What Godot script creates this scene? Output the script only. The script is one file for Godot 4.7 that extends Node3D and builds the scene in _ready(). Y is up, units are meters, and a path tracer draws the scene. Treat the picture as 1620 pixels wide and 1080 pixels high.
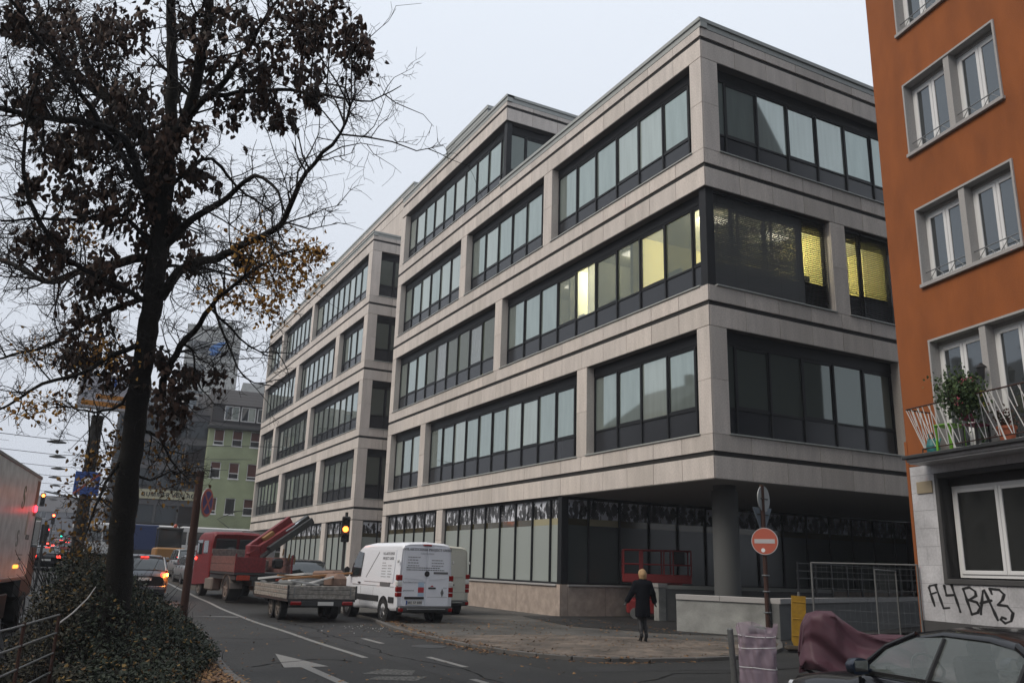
extends Node3D
# A street corner on a grey autumn evening: stone office building, orange house, side road, hedge and bare tree.
# Metres, y up. The street runs towards -z, the side road towards +x.

var M := {}
var N := {}
var rng := RandomNumberGenerator.new()
var box_cache := {}

class MB:
	# collects triangles; one material per mesh
	var v := PackedVector3Array()
	var n := PackedVector3Array()
	var c := PackedColorArray()
	var t := PackedVector2Array()
	var col := Color.WHITE
	var use_col := false
	var use_uv := false
	func tri(a: Vector3, b: Vector3, d: Vector3, na: Vector3, nb: Vector3, nd: Vector3) -> void:
		if (b - a).cross(d - a).dot(na + nb + nd) > 0.0:
			v.append_array([a, d, b]); n.append_array([na, nd, nb])
		else:
			v.append_array([a, b, d]); n.append_array([na, nb, nd])
		if use_col:
			c.append_array([col, col, col])
	func quad(a: Vector3, b: Vector3, d: Vector3, e: Vector3, nrm: Vector3) -> void:
		tri(a, b, d, nrm, nrm, nrm)
		tri(a, d, e, nrm, nrm, nrm)
	func quad_uv(a: Vector3, b: Vector3, d: Vector3, e: Vector3, nrm: Vector3) -> void:
		# a lower left, b lower right, d upper right, e upper left as seen from outside
		use_uv = true
		v.append_array([a, d, b, a, e, d])
		n.append_array([nrm, nrm, nrm, nrm, nrm, nrm])
		t.append_array([Vector2(0, 1), Vector2(1, 0), Vector2(1, 1), Vector2(0, 1), Vector2(0, 0), Vector2(1, 0)])
	func box(x: Transform3D, s: Vector3, bev := 0.0) -> void:
		var h := s * 0.5
		var b := minf(bev, minf(h.x, minf(h.y, h.z)) * 0.9)
		for ax in 3:
			var p := (ax + 1) % 3
			var q := (ax + 2) % 3
			for sg in [-1.0, 1.0]:
				var nn := Vector3.ZERO
				nn[ax] = sg
				var r := []
				for k in [[-1, -1], [1, -1], [1, 1], [-1, 1]]:
					var w := Vector3.ZERO
					w[ax] = sg * h[ax]
					w[p] = k[0] * (h[p] - b)
					w[q] = k[1] * (h[q] - b)
					r.append(x * w)
				quad(r[0], r[1], r[2], r[3], (x.basis * nn).normalized())
		if b <= 0.0:
			return
		for ax in 3:
			var p := (ax + 1) % 3
			var q := (ax + 2) % 3
			for sp in [-1.0, 1.0]:
				for sq in [-1.0, 1.0]:
					var nn := Vector3.ZERO
					nn[p] = sp; nn[q] = sq
					var r := []
					for k in [[-1, 0], [1, 0], [1, 1], [-1, 1]]:
						var w := Vector3.ZERO
						w[ax] = k[0] * (h[ax] - b)
						w[p] = sp * (h[p] - (b if k[1] == 1 else 0.0))
						w[q] = sq * (h[q] - (0.0 if k[1] == 1 else b))
						r.append(x * w)
					quad(r[0], r[1], r[2], r[3], (x.basis * nn).normalized())
		for sx in [-1.0, 1.0]:
			for sy in [-1.0, 1.0]:
				for sz in [-1.0, 1.0]:
					var sg := Vector3(sx, sy, sz)
					var nn := (x.basis * sg).normalized()
					tri(x * (sg * (h - Vector3(0, b, b))), x * (sg * (h - Vector3(b, 0, b))), x * (sg * (h - Vector3(b, b, 0))), nn, nn, nn)
	func bx(x0: float, x1: float, y0: float, y1: float, z0: float, z1: float, bev := 0.0) -> void:
		box(Transform3D(Basis(), Vector3((x0 + x1) / 2, (y0 + y1) / 2, (z0 + z1) / 2)), Vector3(absf(x1 - x0), absf(y1 - y0), absf(z1 - z0)), bev)
	func bar(a: Vector3, b: Vector3, w: float, h: float, bev := 0.0) -> void:
		var z := (b - a).normalized()
		var up := Vector3.UP if absf(z.y) < 0.95 else Vector3.RIGHT
		var xx := up.cross(z).normalized()
		box(Transform3D(Basis(xx, z.cross(xx), z), (a + b) / 2), Vector3(w, h, a.distance_to(b)), bev)
	func tube(pts: Array, rad: Array, sides := 6, caps := true) -> void:
		var rings := []
		var last_x := Vector3.ZERO
		for i in pts.size():
			var d: Vector3 = (pts[mini(i + 1, pts.size() - 1)] - pts[maxi(i - 1, 0)]).normalized()
			var xx := last_x
			if i == 0:
				xx = (Vector3.UP if absf(d.y) < 0.9 else Vector3.RIGHT)
			xx = (xx - d * xx.dot(d)).normalized()
			last_x = xx
			var yy := d.cross(xx)
			var ring := []
			for k in sides:
				var an := TAU * k / sides
				var o := xx * cos(an) + yy * sin(an)
				ring.append([pts[i] + o * rad[i], o])
			rings.append(ring)
		for i in rings.size() - 1:
			for k in sides:
				var a = rings[i][k]; var b = rings[i][(k + 1) % sides]
				var d = rings[i + 1][(k + 1) % sides]; var e = rings[i + 1][k]
				tri(a[0], b[0], d[0], a[1], b[1], d[1])
				tri(a[0], d[0], e[0], a[1], d[1], e[1])
		if caps:
			for i in [0, rings.size() - 1]:
				var nn: Vector3 = (pts[i] - pts[1 if i == 0 else i - 1]).normalized()
				for k in sides - 2:
					tri(rings[i][0][0], rings[i][k + 1][0], rings[i][k + 2][0], nn, nn, nn)
	func lathe(prof: Array, sides: int, x: Transform3D, smooth := true) -> void:
		# prof: [radius, y] from bottom to top
		for i in prof.size() - 1:
			var r0: float = prof[i][0]; var y0: float = prof[i][1]
			var r1: float = prof[i + 1][0]; var y1: float = prof[i + 1][1]
			var sl := Vector2(y1 - y0, r0 - r1).normalized()
			for k in sides:
				var a0 := TAU * k / sides; var a1 := TAU * (k + 1) / sides
				var d0 := Vector3(cos(a0), 0, sin(a0)); var d1 := Vector3(cos(a1), 0, sin(a1))
				var n0 := x.basis * (d0 * sl.x + Vector3.UP * sl.y); var n1 := x.basis * (d1 * sl.x + Vector3.UP * sl.y)
				if not smooth:
					n0 = (n0 + n1).normalized(); n1 = n0
				var p0 := x * (d0 * r0 + Vector3.UP * y0); var p1 := x * (d1 * r0 + Vector3.UP * y0)
				var p2 := x * (d1 * r1 + Vector3.UP * y1); var p3 := x * (d0 * r1 + Vector3.UP * y1)
				if r0 > 0.0001: tri(p0, p1, p2, n0, n1, n1)
				if r1 > 0.0001: tri(p0, p2, p3, n0, n1, n0)
	func ext(poly: PackedVector2Array, d: float, x: Transform3D) -> void:
		# outline in x,y; thickness d towards -z and +z
		var ix := Geometry2D.triangulate_polygon(poly)
		for s in [-0.5, 0.5]:
			var nn := (x.basis * Vector3(0, 0, signf(s))).normalized()
			for i in range(0, ix.size(), 3):
				var q := []
				for k in 3:
					var p := poly[ix[i + k]]
					q.append(x * Vector3(p.x, p.y, s * d))
				tri(q[0], q[1], q[2], nn, nn, nn)
		var ccw := not Geometry2D.is_polygon_clockwise(poly)
		for i in poly.size():
			var p := poly[i]; var q := poly[(i + 1) % poly.size()]
			var e := (q - p).normalized()
			var o := Vector2(e.y, -e.x) * (1.0 if ccw else -1.0)
			# Godot's clockwise test has y down, so flip the side when it disagrees
			var test := (p + q) / 2 + o * 0.0005
			if Geometry2D.is_point_in_polygon(test, poly): o = -o
			var nn := (x.basis * Vector3(o.x, o.y, 0)).normalized()
			quad(x * Vector3(p.x, p.y, -d / 2), x * Vector3(q.x, q.y, -d / 2), x * Vector3(q.x, q.y, d / 2), x * Vector3(p.x, p.y, d / 2), nn)
	func loft(rings: Array, closed := true, caps := true, mid := Vector3.INF) -> void:
		# rings of equal point counts; smooth normals from the grid
		var R := rings.size(); var K: int = rings[0].size()
		var cen := []
		for i in R:
			var s := Vector3.ZERO
			for p in rings[i]: s += p
			cen.append(s / K)
		var nr := []
		for i in R:
			var row := []
			for k in K:
				var a: Vector3 = rings[maxi(i - 1, 0)][k]; var b: Vector3 = rings[mini(i + 1, R - 1)][k]
				var k0 := (k - 1 + K) % K if closed else maxi(k - 1, 0)
				var k1 := (k + 1) % K if closed else mini(k + 1, K - 1)
				var nn: Vector3 = (b - a).cross(rings[i][k1] - rings[i][k0]).normalized()
				var from: Vector3 = cen[i] if mid == Vector3.INF else mid
				if nn.dot(rings[i][k] - from) < 0.0: nn = -nn
				row.append(nn)
			nr.append(row)
		for i in R - 1:
			for k in (K if closed else K - 1):
				var k1 := (k + 1) % K
				var a: Vector3 = rings[i][k]; var b: Vector3 = rings[i][k1]
				var d: Vector3 = rings[i + 1][k1]; var e: Vector3 = rings[i + 1][k]
				var fl := (b - a).cross(e - a)
				if fl.length() < 1e-9: fl = (d - b).cross(e - d)
				fl = fl.normalized()
				if fl.dot(nr[i][k] + nr[i + 1][k1]) < 0.0: fl = -fl
				var nn := []
				for w in [nr[i][k], nr[i][k1], nr[i + 1][k1], nr[i + 1][k]]:
					nn.append(w if w.dot(fl) > 0.75 else fl)   # hard edges stay hard
				tri(a, b, d, nn[0], nn[1], nn[2])
				tri(a, d, e, nn[0], nn[2], nn[3])
		if caps and closed:
			for i in [0, R - 1]:
				var nn: Vector3 = (cen[i] - cen[1 if i == 0 else R - 2]).normalized()
				for k in K:
					tri(cen[i], rings[i][k], rings[i][(k + 1) % K], nn, nn, nn)
	func mesh(m: Material) -> ArrayMesh:
		var a := []
		a.resize(Mesh.ARRAY_MAX)
		a[Mesh.ARRAY_VERTEX] = v
		a[Mesh.ARRAY_NORMAL] = n
		if use_col: a[Mesh.ARRAY_COLOR] = c
		if use_uv: a[Mesh.ARRAY_TEX_UV] = t
		var r := ArrayMesh.new()
		r.add_surface_from_arrays(Mesh.PRIMITIVE_TRIANGLES, a)
		r.surface_set_material(0, m)
		return r

func V(x: float, y: float, z: float) -> Vector3:
	return Vector3(x, y, z)

func P(x: float, y: float, z: float) -> Transform3D:
	return Transform3D(Basis(), Vector3(x, y, z))

func RT(x: float, y: float, z: float, ry := 0.0, rx := 0.0, rz := 0.0) -> Transform3D:
	return Transform3D(Basis.from_euler(Vector3(rx, ry, rz)), Vector3(x, y, z))

func numbered(called: String) -> String:
	if not N.has(called):
		N[called] = 0
		return called
	N[called] += 1
	return "%s_%03d" % [called, N[called]]

func tag(o: Node3D, label: String, category: String, group := "", kind := "") -> void:
	if label: o.set_meta("label", label)
	if category: o.set_meta("category", category)
	if group: o.set_meta("group", group)
	if kind: o.set_meta("kind", kind)

func thing(called: String, label: String, category: String, at := Vector3.ZERO, turn := 0.0, group := "") -> Node3D:
	var o := Node3D.new()
	o.name = numbered(called)
	add_child(o, true)
	o.position = at
	o.rotation.y = turn
	tag(o, label, category, group)
	return o

# one named mesh; x is given in the world, or in the parent's axes when own is true
func obj(called: String, mesh: Mesh, parent: Node = null, x := Transform3D(), own := true, stuff := false) -> MeshInstance3D:
	var o := MeshInstance3D.new()
	o.mesh = mesh
	if parent == null or parent == self:
		o.name = numbered(called)
		add_child(o, true)
		o.transform = x
	else:
		var key := "%d/%s" % [parent.get_instance_id(), called]
		if N.has(key):
			N[key] += 1
			o.name = "%s_%03d" % [called, N[key]]
		else:
			N[key] = 0
			o.name = called
		parent.add_child(o, true)
		if own: o.transform = x
		else: o.transform = parent.global_transform.affine_inverse() * x
	if stuff: o.set_meta("kind", "stuff")
	return o

func struct(called: String, mesh: Mesh, x := Transform3D()) -> MeshInstance3D:
	var o := obj(called, mesh, null, x)
	o.set_meta("kind", "structure")
	return o

func stuff_copies(called: String, mesh: Mesh, xs: Array, cols: Array, parent: Node = null) -> MultiMeshInstance3D:
	var mm := MultiMesh.new()
	mm.transform_format = MultiMesh.TRANSFORM_3D
	mm.use_colors = cols.size() > 0
	mm.mesh = mesh
	mm.instance_count = xs.size()
	for i in xs.size():
		mm.set_instance_transform(i, xs[i])
		if cols.size() > 0: mm.set_instance_color(i, cols[i])
	var o := MultiMeshInstance3D.new()
	o.multimesh = mm
	o.set_meta("kind", "stuff")
	if parent: o.name = called
	else: o.name = numbered(called)
	(parent if parent else self).add_child(o, true)
	return o

# shared box meshes, with softened edges
func cbox(s: Vector3, m: Material, bev := 0.0) -> ArrayMesh:
	var key := "%.3f/%.3f/%.3f/%.3f/%d" % [s.x, s.y, s.z, bev, m.get_instance_id()]
	if not box_cache.has(key):
		var b := MB.new()
		b.box(Transform3D(), s, bev)
		box_cache[key] = b.mesh(m)
	return box_cache[key]

func lin(r: float, g: float, b: float, a := 1.0) -> Color:
	var c := Color(r, g, b).linear_to_srgb()
	c.a = a
	return c

func mat(called: String, r: float, g: float, b: float, rough := 0.7, metal := 0.0, spec := 0.5) -> StandardMaterial3D:
	var m := StandardMaterial3D.new()
	m.resource_name = called
	m.albedo_color = lin(r, g, b)
	m.roughness = rough
	m.metallic = metal
	m.metallic_specular = spec
	M[called] = m
	return m

func glow(called: String, r: float, g: float, b: float, e: float) -> StandardMaterial3D:
	var m := mat(called, r * 0.5, g * 0.5, b * 0.5, 0.4)
	m.emission_enabled = true
	m.emission = lin(r, g, b)
	m.emission_energy_multiplier = e
	return m

func noise(freq: float, lo: float, hi: float, oct := 4, kind := FastNoiseLite.TYPE_SIMPLEX, seed_no := 1, size := 512, tint_lo := Color.WHITE, tint_hi := Color.WHITE) -> NoiseTexture2D:
	var f := FastNoiseLite.new()
	f.noise_type = kind
	f.frequency = freq
	f.fractal_octaves = oct
	f.seed = seed_no
	var g := Gradient.new()
	g.offsets = PackedFloat32Array([0.0, 0.3, 0.7, 1.0])
	var a := Color(lo * tint_lo.r, lo * tint_lo.g, lo * tint_lo.b)
	var z := Color(hi * tint_hi.r, hi * tint_hi.g, hi * tint_hi.b)
	g.colors = PackedColorArray([a, a.lerp(z, 0.35), a.lerp(z, 0.7), z])
	var t := NoiseTexture2D.new()
	t.width = size; t.height = size
	t.seamless = true
	t.noise = f
	t.color_ramp = g
	return t

func bump(freq: float, strength: float, seed_no := 5, kind := FastNoiseLite.TYPE_SIMPLEX, size := 512) -> NoiseTexture2D:
	var t := noise(freq, 0, 1, 4, kind, seed_no, size)
	t.color_ramp = null
	t.as_normal_map = true
	t.bump_strength = strength
	return t

func grainy(m: StandardMaterial3D, fine: Texture2D, scale: float, coarse: Texture2D = null, scale2 := 0.1, nrm: Texture2D = null, nscale := 1.0) -> StandardMaterial3D:
	m.albedo_texture = fine
	m.uv1_triplanar = true
	m.uv1_world_triplanar = true
	m.uv1_scale = Vector3.ONE * scale
	if coarse:
		m.detail_enabled = true
		m.detail_blend_mode = BaseMaterial3D.BLEND_MODE_MUL
		m.detail_albedo = coarse
		m.detail_uv_layer = BaseMaterial3D.DETAIL_UV_2
		m.uv2_triplanar = true
		m.uv2_world_triplanar = true
		m.uv2_scale = Vector3.ONE * scale2
	if nrm:
		m.normal_enabled = true
		m.normal_texture = nrm
		m.normal_scale = nscale
	return m

func glass(called: String, r: float, g: float, b: float, alpha: float) -> StandardMaterial3D:
	var m := mat(called, r, g, b, 0.02)
	m.albedo_color.a = alpha
	m.transparency = BaseMaterial3D.TRANSPARENCY_ALPHA
	return m

func text(called: String, s: String, size: float, m: Material, parent: Node, x: Transform3D, font := "Droid Sans", depth := 0.004, weight := 400) -> MeshInstance3D:
	var t := TextMesh.new()
	var f := SystemFont.new()
	f.font_names = PackedStringArray([font])
	f.font_weight = weight
	t.font = f
	t.text = s
	t.font_size = 48
	t.pixel_size = size / 35.0     # size = height of a capital letter
	t.depth = depth
	t.material = m
	return obj(called, t, parent, x)

# height of the street surface: it climbs beyond the junction, the forecourt beside it stays level
func lift(x: float, z: float) -> float:
	var f := clampf(-z - 28.0, 0.0, 110.0)
	var h := 0.026 * f * f / (f + 4.0)
	return h * (1.0 - smoothstep(9.5, 16.0, x)) if z > -56.0 else h * lerpf(1.0 - smoothstep(9.5, 16.0, x), 1.0, smoothstep(-56.0, -92.0, z))

func sky_and_camera() -> void:
	var cam := Camera3D.new()
	cam.name = "camera"
	var yaw := deg_to_rad(27.574); var pit := deg_to_rad(14.983); var rol := deg_to_rad(1.714)
	var fwd := V(sin(yaw) * cos(pit), sin(pit), -cos(yaw) * cos(pit))
	var right := V(cos(yaw), 0, sin(yaw))
	var up := right.cross(fwd)
	cam.transform = Transform3D(Basis(right * cos(rol) + up * sin(rol), up * cos(rol) - right * sin(rol), -fwd), V(0, 1.8, 0))
	cam.fov = 43.98
	cam.near = 0.1
	cam.far = 1500.0
	add_child(cam)
	cam.current = true
	var sm := ProceduralSkyMaterial.new()
	sm.sky_top_color = Color(0.925, 0.958, 1.0)
	sm.sky_horizon_color = Color(0.755, 0.775, 0.81)
	sm.sky_curve = 1.1
	sm.ground_bottom_color = Color(0.22, 0.22, 0.22)
	sm.ground_horizon_color = Color(0.45, 0.45, 0.46)
	sm.sky_energy_multiplier = SKY_ENERGY
	var cover := noise(0.006, 0.0, 0.10, 3, FastNoiseLite.TYPE_SIMPLEX, 11, 512)
	sm.sky_cover = cover
	sm.sky_cover_modulate = Color(1, 1, 1, 0.22)
	var sky := Sky.new()
	sky.sky_material = sm
	var env := Environment.new()
	env.background_mode = Environment.BG_SKY
	env.sky = sky
	env.tonemap_mode = Environment.TONE_MAPPER_LINEAR
	env.tonemap_exposure = 1.38
	env.sdfgi_enabled = true
	env.ssao_enabled = true
	env.ssil_enabled = true
	env.fog_enabled = true
	env.fog_density = 0.0007
	env.fog_light_color = Color(0.78, 0.80, 0.84)
	var we := WorldEnvironment.new()
	we.environment = env
	add_child(we)
	var sun := DirectionalLight3D.new()
	sun.light_energy = 0.5
	sun.light_angular_distance = 30.0
	sun.light_color = Color(1.0, 0.965, 0.92)
	sun.shadow_enabled = true
	add_child(sun)
	sun.look_at_from_position(V(-40, 45, -10), V(0, 0, -8))

const SKY_ENERGY := 0.965

func materials() -> void:
	var grain := noise(0.05, 0.88, 1.0, 5, FastNoiseLite.TYPE_SIMPLEX, 3)
	var blot := noise(0.012, 0.88, 1.0, 4, FastNoiseLite.TYPE_SIMPLEX, 8)
	var streak := noise(0.010, 0.90, 1.0, 5, FastNoiseLite.TYPE_SIMPLEX, 28)
	var speck := noise(0.25, 0.55, 1.0, 3, FastNoiseLite.TYPE_SIMPLEX, 4)
	var patch := noise(0.008, 0.62, 1.0, 5, FastNoiseLite.TYPE_SIMPLEX, 21)
	var bn := bump(0.12, 4.0)
	
	grainy(mat("stone", 0.74, 0.675, 0.625, 0.75), grain, 0.45, streak, 0.13).uv2_scale = V(0.35, 0.06, 0.35)
	grainy(mat("stone_b", 0.67, 0.61, 0.56, 0.75), grain, 0.5, streak, 0.11).uv2_scale = V(0.29, 0.05, 0.29)
	grainy(mat("stone_c", 0.79, 0.715, 0.655, 0.75), grain, 0.4, streak, 0.15).uv2_scale = V(0.4, 0.07, 0.4)
	grainy(mat("plinth_stone", 0.50, 0.41, 0.35, 0.7), noise(0.012, 0.84, 1.0, 5, FastNoiseLite.TYPE_SIMPLEX, 14), 0.35, blot, 0.2)
	mat("joint", 0.10, 0.09, 0.085, 0.9)
	mat("groove", 0.015, 0.014, 0.013, 0.8)
	mat("coping", 0.33, 0.345, 0.33, 0.5, 0.1)
	mat("frame", 0.012, 0.013, 0.015, 0.5, 0.0, 0.35)
	mat("spandrel", 0.024, 0.026, 0.031, 0.25, 0.0, 0.45)
	mat("soffit", 0.22, 0.21, 0.20, 0.9)
	grainy(mat("orange", 0.41, 0.120, 0.026, 0.9), noise(0.2, 0.80, 1.0, 3, FastNoiseLite.TYPE_SIMPLEX, 6), 0.9, noise(0.012, 0.84, 1.0, 5, FastNoiseLite.TYPE_SIMPLEX, 31), 0.09, bn, 0.6).uv2_scale = V(0.22, 0.08, 0.22)
	grainy(mat("white_tile", 0.74, 0.74, 0.77, 0.35), grain, 0.5, noise(0.014, 0.72, 1.0, 5, FastNoiseLite.TYPE_SIMPLEX, 33), 0.12)
	grainy(mat("grey_plaster", 0.12, 0.118, 0.12, 0.9), speck, 0.8, blot, 0.2)
	grainy(mat("light_trim", 0.40, 0.39, 0.385, 0.8), grain, 0.8)
	mat("white_paint", 0.70, 0.71, 0.72, 0.35)
	grainy(mat("asphalt", 0.037, 0.037, 0.035, 0.75), speck, 1.1, patch, 0.06, bn, 0.7)
	grainy(mat("asphalt_patch", 0.038, 0.038, 0.039, 0.7), speck, 1.2, patch, 0.1, bn, 0.7)
	grainy(mat("paving", 0.19, 0.18, 0.165, 0.85), noise(0.1, 0.6, 1.0, 4, FastNoiseLite.TYPE_CELLULAR, 9), 0.8, patch, 0.09, bump(0.09, 6.0, 12, FastNoiseLite.TYPE_CELLULAR), 0.8)
	grainy(mat("paver", 0.32, 0.26, 0.215, 0.85), speck, 1.3, patch, 0.12, bn, 0.6)
	grainy(mat("paver_b", 0.27, 0.225, 0.185, 0.85), speck, 1.3, patch, 0.12, bn, 0.6)
	grainy(mat("paver_c", 0.37, 0.295, 0.235, 0.85), speck, 1.3, patch, 0.12, bn, 0.6)
	grainy(mat("kerb", 0.20, 0.19, 0.18, 0.85), speck, 1.0, blot, 0.3, bn, 0.5)
	grainy(mat("marking", 0.36, 0.355, 0.34, 0.8), noise(0.12, 0.45, 1.0, 5, FastNoiseLite.TYPE_SIMPLEX, 17), 0.7)
	grainy(mat("soil", 0.045, 0.033, 0.022, 1.0), speck, 1.0)
	grainy(mat("dirt", 0.11, 0.085, 0.06, 1.0), speck, 0.9, patch, 0.2)
	grainy(mat("ramp_wall", 0.42, 0.43, 0.415, 0.85), grain, 0.7, noise(0.011, 0.7, 1.0, 5, FastNoiseLite.TYPE_SIMPLEX, 44), 0.2)
	grainy(mat("concrete", 0.16, 0.165, 0.165, 0.85), grain, 0.6, blot, 0.2)
	grainy(mat("rust", 0.075, 0.030, 0.020, 0.85), noise(0.08, 0.5, 1.0, 4, FastNoiseLite.TYPE_SIMPLEX, 51), 1.4)
	mat("steel", 0.22, 0.23, 0.235, 0.45, 0.7)
	mat("dark_steel", 0.05, 0.052, 0.054, 0.5, 0.4)
	mat("black", 0.012, 0.012, 0.013, 0.5)
	mat("rubber", 0.018, 0.018, 0.018, 0.85)
	mat("alloy", 0.30, 0.30, 0.31, 0.35, 0.7)
	mat("chrome", 0.6, 0.6, 0.6, 0.12, 1.0)
	grainy(mat("bark", 0.013, 0.0105, 0.008, 0.95), noise(0.03, 0.4, 1.0, 5, FastNoiseLite.TYPE_SIMPLEX, 61), 1.2, null, 0.1, bump(0.05, 10.0, 62), 1.0)
	mat("twig", 0.011, 0.009, 0.008, 0.95)
	for k in ["leaf_copy"]:
		var m := mat(k, 1, 1, 1, 0.75)
		m.vertex_color_use_as_albedo = true
		m.backlight_enabled = true
		m.backlight = Color(0.12, 0.12, 0.12)
		m.cull_mode = BaseMaterial3D.CULL_DISABLED
	var curtain := noise(0.010, 0.92, 1.0, 4, FastNoiseLite.TYPE_SIMPLEX, 88)
	# window glass: coated panes, frosted film, clear panes of the lit rooms
	grainy(mat("pane", 0.37, 0.435, 0.41, 0.03, 0.62, 0.8), curtain, 0.3).uv1_scale = V(0.5, 0.07, 0.5)
	grainy(mat("pane_pale", 0.45, 0.51, 0.48, 0.035, 0.50, 0.8), curtain, 0.3).uv1_scale = V(0.7, 0.05, 0.7)
	mat("pane_dark", 0.12, 0.142, 0.13, 0.03, 0.50, 0.8)  # darker tint: dark reflections on the end faces put into the colour
	mat("pane_house", 0.13, 0.145, 0.155, 0.03, 0.7, 0.8)
	mat("pane_black", 0.03, 0.032, 0.032, 0.04, 0.2, 0.6)
	mat("shop_pane_dark", 0.055, 0.065, 0.063, 0.2, 0.0, 0.5)  # darker panes for the front set back under the overhang
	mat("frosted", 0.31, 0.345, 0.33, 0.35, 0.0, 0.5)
	mat("strip_painted_lit", 0.34, 0.31, 0.19, 0.35)  # warm pale colour paints in a lit strip, no lamp behind
	mat("clear_strip", 0.06, 0.05, 0.025, 0.08, 0.1)
	glass("clear", 0.55, 0.62, 0.60, 0.16)
	mat("car_glass", 0.028, 0.034, 0.036, 0.03, 0.2, 0.8)
	glass("clear_car_glass", 0.16, 0.19, 0.185, 0.36)

func ground_and_road() -> void:
	var xs := [-420.0, -200.0, -100.0, -50.0, -25.0, -12.0, -6.0, 0.0, 3.0, 6.0, 9.5, 11.0, 13.0, 14.5, 16.0, 20.0, 30.0, 50.0, 100.0, 200.0, 420.0]
	var zs := [60.0, 20.0, 0.0, -15.0, -28.0]
	var zz := -30.0
	while zz > -140.0:
		zs.append(zz); zz -= 3.0
	zs.append_array([-142.0, -200.0, -400.0, -700.0])
	var g := MB.new()
	for i in xs.size() - 1:
		for j in zs.size() - 1:
			var q := []
			for k in [[i, j], [i + 1, j], [i + 1, j + 1], [i, j + 1]]:
				q.append(V(xs[k[0]], lift(xs[k[0]], zs[k[1]]), zs[k[1]]))
			g.quad(q[0], q[1], q[2], q[3], Vector3.UP)
	struct("road", g.mesh(M.asphalt))
	# forecourt and its kerb
	var kerb := [V(9.75, 0, -28), V(9.35, 0, -26), V(9.02, 0, -24), V(8.88, 0, -22), V(8.82, 0, -20.2), V(8.9, 0, -18.6), V(9.12, 0, -17.3), V(9.4, 0, -16.4), V(9.85, 0, -15.75), V(10.5, 0, -15.32), V(11.3, 0, -15.06), V(12.4, 0, -14.96), V(13.5, 0, -15.1), V(14.6, 0, -15.45), V(15.6, 0, -15.95), V(16.5, 0, -16.6), V(17.4, 0, -17.5), V(18.5, 0, -18.7)]
	var poly := PackedVector2Array()
	for p in kerb: poly.append(Vector2(p.x, p.z))
	for p in [V(18.7, 0, -19.1), V(40, 0, -23.2), V(40, 0, -29.3), V(17.0, 0, -29.3), V(17.0, 0, -28)]: poly.append(Vector2(p.x, p.z))
	var pm := MB.new()
	var ix := Geometry2D.triangulate_polygon(poly)
	for i in range(0, ix.size(), 3):
		pm.tri(V(poly[ix[i]].x, 0.06, poly[ix[i]].y), V(poly[ix[i + 1]].x, 0.06, poly[ix[i + 1]].y), V(poly[ix[i + 2]].x, 0.06, poly[ix[i + 2]].y), Vector3.UP, Vector3.UP, Vector3.UP)
	zz = -28.0
	while zz > -92.0:
		var z1 := zz - 2.0
		var cols := [9.75, 11.0, 13.0, 14.5, 16.0, 19.6]
		for i in cols.size() - 1:
			var q := []
			for k in [[i, zz], [i + 1, zz], [i + 1, z1], [i, z1]]:
				q.append(V(cols[k[0]], lift(cols[k[0]], k[1]) + 0.06, k[1]))
			pm.quad(q[0], q[1], q[2], q[3], Vector3.UP)
		pm.quad(V(9.75, lift(9.75, zz), zz), V(9.75, lift(9.75, zz) + 0.06, zz), V(9.75, lift(9.75, z1) + 0.06, z1), V(9.75, lift(9.75, z1), z1), Vector3.LEFT)
		zz = z1
	var pave := struct("pavement", pm.mesh(M.paving))
	# kerb stones, one by one
	var along := 0.0
	var pts := [V(9.75, 0, -60.0)]
	pts.append_array(kerb)
	for i in pts.size() - 1:
		var a: Vector3 = pts[i]; var b: Vector3 = pts[i + 1]
		var n := maxi(1, roundi(a.distance_to(b) / 1.0))
		for k in n:
			var p := a.lerp(b, float(k) / n); var q := a.lerp(b, float(k + 1) / n)
			p.y = lift(p.x, p.z) + 0.025; q.y = lift(q.x, q.z) + 0.025
			var d := (q - p)
			var L := d.length()
			d = d.normalized()
			var x := d.cross(Vector3.UP).normalized()
			obj("kerb_stone", cbox(V(0.13, 0.11, snappedf(L - 0.012, 0.02)), M.kerb, 0.012), pave, Transform3D(Basis(x, Vector3.UP, x.cross(Vector3.UP)), (p + q) / 2 + V(0, rng.randf_range(-0.004, 0.004), 0)))
	# small pavers of the corner: the nearest ones singly, the rest in one piece
	var spots := []
	var z := -15.0
	var row := 0
	while z > -24.5:
		var x := 8.8 + (0.12 if row % 2 else 0.0)
		while x < 19.0:
			var ok := true
			for k in [[-0.13, -0.09], [0.13, -0.09], [0.13, 0.09], [-0.13, 0.09]]:
				if not Geometry2D.is_point_in_polygon(Vector2(x + k[0], z + k[1]), poly): ok = false
			if ok and z > -19.6 + 0.75 * (x - 14.0) - 2.2 * absf(sin(x)) * 0.2 and z > -21.0:
				spots.append(V(x, 0.066, z))
			x += 0.248
		z -= 0.168
		row += 1
	spots.sort_custom(func(a, b): return V(11, 0, -13).distance_to(a) < V(11, 0, -13).distance_to(b))
	var pm3 := [M.paver, M.paver_b, M.paver_c]
	var rest := [MB.new(), MB.new(), MB.new()]
	for i in spots.size():
		var k := rng.randi() % 3
		var x := RT(spots[i].x, spots[i].y + rng.randf_range(-0.004, 0.004), spots[i].z, rng.randf_range(-0.02, 0.02), rng.randf_range(-0.012, 0.012), rng.randf_range(-0.012, 0.012))
		if i < 300: obj("paver", cbox(V(0.238, 0.03, 0.158), pm3[k], 0.006), pave, x)
		else: rest[k].box(x, V(0.238, 0.03, 0.158), 0.006)
	for k in 3:
		if rest[k].v.size(): obj("paver_field", rest[k].mesh(pm3[k]), pave, Transform3D(), true, true)
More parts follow.
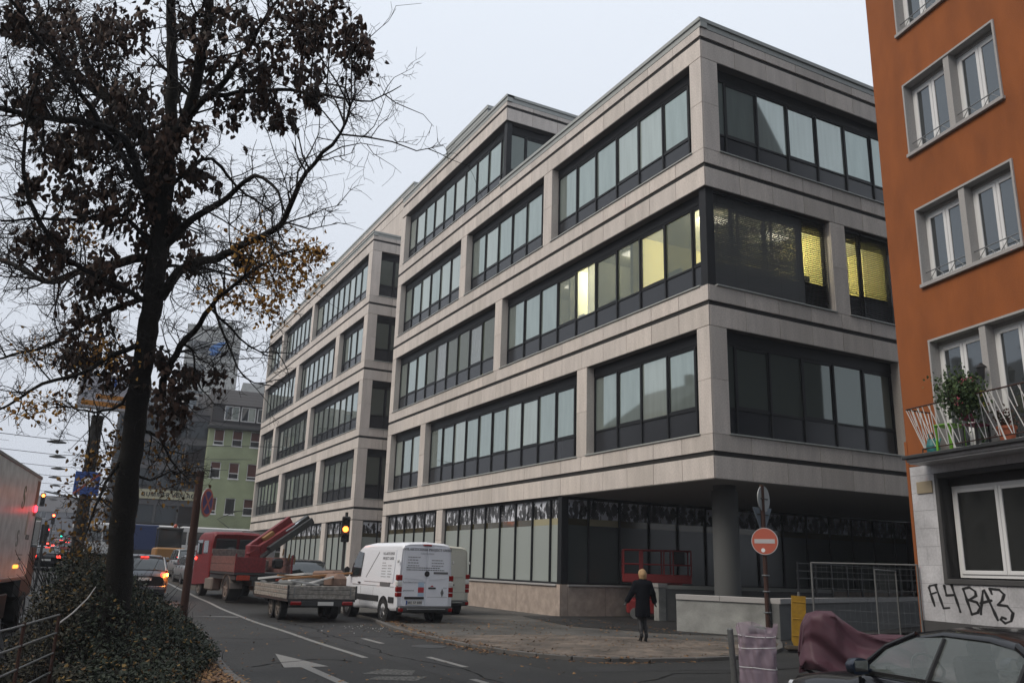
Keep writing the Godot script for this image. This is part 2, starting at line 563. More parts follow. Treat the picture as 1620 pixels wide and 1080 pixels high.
	# darker driveway down to the garage
	var dp := PackedVector2Array([Vector2(16.0, -29.2), Vector2(15.0, -24.2), Vector2(16.3, -21.2), Vector2(17.5, -20.4), Vector2(18.4, -19.6), Vector2(19.3, -19.6), Vector2(22.8, -29.2)])
	var dm := MB.new()
	ix = Geometry2D.triangulate_polygon(dp)
	for i in range(0, ix.size(), 3):
		var q := []
		for k in 3: q.append(V(dp[ix[i + k]].x, 0.072, dp[ix[i + k]].y))
		dm.tri(q[0], q[1], q[2], Vector3.UP, Vector3.UP, Vector3.UP)
	struct("driveway", dm.mesh(M.asphalt_patch))
	# painted markings
	var mk := MB.new()
	zz = -17.0
	while zz > -52.0:
		var z1 := zz - 1.0
		var xa := 5.80 + 0.02 * sin(zz); var xb := 5.80 + 0.02 * sin(z1)
		mk.quad(V(xa - 0.07, lift(xa, zz) + 0.004, zz), V(xa + 0.07, lift(xa, zz) + 0.004, zz), V(xb + 0.07, lift(xb, z1) + 0.004, z1), V(xb - 0.07, lift(xb, z1) + 0.004, z1), Vector3.UP)
		zz = z1
	struct("lane_line", mk.mesh(M.marking))
	mk = MB.new()
	mk.quad(V(2.9, 0.02, -31.0), V(5.7, 0.014, -29.6), V(5.7, 0.014, -29.25), V(2.9, 0.02, -30.6), Vector3.UP)
	struct("stop_line", mk.mesh(M.marking))
	for d in [[7.12, -16.9, -15.1], [7.2, -21.3, -19.9], [6.5, -13.5, -12.2], [7.0, -12.6, -11.4]]:
		mk = MB.new()
		mk.quad(V(d[0] - 0.07, 0.004, d[1]), V(d[0] + 0.07, 0.004, d[1]), V(d[0] + 0.07, 0.004, d[2]), V(d[0] - 0.07, 0.004, d[2]), Vector3.UP)
		struct("lane_dash", mk.mesh(M.marking))
	mk = MB.new()
	mk.tri(V(4.30, 0.004, -18.1), V(3.92, 0.004, -15.75), V(4.72, 0.004, -15.75), Vector3.UP, Vector3.UP, Vector3.UP)
	mk.quad(V(4.22, 0.004, -15.75), V(4.40, 0.004, -15.75), V(4.40, 0.004, -11.0), V(4.22, 0.004, -11.0), Vector3.UP)
	struct("road_arrow", mk.mesh(M.marking))
	mk = MB.new()
	mk.quad(V(4.95, 0.004, -14.6), V(5.55, 0.004, -15.2), V(6.0, 0.004, -14.8), V(5.7, 0.004, -14.2), Vector3.UP)
	mk.quad(V(4.8, 0.004, -13.9), V(5.1, 0.004, -14.2), V(5.9, 0.004, -14.0), V(5.5, 0.004, -13.5), Vector3.UP)
	struct("worn_marking", mk.mesh(grainy(mat("worn_paint", 0.20, 0.195, 0.18, 0.85), noise(0.03, 0.2, 1.0, 5, FastNoiseLite.TYPE_SIMPLEX, 18), 0.8)))
	# repaired strips of asphalt and a manhole
	mk = MB.new()
	mk.quad(V(6.2, 0.003, -11.0), V(8.5, 0.003, -11.0), V(8.1, 0.003, -27.0), V(6.1, 0.003, -27.0), Vector3.UP)
	mk.quad(V(8.9, 0.003, -13.9), V(9.2, 0.003, -14.6), V(15.5, 0.003, -14.4), V(15.2, 0.003, -13.2), Vector3.UP)
	struct("asphalt_repair", mk.mesh(M.asphalt_patch))
	mk = MB.new()
	mk.lathe([[0.40, 0.0], [0.40, 0.008], [0.36, 0.010], [0.0, 0.010]], 24, P(8.0, 0.002, -19.0))
	var mh := obj("manhole_cover", mk.mesh(M.dark_steel))
	tag(mh, "round iron manhole cover in the road beside the forecourt kerb", "manhole cover")
	# tar seams and a gully grate
	var tar := mat("tar", 0.016, 0.016, 0.016, 0.9, 0.0, 0.2)
	for q in [[V(3.2, 0, -22), V(5.2, 0, -21.4), V(7.0, 0, -21.9), V(8.7, 0, -21.2)], [V(6.6, 0, -11), V(6.9, 0, -14.2), V(6.5, 0, -18), V(6.8, 0, -24), V(6.6, 0, -28)], [V(8.6, 0, -12.0), V(10.4, 0, -13.2), V(12.6, 0, -13.0), V(15.0, 0, -13.9)], [V(3.4, 0, -16), V(4.6, 0, -16.9), V(5.6, 0, -16.5)]]:
		mk = MB.new()
		var c := Curve3D.new()
		for p in q: c.add_point(p, V(-0.3, 0, 0.3), V(0.3, 0, -0.3))
		var n2 := int(c.get_baked_length() / 0.25)
		for k in n2:
			var a := c.sample_baked(k * 0.25) + V(0.04 * sin(k * 1.7), 0.0055, 0.04 * cos(k * 1.1)); var e := c.sample_baked((k + 1) * 0.25) + V(0.04 * sin((k + 1) * 1.7), 0.0055, 0.04 * cos((k + 1) * 1.1))
			var w := (e - a).cross(Vector3.UP).normalized() * (0.022 + 0.01 * sin(k * 2.3))
			mk.quad(a - w, a + w, e + w, e - w, Vector3.UP)
		struct("tar_seam", mk.mesh(tar))
	var gl := thing("gully_grate", "rectangular iron gully grate at the forecourt kerb", "gully grate", V(8.55, 0, -22.6), 0.08)
	obj("frame", cbox(V(0.42, 0.012, 0.56), M.dark_steel, 0.004), gl, P(0, 0.004, 0))
	for k in 7: obj("bar", cbox(V(0.36, 0.012, 0.035), M.black, 0.003), gl, P(0, 0.012, -0.21 + k * 0.07))
	# traffic island under the hedge, with a leaf-strewn edge
	var isl := PackedVector2Array([Vector2(2.6, -6), Vector2(2.62, -10), Vector2(2.67, -14), Vector2(2.8, -15.7), Vector2(3.0, -17.6), Vector2(3.3, -20.9), Vector2(3.55, -23.6), Vector2(3.5, -26.5), Vector2(2.7, -28.2), Vector2(1.6, -27.5), Vector2(0.7, -24), Vector2(0.2, -20), Vector2(-0.3, -15), Vector2(-0.9, -9), Vector2(-1.2, -6)])
	mk = MB.new()
	ix = Geometry2D.triangulate_polygon(isl)
	for i in range(0, ix.size(), 3):
		var q := []
		for k in 3: q.append(V(isl[ix[i + k]].x, 0.13, isl[ix[i + k]].y))
		mk.tri(q[0], q[1], q[2], Vector3.UP, Vector3.UP, Vector3.UP)
	var island := struct("traffic_island", mk.mesh(M.soil))
	for i in isl.size() - 1:
		var a := V(isl[i].x, 0.07, isl[i].y); var b := V(isl[i + 1].x, 0.07, isl[i + 1].y)
		var n := maxi(1, roundi(a.distance_to(b)))
		for k in n:
			var p := a.lerp(b, float(k) / n); var q := a.lerp(b, float(k + 1) / n)
			var d := (q - p).normalized()
			var xx := d.cross(Vector3.UP).normalized()
			obj("kerb_stone", cbox(V(0.14, 0.16, snappedf(p.distance_to(q) - 0.012, 0.02)), M.kerb, 0.015), island, Transform3D(Basis(xx, Vector3.UP, xx.cross(Vector3.UP)), (p + q) / 2))
	# second island on the crossing, far off
	mk = MB.new()
	mk.bx(1.5, 4.6, 1.0, 1.42, -66, -60)
	struct("far_island", mk.mesh(M.kerb))
	# dirt strip where the far cars stand
	mk = MB.new()
	zz = -44.0
	while zz > -60.0:
		mk.quad(V(6.0, lift(6, zz) + 0.006, zz), V(9.7, lift(9.7, zz) + 0.006, zz), V(9.7, lift(9.7, zz - 2) + 0.006, zz - 2), V(6.0, lift(6, zz - 2) + 0.006, zz - 2), Vector3.UP)
		zz -= 2.0
	struct("dirt_strip", mk.mesh(M.dirt))

func leaf_mesh(w: float, h: float, curl: float) -> ArrayMesh:
	# a small folded leaf, four triangles a side
	var b := MB.new()
	b.use_col = true
	var p := [V(0, 0, 0), V(w * 0.5, -curl, h * 0.35), V(w * 0.32, -curl * 0.4, h * 0.75), V(0, curl * 0.8, h), V(-w * 0.32, curl * 0.2, h * 0.75), V(-w * 0.5, -curl * 0.6, h * 0.35), V(0, curl * 0.6, h * 0.5)]
	for k in 6:
		var q := (k + 1) % 6
		var nn: Vector3 = (p[k] - p[6]).cross(p[q] - p[6]).normalized()
		if nn.y < 0: nn = -nn
		b.tri(p[6], p[k], p[q], nn, nn, nn)
	return b.mesh(M.leaf_copy)

func rand_basis(s: float) -> Basis:
	return Basis.from_euler(V(rng.randf_range(-PI, PI), rng.randf_range(-PI, PI), rng.randf_range(-PI, PI))).scaled(Vector3.ONE * s)

func fallen_leaves() -> void:
	var m := leaf_mesh(0.06, 0.09, 0.008)
	var xs := []; var cs := []
	var tones := [Color(0.10, 0.05, 0.022), Color(0.16, 0.075, 0.028), Color(0.07, 0.04, 0.022), Color(0.22, 0.12, 0.04)]
	for i in 5200:
		var p := Vector3.ZERO
		var r := rng.randf()
		if r < 0.55:      # along the hedge kerb, a narrow band
			var z := rng.randf_range(-19, -9)
			p = V(2.55 + absf(z + 14) * 0.03 + rng.randfn(0, 0.16) - 0.35 * rng.randf(), 0.145, z)
			if p.x > 2.75 + absf(z + 14) * 0.05: p.y = 0.01
		elif r < 0.8:     # in the gutter of the forecourt
			var a := rng.randf_range(0.0, 1.0)
			var z := lerpf(-27, -15.2, a)
			var x := 8.85 + 0.9 * smoothstep(-21.0, -28.0, z) if z < -17.3 else lerpf(9.1, 14.5, rng.randf() * rng.randf())
			if z >= -17.3: z = -15.0 - 0.4 * maxf(0.0, x - 13.0) - 2.3 * pow(clampf((10.6 - x) / 1.6, 0, 1), 2.0)
			p = V(x + rng.randfn(0, 0.12) - 0.1, 0.012, z + absf(rng.randfn(0, 0.12)))
			if rng.randf() < 0.4: p += V(0.25, 0.075, -0.3)
		else:             # strewn over the forecourt and road
			p = V(rng.randf_range(9.6, 18), 0.09, rng.randf_range(-27, -16.5)) if rng.randf() < 0.6 else V(rng.randf_range(3, 9), 0.012, rng.randf_range(-32, -8))
		xs.append(Transform3D(Basis.from_euler(V(rng.randf_range(-0.35, 0.35), rng.randf_range(-PI, PI), rng.randf_range(-0.3, 0.3))).scaled(Vector3.ONE * rng.randf_range(0.5, 1.1)), p))
		cs.append(tones[rng.randi() % 4])
	var o := stuff_copies("fallen_leaves", m, xs, cs)
	tag(o, "brown fallen leaves strewn along the kerbs, island edge and forecourt", "leaves")

const XF := 17.55

# frames of the facades: x along the wall, y up, z out of the wall
func street_face(z_off := 0.0) -> Transform3D:
	return Transform3D(Basis(V(0, 0, 1), Vector3.UP, V(-1, 0, 0)), V(XF, 0, z_off))

func side_face(z: float) -> Transform3D:
	return Transform3D(Basis(), V(0, 0, z))

func lines(u0: float, u1: float, g0: float, step: float, edge := 0.25) -> Array:
	var r := [u0]
	var k := ceili((u0 + edge - g0) / step)
	while g0 + k * step < u1 - edge:
		r.append(g0 + k * step)
		k += 1
	r.append(u1)
	return r

func panel_mat() -> Material:
	return [M.stone, M.stone, M.stone_b, M.stone_c][rng.randi() % 4]

# a run of stone slabs between two heights
func slabs(th: Node3D, F: Transform3D, u0: float, u1: float, y0: float, y1: float, g0: float, step: float, m: Material = null, rest: MB = null) -> void:
	var us := lines(u0, u1, g0, step)
	for i in us.size() - 1:
		var w: float = snappedf(us[i + 1] - us[i] - 0.018, 0.002)
		var x := F * P((us[i] + us[i + 1]) / 2, (y0 + y1) / 2, -0.025 + rng.randf_range(-0.0015, 0.0015))
		if rest: rest.box(x, V(w, y1 - y0 - 0.012, 0.05), 0.004)
		else: obj("stone_panel", cbox(V(w, snappedf(y1 - y0 - 0.012, 0.005), 0.05), m if m else panel_mat(), 0.004), th, x, false)

# one belt of masonry: lower course, dark groove, upper course and sill
func belt(th: Node3D, F: Transform3D, u0: float, u1: float, st: float, g0: float, top_h := 0.61, low_h := 0.77) -> void:
	slabs(th, F, u0, u1, st - low_h, st - 0.075, g0, 1.51)
	slabs(th, F, u0, u1, st + 0.075, st + top_h, g0, 1.51)
	obj("groove", cbox(V(snappedf(u1 - u0 - 0.02, 0.005), 0.15, 0.012), M.groove), th, F * P((u0 + u1) / 2, st, -0.046), false)
	obj("wall", cbox(V(snappedf(u1 - u0 - 0.14, 0.005), top_h + low_h, 0.34), M.joint), th, F * P((u0 + u1) / 2, st + (top_h - low_h) / 2, -0.225), false)

func pier(th: Node3D, F: Transform3D, u0: float, u1: float, y0: float, y1: float) -> void:
	var n := maxi(1, roundi((y1 - y0) / 1.75))
	for k in n:
		slabs(th, F, u0, u1, lerpf(y0, y1, float(k) / n), lerpf(y0, y1, float(k + 1) / n), u0, 50.0)
	obj("pier", cbox(V(u1 - u0 - 0.012, y1 - y0, 0.42), M.stone_b), th, F * P((u0 + u1) / 2, (y0 + y1) / 2, -0.262), false)

# a strip of windows set back in the wall
func strip(th: Node3D, F: Transform3D, u0: float, u1: float, y0: float, y1: float, g0: float, step: float, pick: Callable, sill := true) -> Node3D:
	var us := lines(u0, u1, g0, step, 0.3)
	var w := u1 - u0
	var uc := (u0 + u1) / 2
	var yt := y0 + 0.90
	var fr := MB.new()
	fr.bx(u0, u1, y1 - 0.36, y1, -0.46, -0.33)
	fr.bx(u0, u1, y1 - 0.43, y1 - 0.36, -0.44, -0.35)
	fr.bx(u0, u1, yt - 0.035, yt + 0.035, -0.45, -0.355)
	fr.bx(u0, u1, y0, y0 + 0.06, -0.45, -0.345)
	fr.bx(u0, u0 + 0.06, y0 + 0.06, y1 - 0.43, -0.45, -0.345)
	fr.bx(u1 - 0.06, u1, y0 + 0.06, y1 - 0.43, -0.45, -0.345)
	for i in us.size() - 1:
		if i % 2 == 1 or us.size() < 4:   # the opening sashes have a frame of their own
			var a: float = us[i] + 0.04; var b: float = us[i + 1] - 0.04
			for q in [[a, b, yt + 0.04, yt + 0.1], [a, b, y1 - 0.5, y1 - 0.435], [a, a + 0.06, yt + 0.1, y1 - 0.5], [b - 0.06, b, yt + 0.1, y1 - 0.5]]:
				fr.bx(q[0], q[1], q[2], q[3], -0.425, -0.365)
	var part := obj("window_strip", fr.mesh(M.frame), th, F, false)
	for i in us.size() - 1:
		var a: float = us[i]; var b: float = us[i + 1]
		var m: Material = pick.call(i, us.size() - 1)
		obj("pane", cbox(V(snappedf(b - a - 0.06, 0.005), y1 - 0.43 - yt - 0.035, 0.012), m), part, Transform3D(Basis.from_euler(V(rng.randf_range(-0.004, 0.004), rng.randf_range(-0.004, 0.004), 0)), V((a + b) / 2, (yt + 0.035 + y1 - 0.43) / 2, -0.405)))
		obj("spandrel_panel", cbox(V(snappedf(b - a - 0.06, 0.005), yt - y0 - 0.095, 0.014), M.spandrel), part, P((a + b) / 2, (yt - 0.035 + y0 + 0.06) / 2, -0.395))
		if i > 0:
			obj("mullion", cbox(V(0.075, y1 - 0.43 - y0 - 0.06, 0.11), M.frame, 0.004), part, P(a, (y1 - 0.43 + y0 + 0.06) / 2, -0.385))
	if sill:
		obj("window_sill", cbox(V(snappedf(w + 0.1, 0.005), 0.05, 0.40), M.coping, 0.006), th, F * P(uc, y0 - 0.022, -0.155), false)
	return part

func row(th: Node3D, F: Transform3D, u0: float, u1: float, y0: float, y1: float, opens: Array, g0: float, step: float, pick: Callable) -> void:
	var at := u0
	for o in opens:
		if o[0] - at > 0.05: pier(th, F, at, o[0], y0 - 0.05, y1)
		strip(th, F, o[0], o[1], y0, y1, g0, step, pick)
		at = o[1]
	if u1 - at > 0.05: pier(th, F, at, u1, y0 - 0.05, y1)

func any_pane(i: int, n: int) -> Material:
	return [M.pane, M.pane, M.pane_pale][rng.randi() % 3]

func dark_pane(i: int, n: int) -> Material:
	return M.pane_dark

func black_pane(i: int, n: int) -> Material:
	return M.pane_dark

func poster_texture(s: int) -> ImageTexture:
	# the printed paper band behind the shop windows: grey figures on white
	var im := Image.create(256, 128, false, Image.FORMAT_RGB8)
	im.fill(Color(0.93, 0.94, 0.96))
	var r := RandomNumberGenerator.new()
	r.seed = s
	for k in 30:
		var cx := r.randi_range(0, 255); var cy := r.randi_range(10, 127)
		var w := r.randi_range(5, 30); var h := r.randi_range(8, 55)
		var g := r.randf_range(0.03, 0.5)
		for y in range(maxi(0, cy - h), mini(128, cy + h)):
			for x in range(cx - w, cx + w):
				var d := pow(float(x - cx) / w, 2.0) + pow(float(y - cy) / h, 2.0) + 0.5 * sin(x * 0.31 + k * 1.7) * cos(y * 0.23 + k)
				if d < 0.8 and x >= 0 and x < 256: im.set_pixel(x, y, Color(g, g, g * 1.02))
	return ImageTexture.create_from_image(im)

# shop windows: frosted film below, clear strip, printed band on top
func shop_strip(th: Node3D, F: Transform3D, u0: float, u1: float, y0: float, y1: float, g0: float, step: float, lit: Array, dim := false) -> void:
	var us := lines(u0, u1, g0, step, 0.3)
	var fr := MB.new()
	fr.bx(u0, u1, y1 - 0.07, y1, -0.30, -0.17)
	fr.bx(u0, u1, y0, y0 + 0.08, -0.30, -0.17)
	fr.bx(u0, u0 + 0.06, y0 + 0.08, y1 - 0.07, -0.30, -0.17)
	fr.bx(u1 - 0.06, u1, y0 + 0.08, y1 - 0.07, -0.30, -0.17)
	var part := obj("shop_window", fr.mesh(M.frame), th, F, false)
	var yp := y1 - 0.80; var yc := yp - 0.26
	for i in us.size() - 1:
		var a: float = us[i] + 0.03; var b: float = us[i + 1] - 0.03
		var w := snappedf(b - a, 0.005)
		obj("frosted_pane", cbox(V(w, yc - y0 - 0.08, 0.012), M.shop_pane_dark if dim else M.frosted), part, P((a + b) / 2, (yc + y0 + 0.08) / 2, -0.235))
		obj("clear_pane", cbox(V(w, yp - yc - 0.004, 0.012), M.strip_painted_lit if i in lit else M.clear_strip), part, P((a + b) / 2, (yc + yp) / 2, -0.236))
		var pq := MB.new()
		pq.quad_uv(V(-w / 2, -0.365, 0), V(w / 2, -0.365, 0), V(w / 2, 0.365, 0), V(-w / 2, 0.365, 0), V(0, 0, 1))
		obj("printed_band", pq.mesh(M["poster%d" % (rng.randi() % 6)]), part, P((a + b) / 2, yp + 0.365, -0.236))
		if i > 0:
			obj("mullion", cbox(V(0.075, y1 - y0 - 0.15, 0.14), M.frame, 0.004), part, P(us[i], (y1 + y0) / 2, -0.22))
	obj("window_sill", cbox(V(snappedf(u1 - u0 + 0.04, 0.005), 0.07, 0.36), M.light_trim, 0.008), th, F * P((u0 + u1) / 2, y0 - 0.035, -0.12), false)
	slabs(th, F, u0, u1, 0.0, y0 - 0.07, g0 + 0.7, 3.02, M.plinth_stone)
	obj("wall", cbox(V(snappedf(u1 - u0, 0.005), y0 - 0.07, 0.3), M.joint), th, F * P((u0 + u1) / 2, (y0 - 0.07) / 2, -0.205), false)

func coping(th: Node3D, F: Transform3D, u0: float, u1: float, y0: float, y1: float) -> void:
	var b := MB.new()
	b.bx(u0, u1, y0, y1 - 0.16, -0.3, 0.01)
	b.bx(u0, u1, y1 - 0.16, y1, -0.4, 0.06, 0.012)
	obj("coping", b.mesh(M.coping), th, F, false)

func office_near() -> void:
	for k in 6:
		var pm := mat("poster%d" % k, 1, 1, 1, 0.5)
		pm.albedo_texture = poster_texture(70 + k)
		pm.albedo_color = Color(0.9, 0.91, 0.93)
	var th := thing("office_building", "pale stone office block with dark window strips, overhanging corner and lit second floor", "building", V(28, 0, -35))
	var S := street_face()
	var E := side_face(-20.03)
	var st := [5.39, 10.25, 15.12, 20.0, 24.86]
	var z0 := -49.95; var z1 := -20.03
	var g := -21.16; var step := 1.495
	for k in 3:
		belt(th, S, z0, z1, st[k], -20.03)
		belt(th, E, XF + 0.052, 40, st[k], 19.13)
	belt(th, S, z0, -35.4, st[3], -20.03)
	belt(th, S, -35.4, z1, st[3], -20.03, 0.42)
	belt(th, E, XF + 0.052, 40, st[3], 19.13, 0.42)
	coping(th, S, -35.4, z1 + 0.06, 20.43, 20.80)
	coping(th, E, XF, 40, 20.43, 20.798)
	row(th, S, z0, z1, 6.05, 9.47, [[-49.31, -44.5], [-43.75, -27.93], [-27.2, -20.65]], g, step, any_pane)
	row(th, S, z0, z1, 15.78, 19.22, [[-49.31, -40.0], [-39.25, -30.92], [-30.17, -20.65]], g, step, any_pane)
	var lit_second := func(i: int, n: int) -> Material:
		var k := n - 1 - i   # counted from the corner
		if k in [0, 2, 5]: return M.clear
		if k in [1, 3, 4, 6]: return M.clear_dim
		return M.pane
	var c2 := glass("clear_dim", 0.10, 0.12, 0.09, 0.72)
	c2.roughness = 0.03
	row(th, S, z0, z1 - 0.42, 10.91, 14.34, [[-49.31, -35.49], [-34.76, -20.45]], g, step, lit_second)
	row(th, S, z0, -34.95 - 0.42, 20.66, 24.0, [[-49.2, -35.37]], g, step, any_pane)
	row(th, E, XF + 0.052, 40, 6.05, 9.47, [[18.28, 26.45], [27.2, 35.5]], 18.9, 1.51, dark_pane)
	row(th, E, XF + 0.052, 40, 15.78, 19.22, [[18.3, 30], [30.7, 38]], 18.9, 1.51, any_pane)
	row(th, E, XF + 0.42, 40, 10.91, 14.34, [[XF + 0.42, 23.4], [24.16, 31.0], [31.7, 38.0]], 18.95, 1.57, func(i: int, n: int) -> Material: return M.clear)
	obj("corner_post", cbox(V(0.34, 3.44, 0.34), M.frame, 0.01), th, P(XF + 0.27, 12.61, -20.30), false)
	# top storey, set back from the corner
	var T := side_face(-34.95)
	belt(th, S, z0, -34.95, st[4], -20.03, 0.30)
	belt(th, T, XF + 0.052, 34, st[4], 19.1, 0.30)
	coping(th, S, z0, -34.89, 25.16, 25.55)
	coping(th, T, XF, 34, 25.16, 25.548)
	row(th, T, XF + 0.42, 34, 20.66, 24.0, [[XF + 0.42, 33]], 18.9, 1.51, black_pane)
	obj("corner_post", cbox(V(0.3, 3.4, 0.3), M.frame, 0.01), th, P(XF + 0.25, 22.34, -35.2), false)
	# plant room on the roof
	var pr := MB.new()
	pr.bx(19.0, 28.0, 25.0, 27.55, -46.2, -40.3)
	obj("roof_room", pr.mesh(M.stone), th, Transform3D(), false)
	pr = MB.new()
	pr.bx(18.94, 28.06, 27.55, 27.75, -46.26, -40.24)
	pr.bx(19.06, 27.94, 27.75, 27.79, -46.14, -40.36)
	pr.bx(18.90, 28.1, 27.79, 28.05, -46.3, -40.2, 0.02)
	obj("roof_room_coping", pr.mesh(M.coping), th, Transform3D(), false)
	# dark solid body behind the facades, left open where the rooms are lit
	var core := MB.new()
	core.bx(18.2, 40, 4.70, 10.3, -49.6, -20.6)
	core.bx(18.2, 40, 14.7, 20.3, -49.6, -20.6)
	core.bx(26.9, 40, 10.3, 14.7, -49.6, -20.6)
	core.bx(18.2, 26.9, 10.3, 14.7, -49.6, -35.3)
	core.bx(18.2, 40, 20.3, 25.1, -49.6, -35.6)
	core.bx(18.2, 40, 0.0, 4.62, -49.6, -29.7)
	obj("inner_wall", core.mesh(M.spandrel), th, Transform3D(), false)
	# end wall towards the gap
	var en := MB.new()
	en.bx(XF + 0.06, 40, 0, 25.1, -49.94, -49.6)
	obj("end_wall", en.mesh(M.stone_b), th, Transform3D(), false)
	# ground floor with its recessed front and the soffit over the forecourt
	var G := side_face(-29.0)
	shop_strip(th, S, -40.76, -29.3, 1.24, 4.58, g, step, [6, 7], false)
	shop_strip(th, S, -49.31, -41.55, 1.24, 4.58, g, step, [])
	pier(th, S, -41.55, -40.76, 0.0, 4.58)
	pier(th, S, z0, -49.31, 0.0, 4.58)
	obj("corner_post", cbox(V(0.32, 3.34, 0.30), M.frame, 0.01), th, P(XF + 0.20, 2.91, -29.17), false)
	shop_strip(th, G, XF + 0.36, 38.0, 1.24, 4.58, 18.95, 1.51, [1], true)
	slabs(th, S, -29.3, -29.0, 0.0, 1.24, -29.3, 5.0, M.plinth_stone)
	slabs(th, G, XF + 0.052, XF + 0.36, 0.0, 1.24, XF, 5.0, M.plinth_stone)
	var so := MB.new()
	so.bx(XF + 0.02, 40, 4.60, 4.66, -29.0, -20.05)
	obj("soffit", so.mesh(M.soffit), th, Transform3D(), false)
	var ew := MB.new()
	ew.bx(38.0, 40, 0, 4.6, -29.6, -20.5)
	obj("dark_side_wall", ew.mesh(M.black), th, Transform3D(), false)  # solid black wall at the right end under the overhang
	var cl := MB.new()
	cl.lathe([[0.42, 0.0], [0.42, 4.42], [0.36, 4.43], [0.36, 4.6]], 40, P(19.25, 0, -21.5))
	obj("column", cl.mesh(mat("dark_concrete", 0.085, 0.088, 0.088, 0.8)), th, Transform3D(), false)
	lit_rooms(th)
	corner_blinds(th)

func lit_rooms(th: Node3D) -> void:
	var wall := mat("room_wall", 0.60, 0.60, 0.46, 0.9)
	var rm := MB.new()
	rm.bx(18.0, 26.9, 10.3, 10.36, -35.2, -20.5)          # floor
	rm.bx(18.0, 26.9, 14.30, 14.5, -35.2, -20.5)          # ceiling
	rm.bx(22.6, 22.75, 10.36, 14.3, -35.2, -24.9)         # corridor wall
	for z in [-24.9, -27.9, -29.4, -33.2, -35.1]:
		rm.bx(18.05, 22.6, 10.36, 14.3, z - 0.06, z + 0.06)
	obj("room_wall", rm.mesh(wall), th, Transform3D(), false)
	rm = MB.new()
	rm.bx(22.75, 26.9, 10.36, 14.3, -25.0, -24.85)
	rm.bx(18.06, 22.6, 10.36, 14.29, -24.83, -24.80)
	rm.bx(26.75, 26.9, 10.36, 14.3, -24.8, -20.5)
	rm.bx(23.75, 23.85, 10.36, 14.3, -24.78, -20.7)
	obj("room_wall", rm.mesh(mat("room_wall_yellow", 0.60, 0.54, 0.20, 0.9)), th, Transform3D(), false)
	var lamp := glow("ceiling_lamp_glow", 1.0, 0.97, 0.82, 5.0)
	for q in [[19.6, -21.9, 1.3], [22.6, -22.0, 1.6], [25.0, -22.0, 1.6], [19.4, -26.4, 0.9], [19.6, -28.6, 1.6], [19.6, -31.2, 0.7]]:
		obj("ceiling_lamp", cbox(V(1.1, 0.06, 0.5), lamp, 0.01), th, P(q[0], 14.25, q[1]), false)
		var l := OmniLight3D.new()
		l.light_color = Color(1.0, 0.97, 0.84)
		l.light_energy = q[2] * ROOM_ENERGY
		l.light_size = 0.3
		l.omni_range = 8.0
		l.omni_attenuation = 2.0
		l.shadow_enabled = true
		add_child(l)
		l.position = V(q[0], 14.0, q[1])
	# things seen on the window boards
	var dk := MB.new()
	dk.bx(22.6, 23.2, 11.8, 12.45, -21.05, -20.95)
	dk.bx(24.4, 25.0, 11.7, 12.5, -21.1, -21.0)
	dk.bx(18.2, 18.3, 11.7, 12.2, -22.9, -22.2)
	dk.bx(18.2, 18.35, 11.7, 12.15, -26.6, -25.9)
	dk.bx(18.2, 18.3, 11.6, 12.1, -28.9, -28.5)
	obj("screen_back", dk.mesh(M.black), th, Transform3D(), false)
	var desk := MB.new()
	desk.bx(18.15, 19.2, 11.55, 11.62, -24.7, -21.0)
	desk.bx(21.9, 26.5, 11.55, 11.62, -21.4, -20.8)
	desk.bx(18.15, 19.2, 11.55, 11.62, -29.2, -25.2)
	obj("desk", desk.mesh(M.light_trim), th, Transform3D(), false)

const ROOM_ENERGY := 3.0

func corner_blinds(th: Node3D) -> void:
	# outside venetian blinds in front of the corner room
	var E := side_face(-20.03)
	var slat_m := mat("slat", 0.05, 0.052, 0.053, 0.5, 0.2)
	for q in [[17.99, 19.18, 1.25], [19.19, 20.72, 1.25], [20.73, 22.13, 1.25], [22.14, 23.3, 0.0], [24.25, 25.1, 0.0], [25.2, 26.65, -0.15], [26.7, 28.2, -0.15]]:
		var w: float = q[1] - q[0]
		var b := MB.new()
		b.bx(-w / 2, w / 2, 14.22, 14.30, -0.25, -0.15)
		b.bx(-w / 2, w / 2, 10.98, 11.02, -0.23, -0.17)
		for s in [-1.0, 1.0]: b.bx(s * (w / 2 - 0.03) - 0.02, s * (w / 2 - 0.03) + 0.02, 11.02, 14.22, -0.30, -0.26)
		for c in [-0.3, 0.3]: b.bx(w * c - 0.004, w * c + 0.004, 11.02, 14.22, -0.202, -0.198)
		var p := obj("blind", b.mesh(M.frame), th, E * P((q[0] + q[1]) / 2, 0, 0), false)
		var y := 11.06
		while y < 14.22:
			obj("slat", cbox(V(w + (0.03 if q[2] > 1.0 else -0.01), 0.003, 0.085), slat_m), p, RT(0, y, -0.2, 0, q[2] + rng.randf_range(-0.02, 0.02)))
			y += 0.070 if q[2] > 1.0 else 0.078

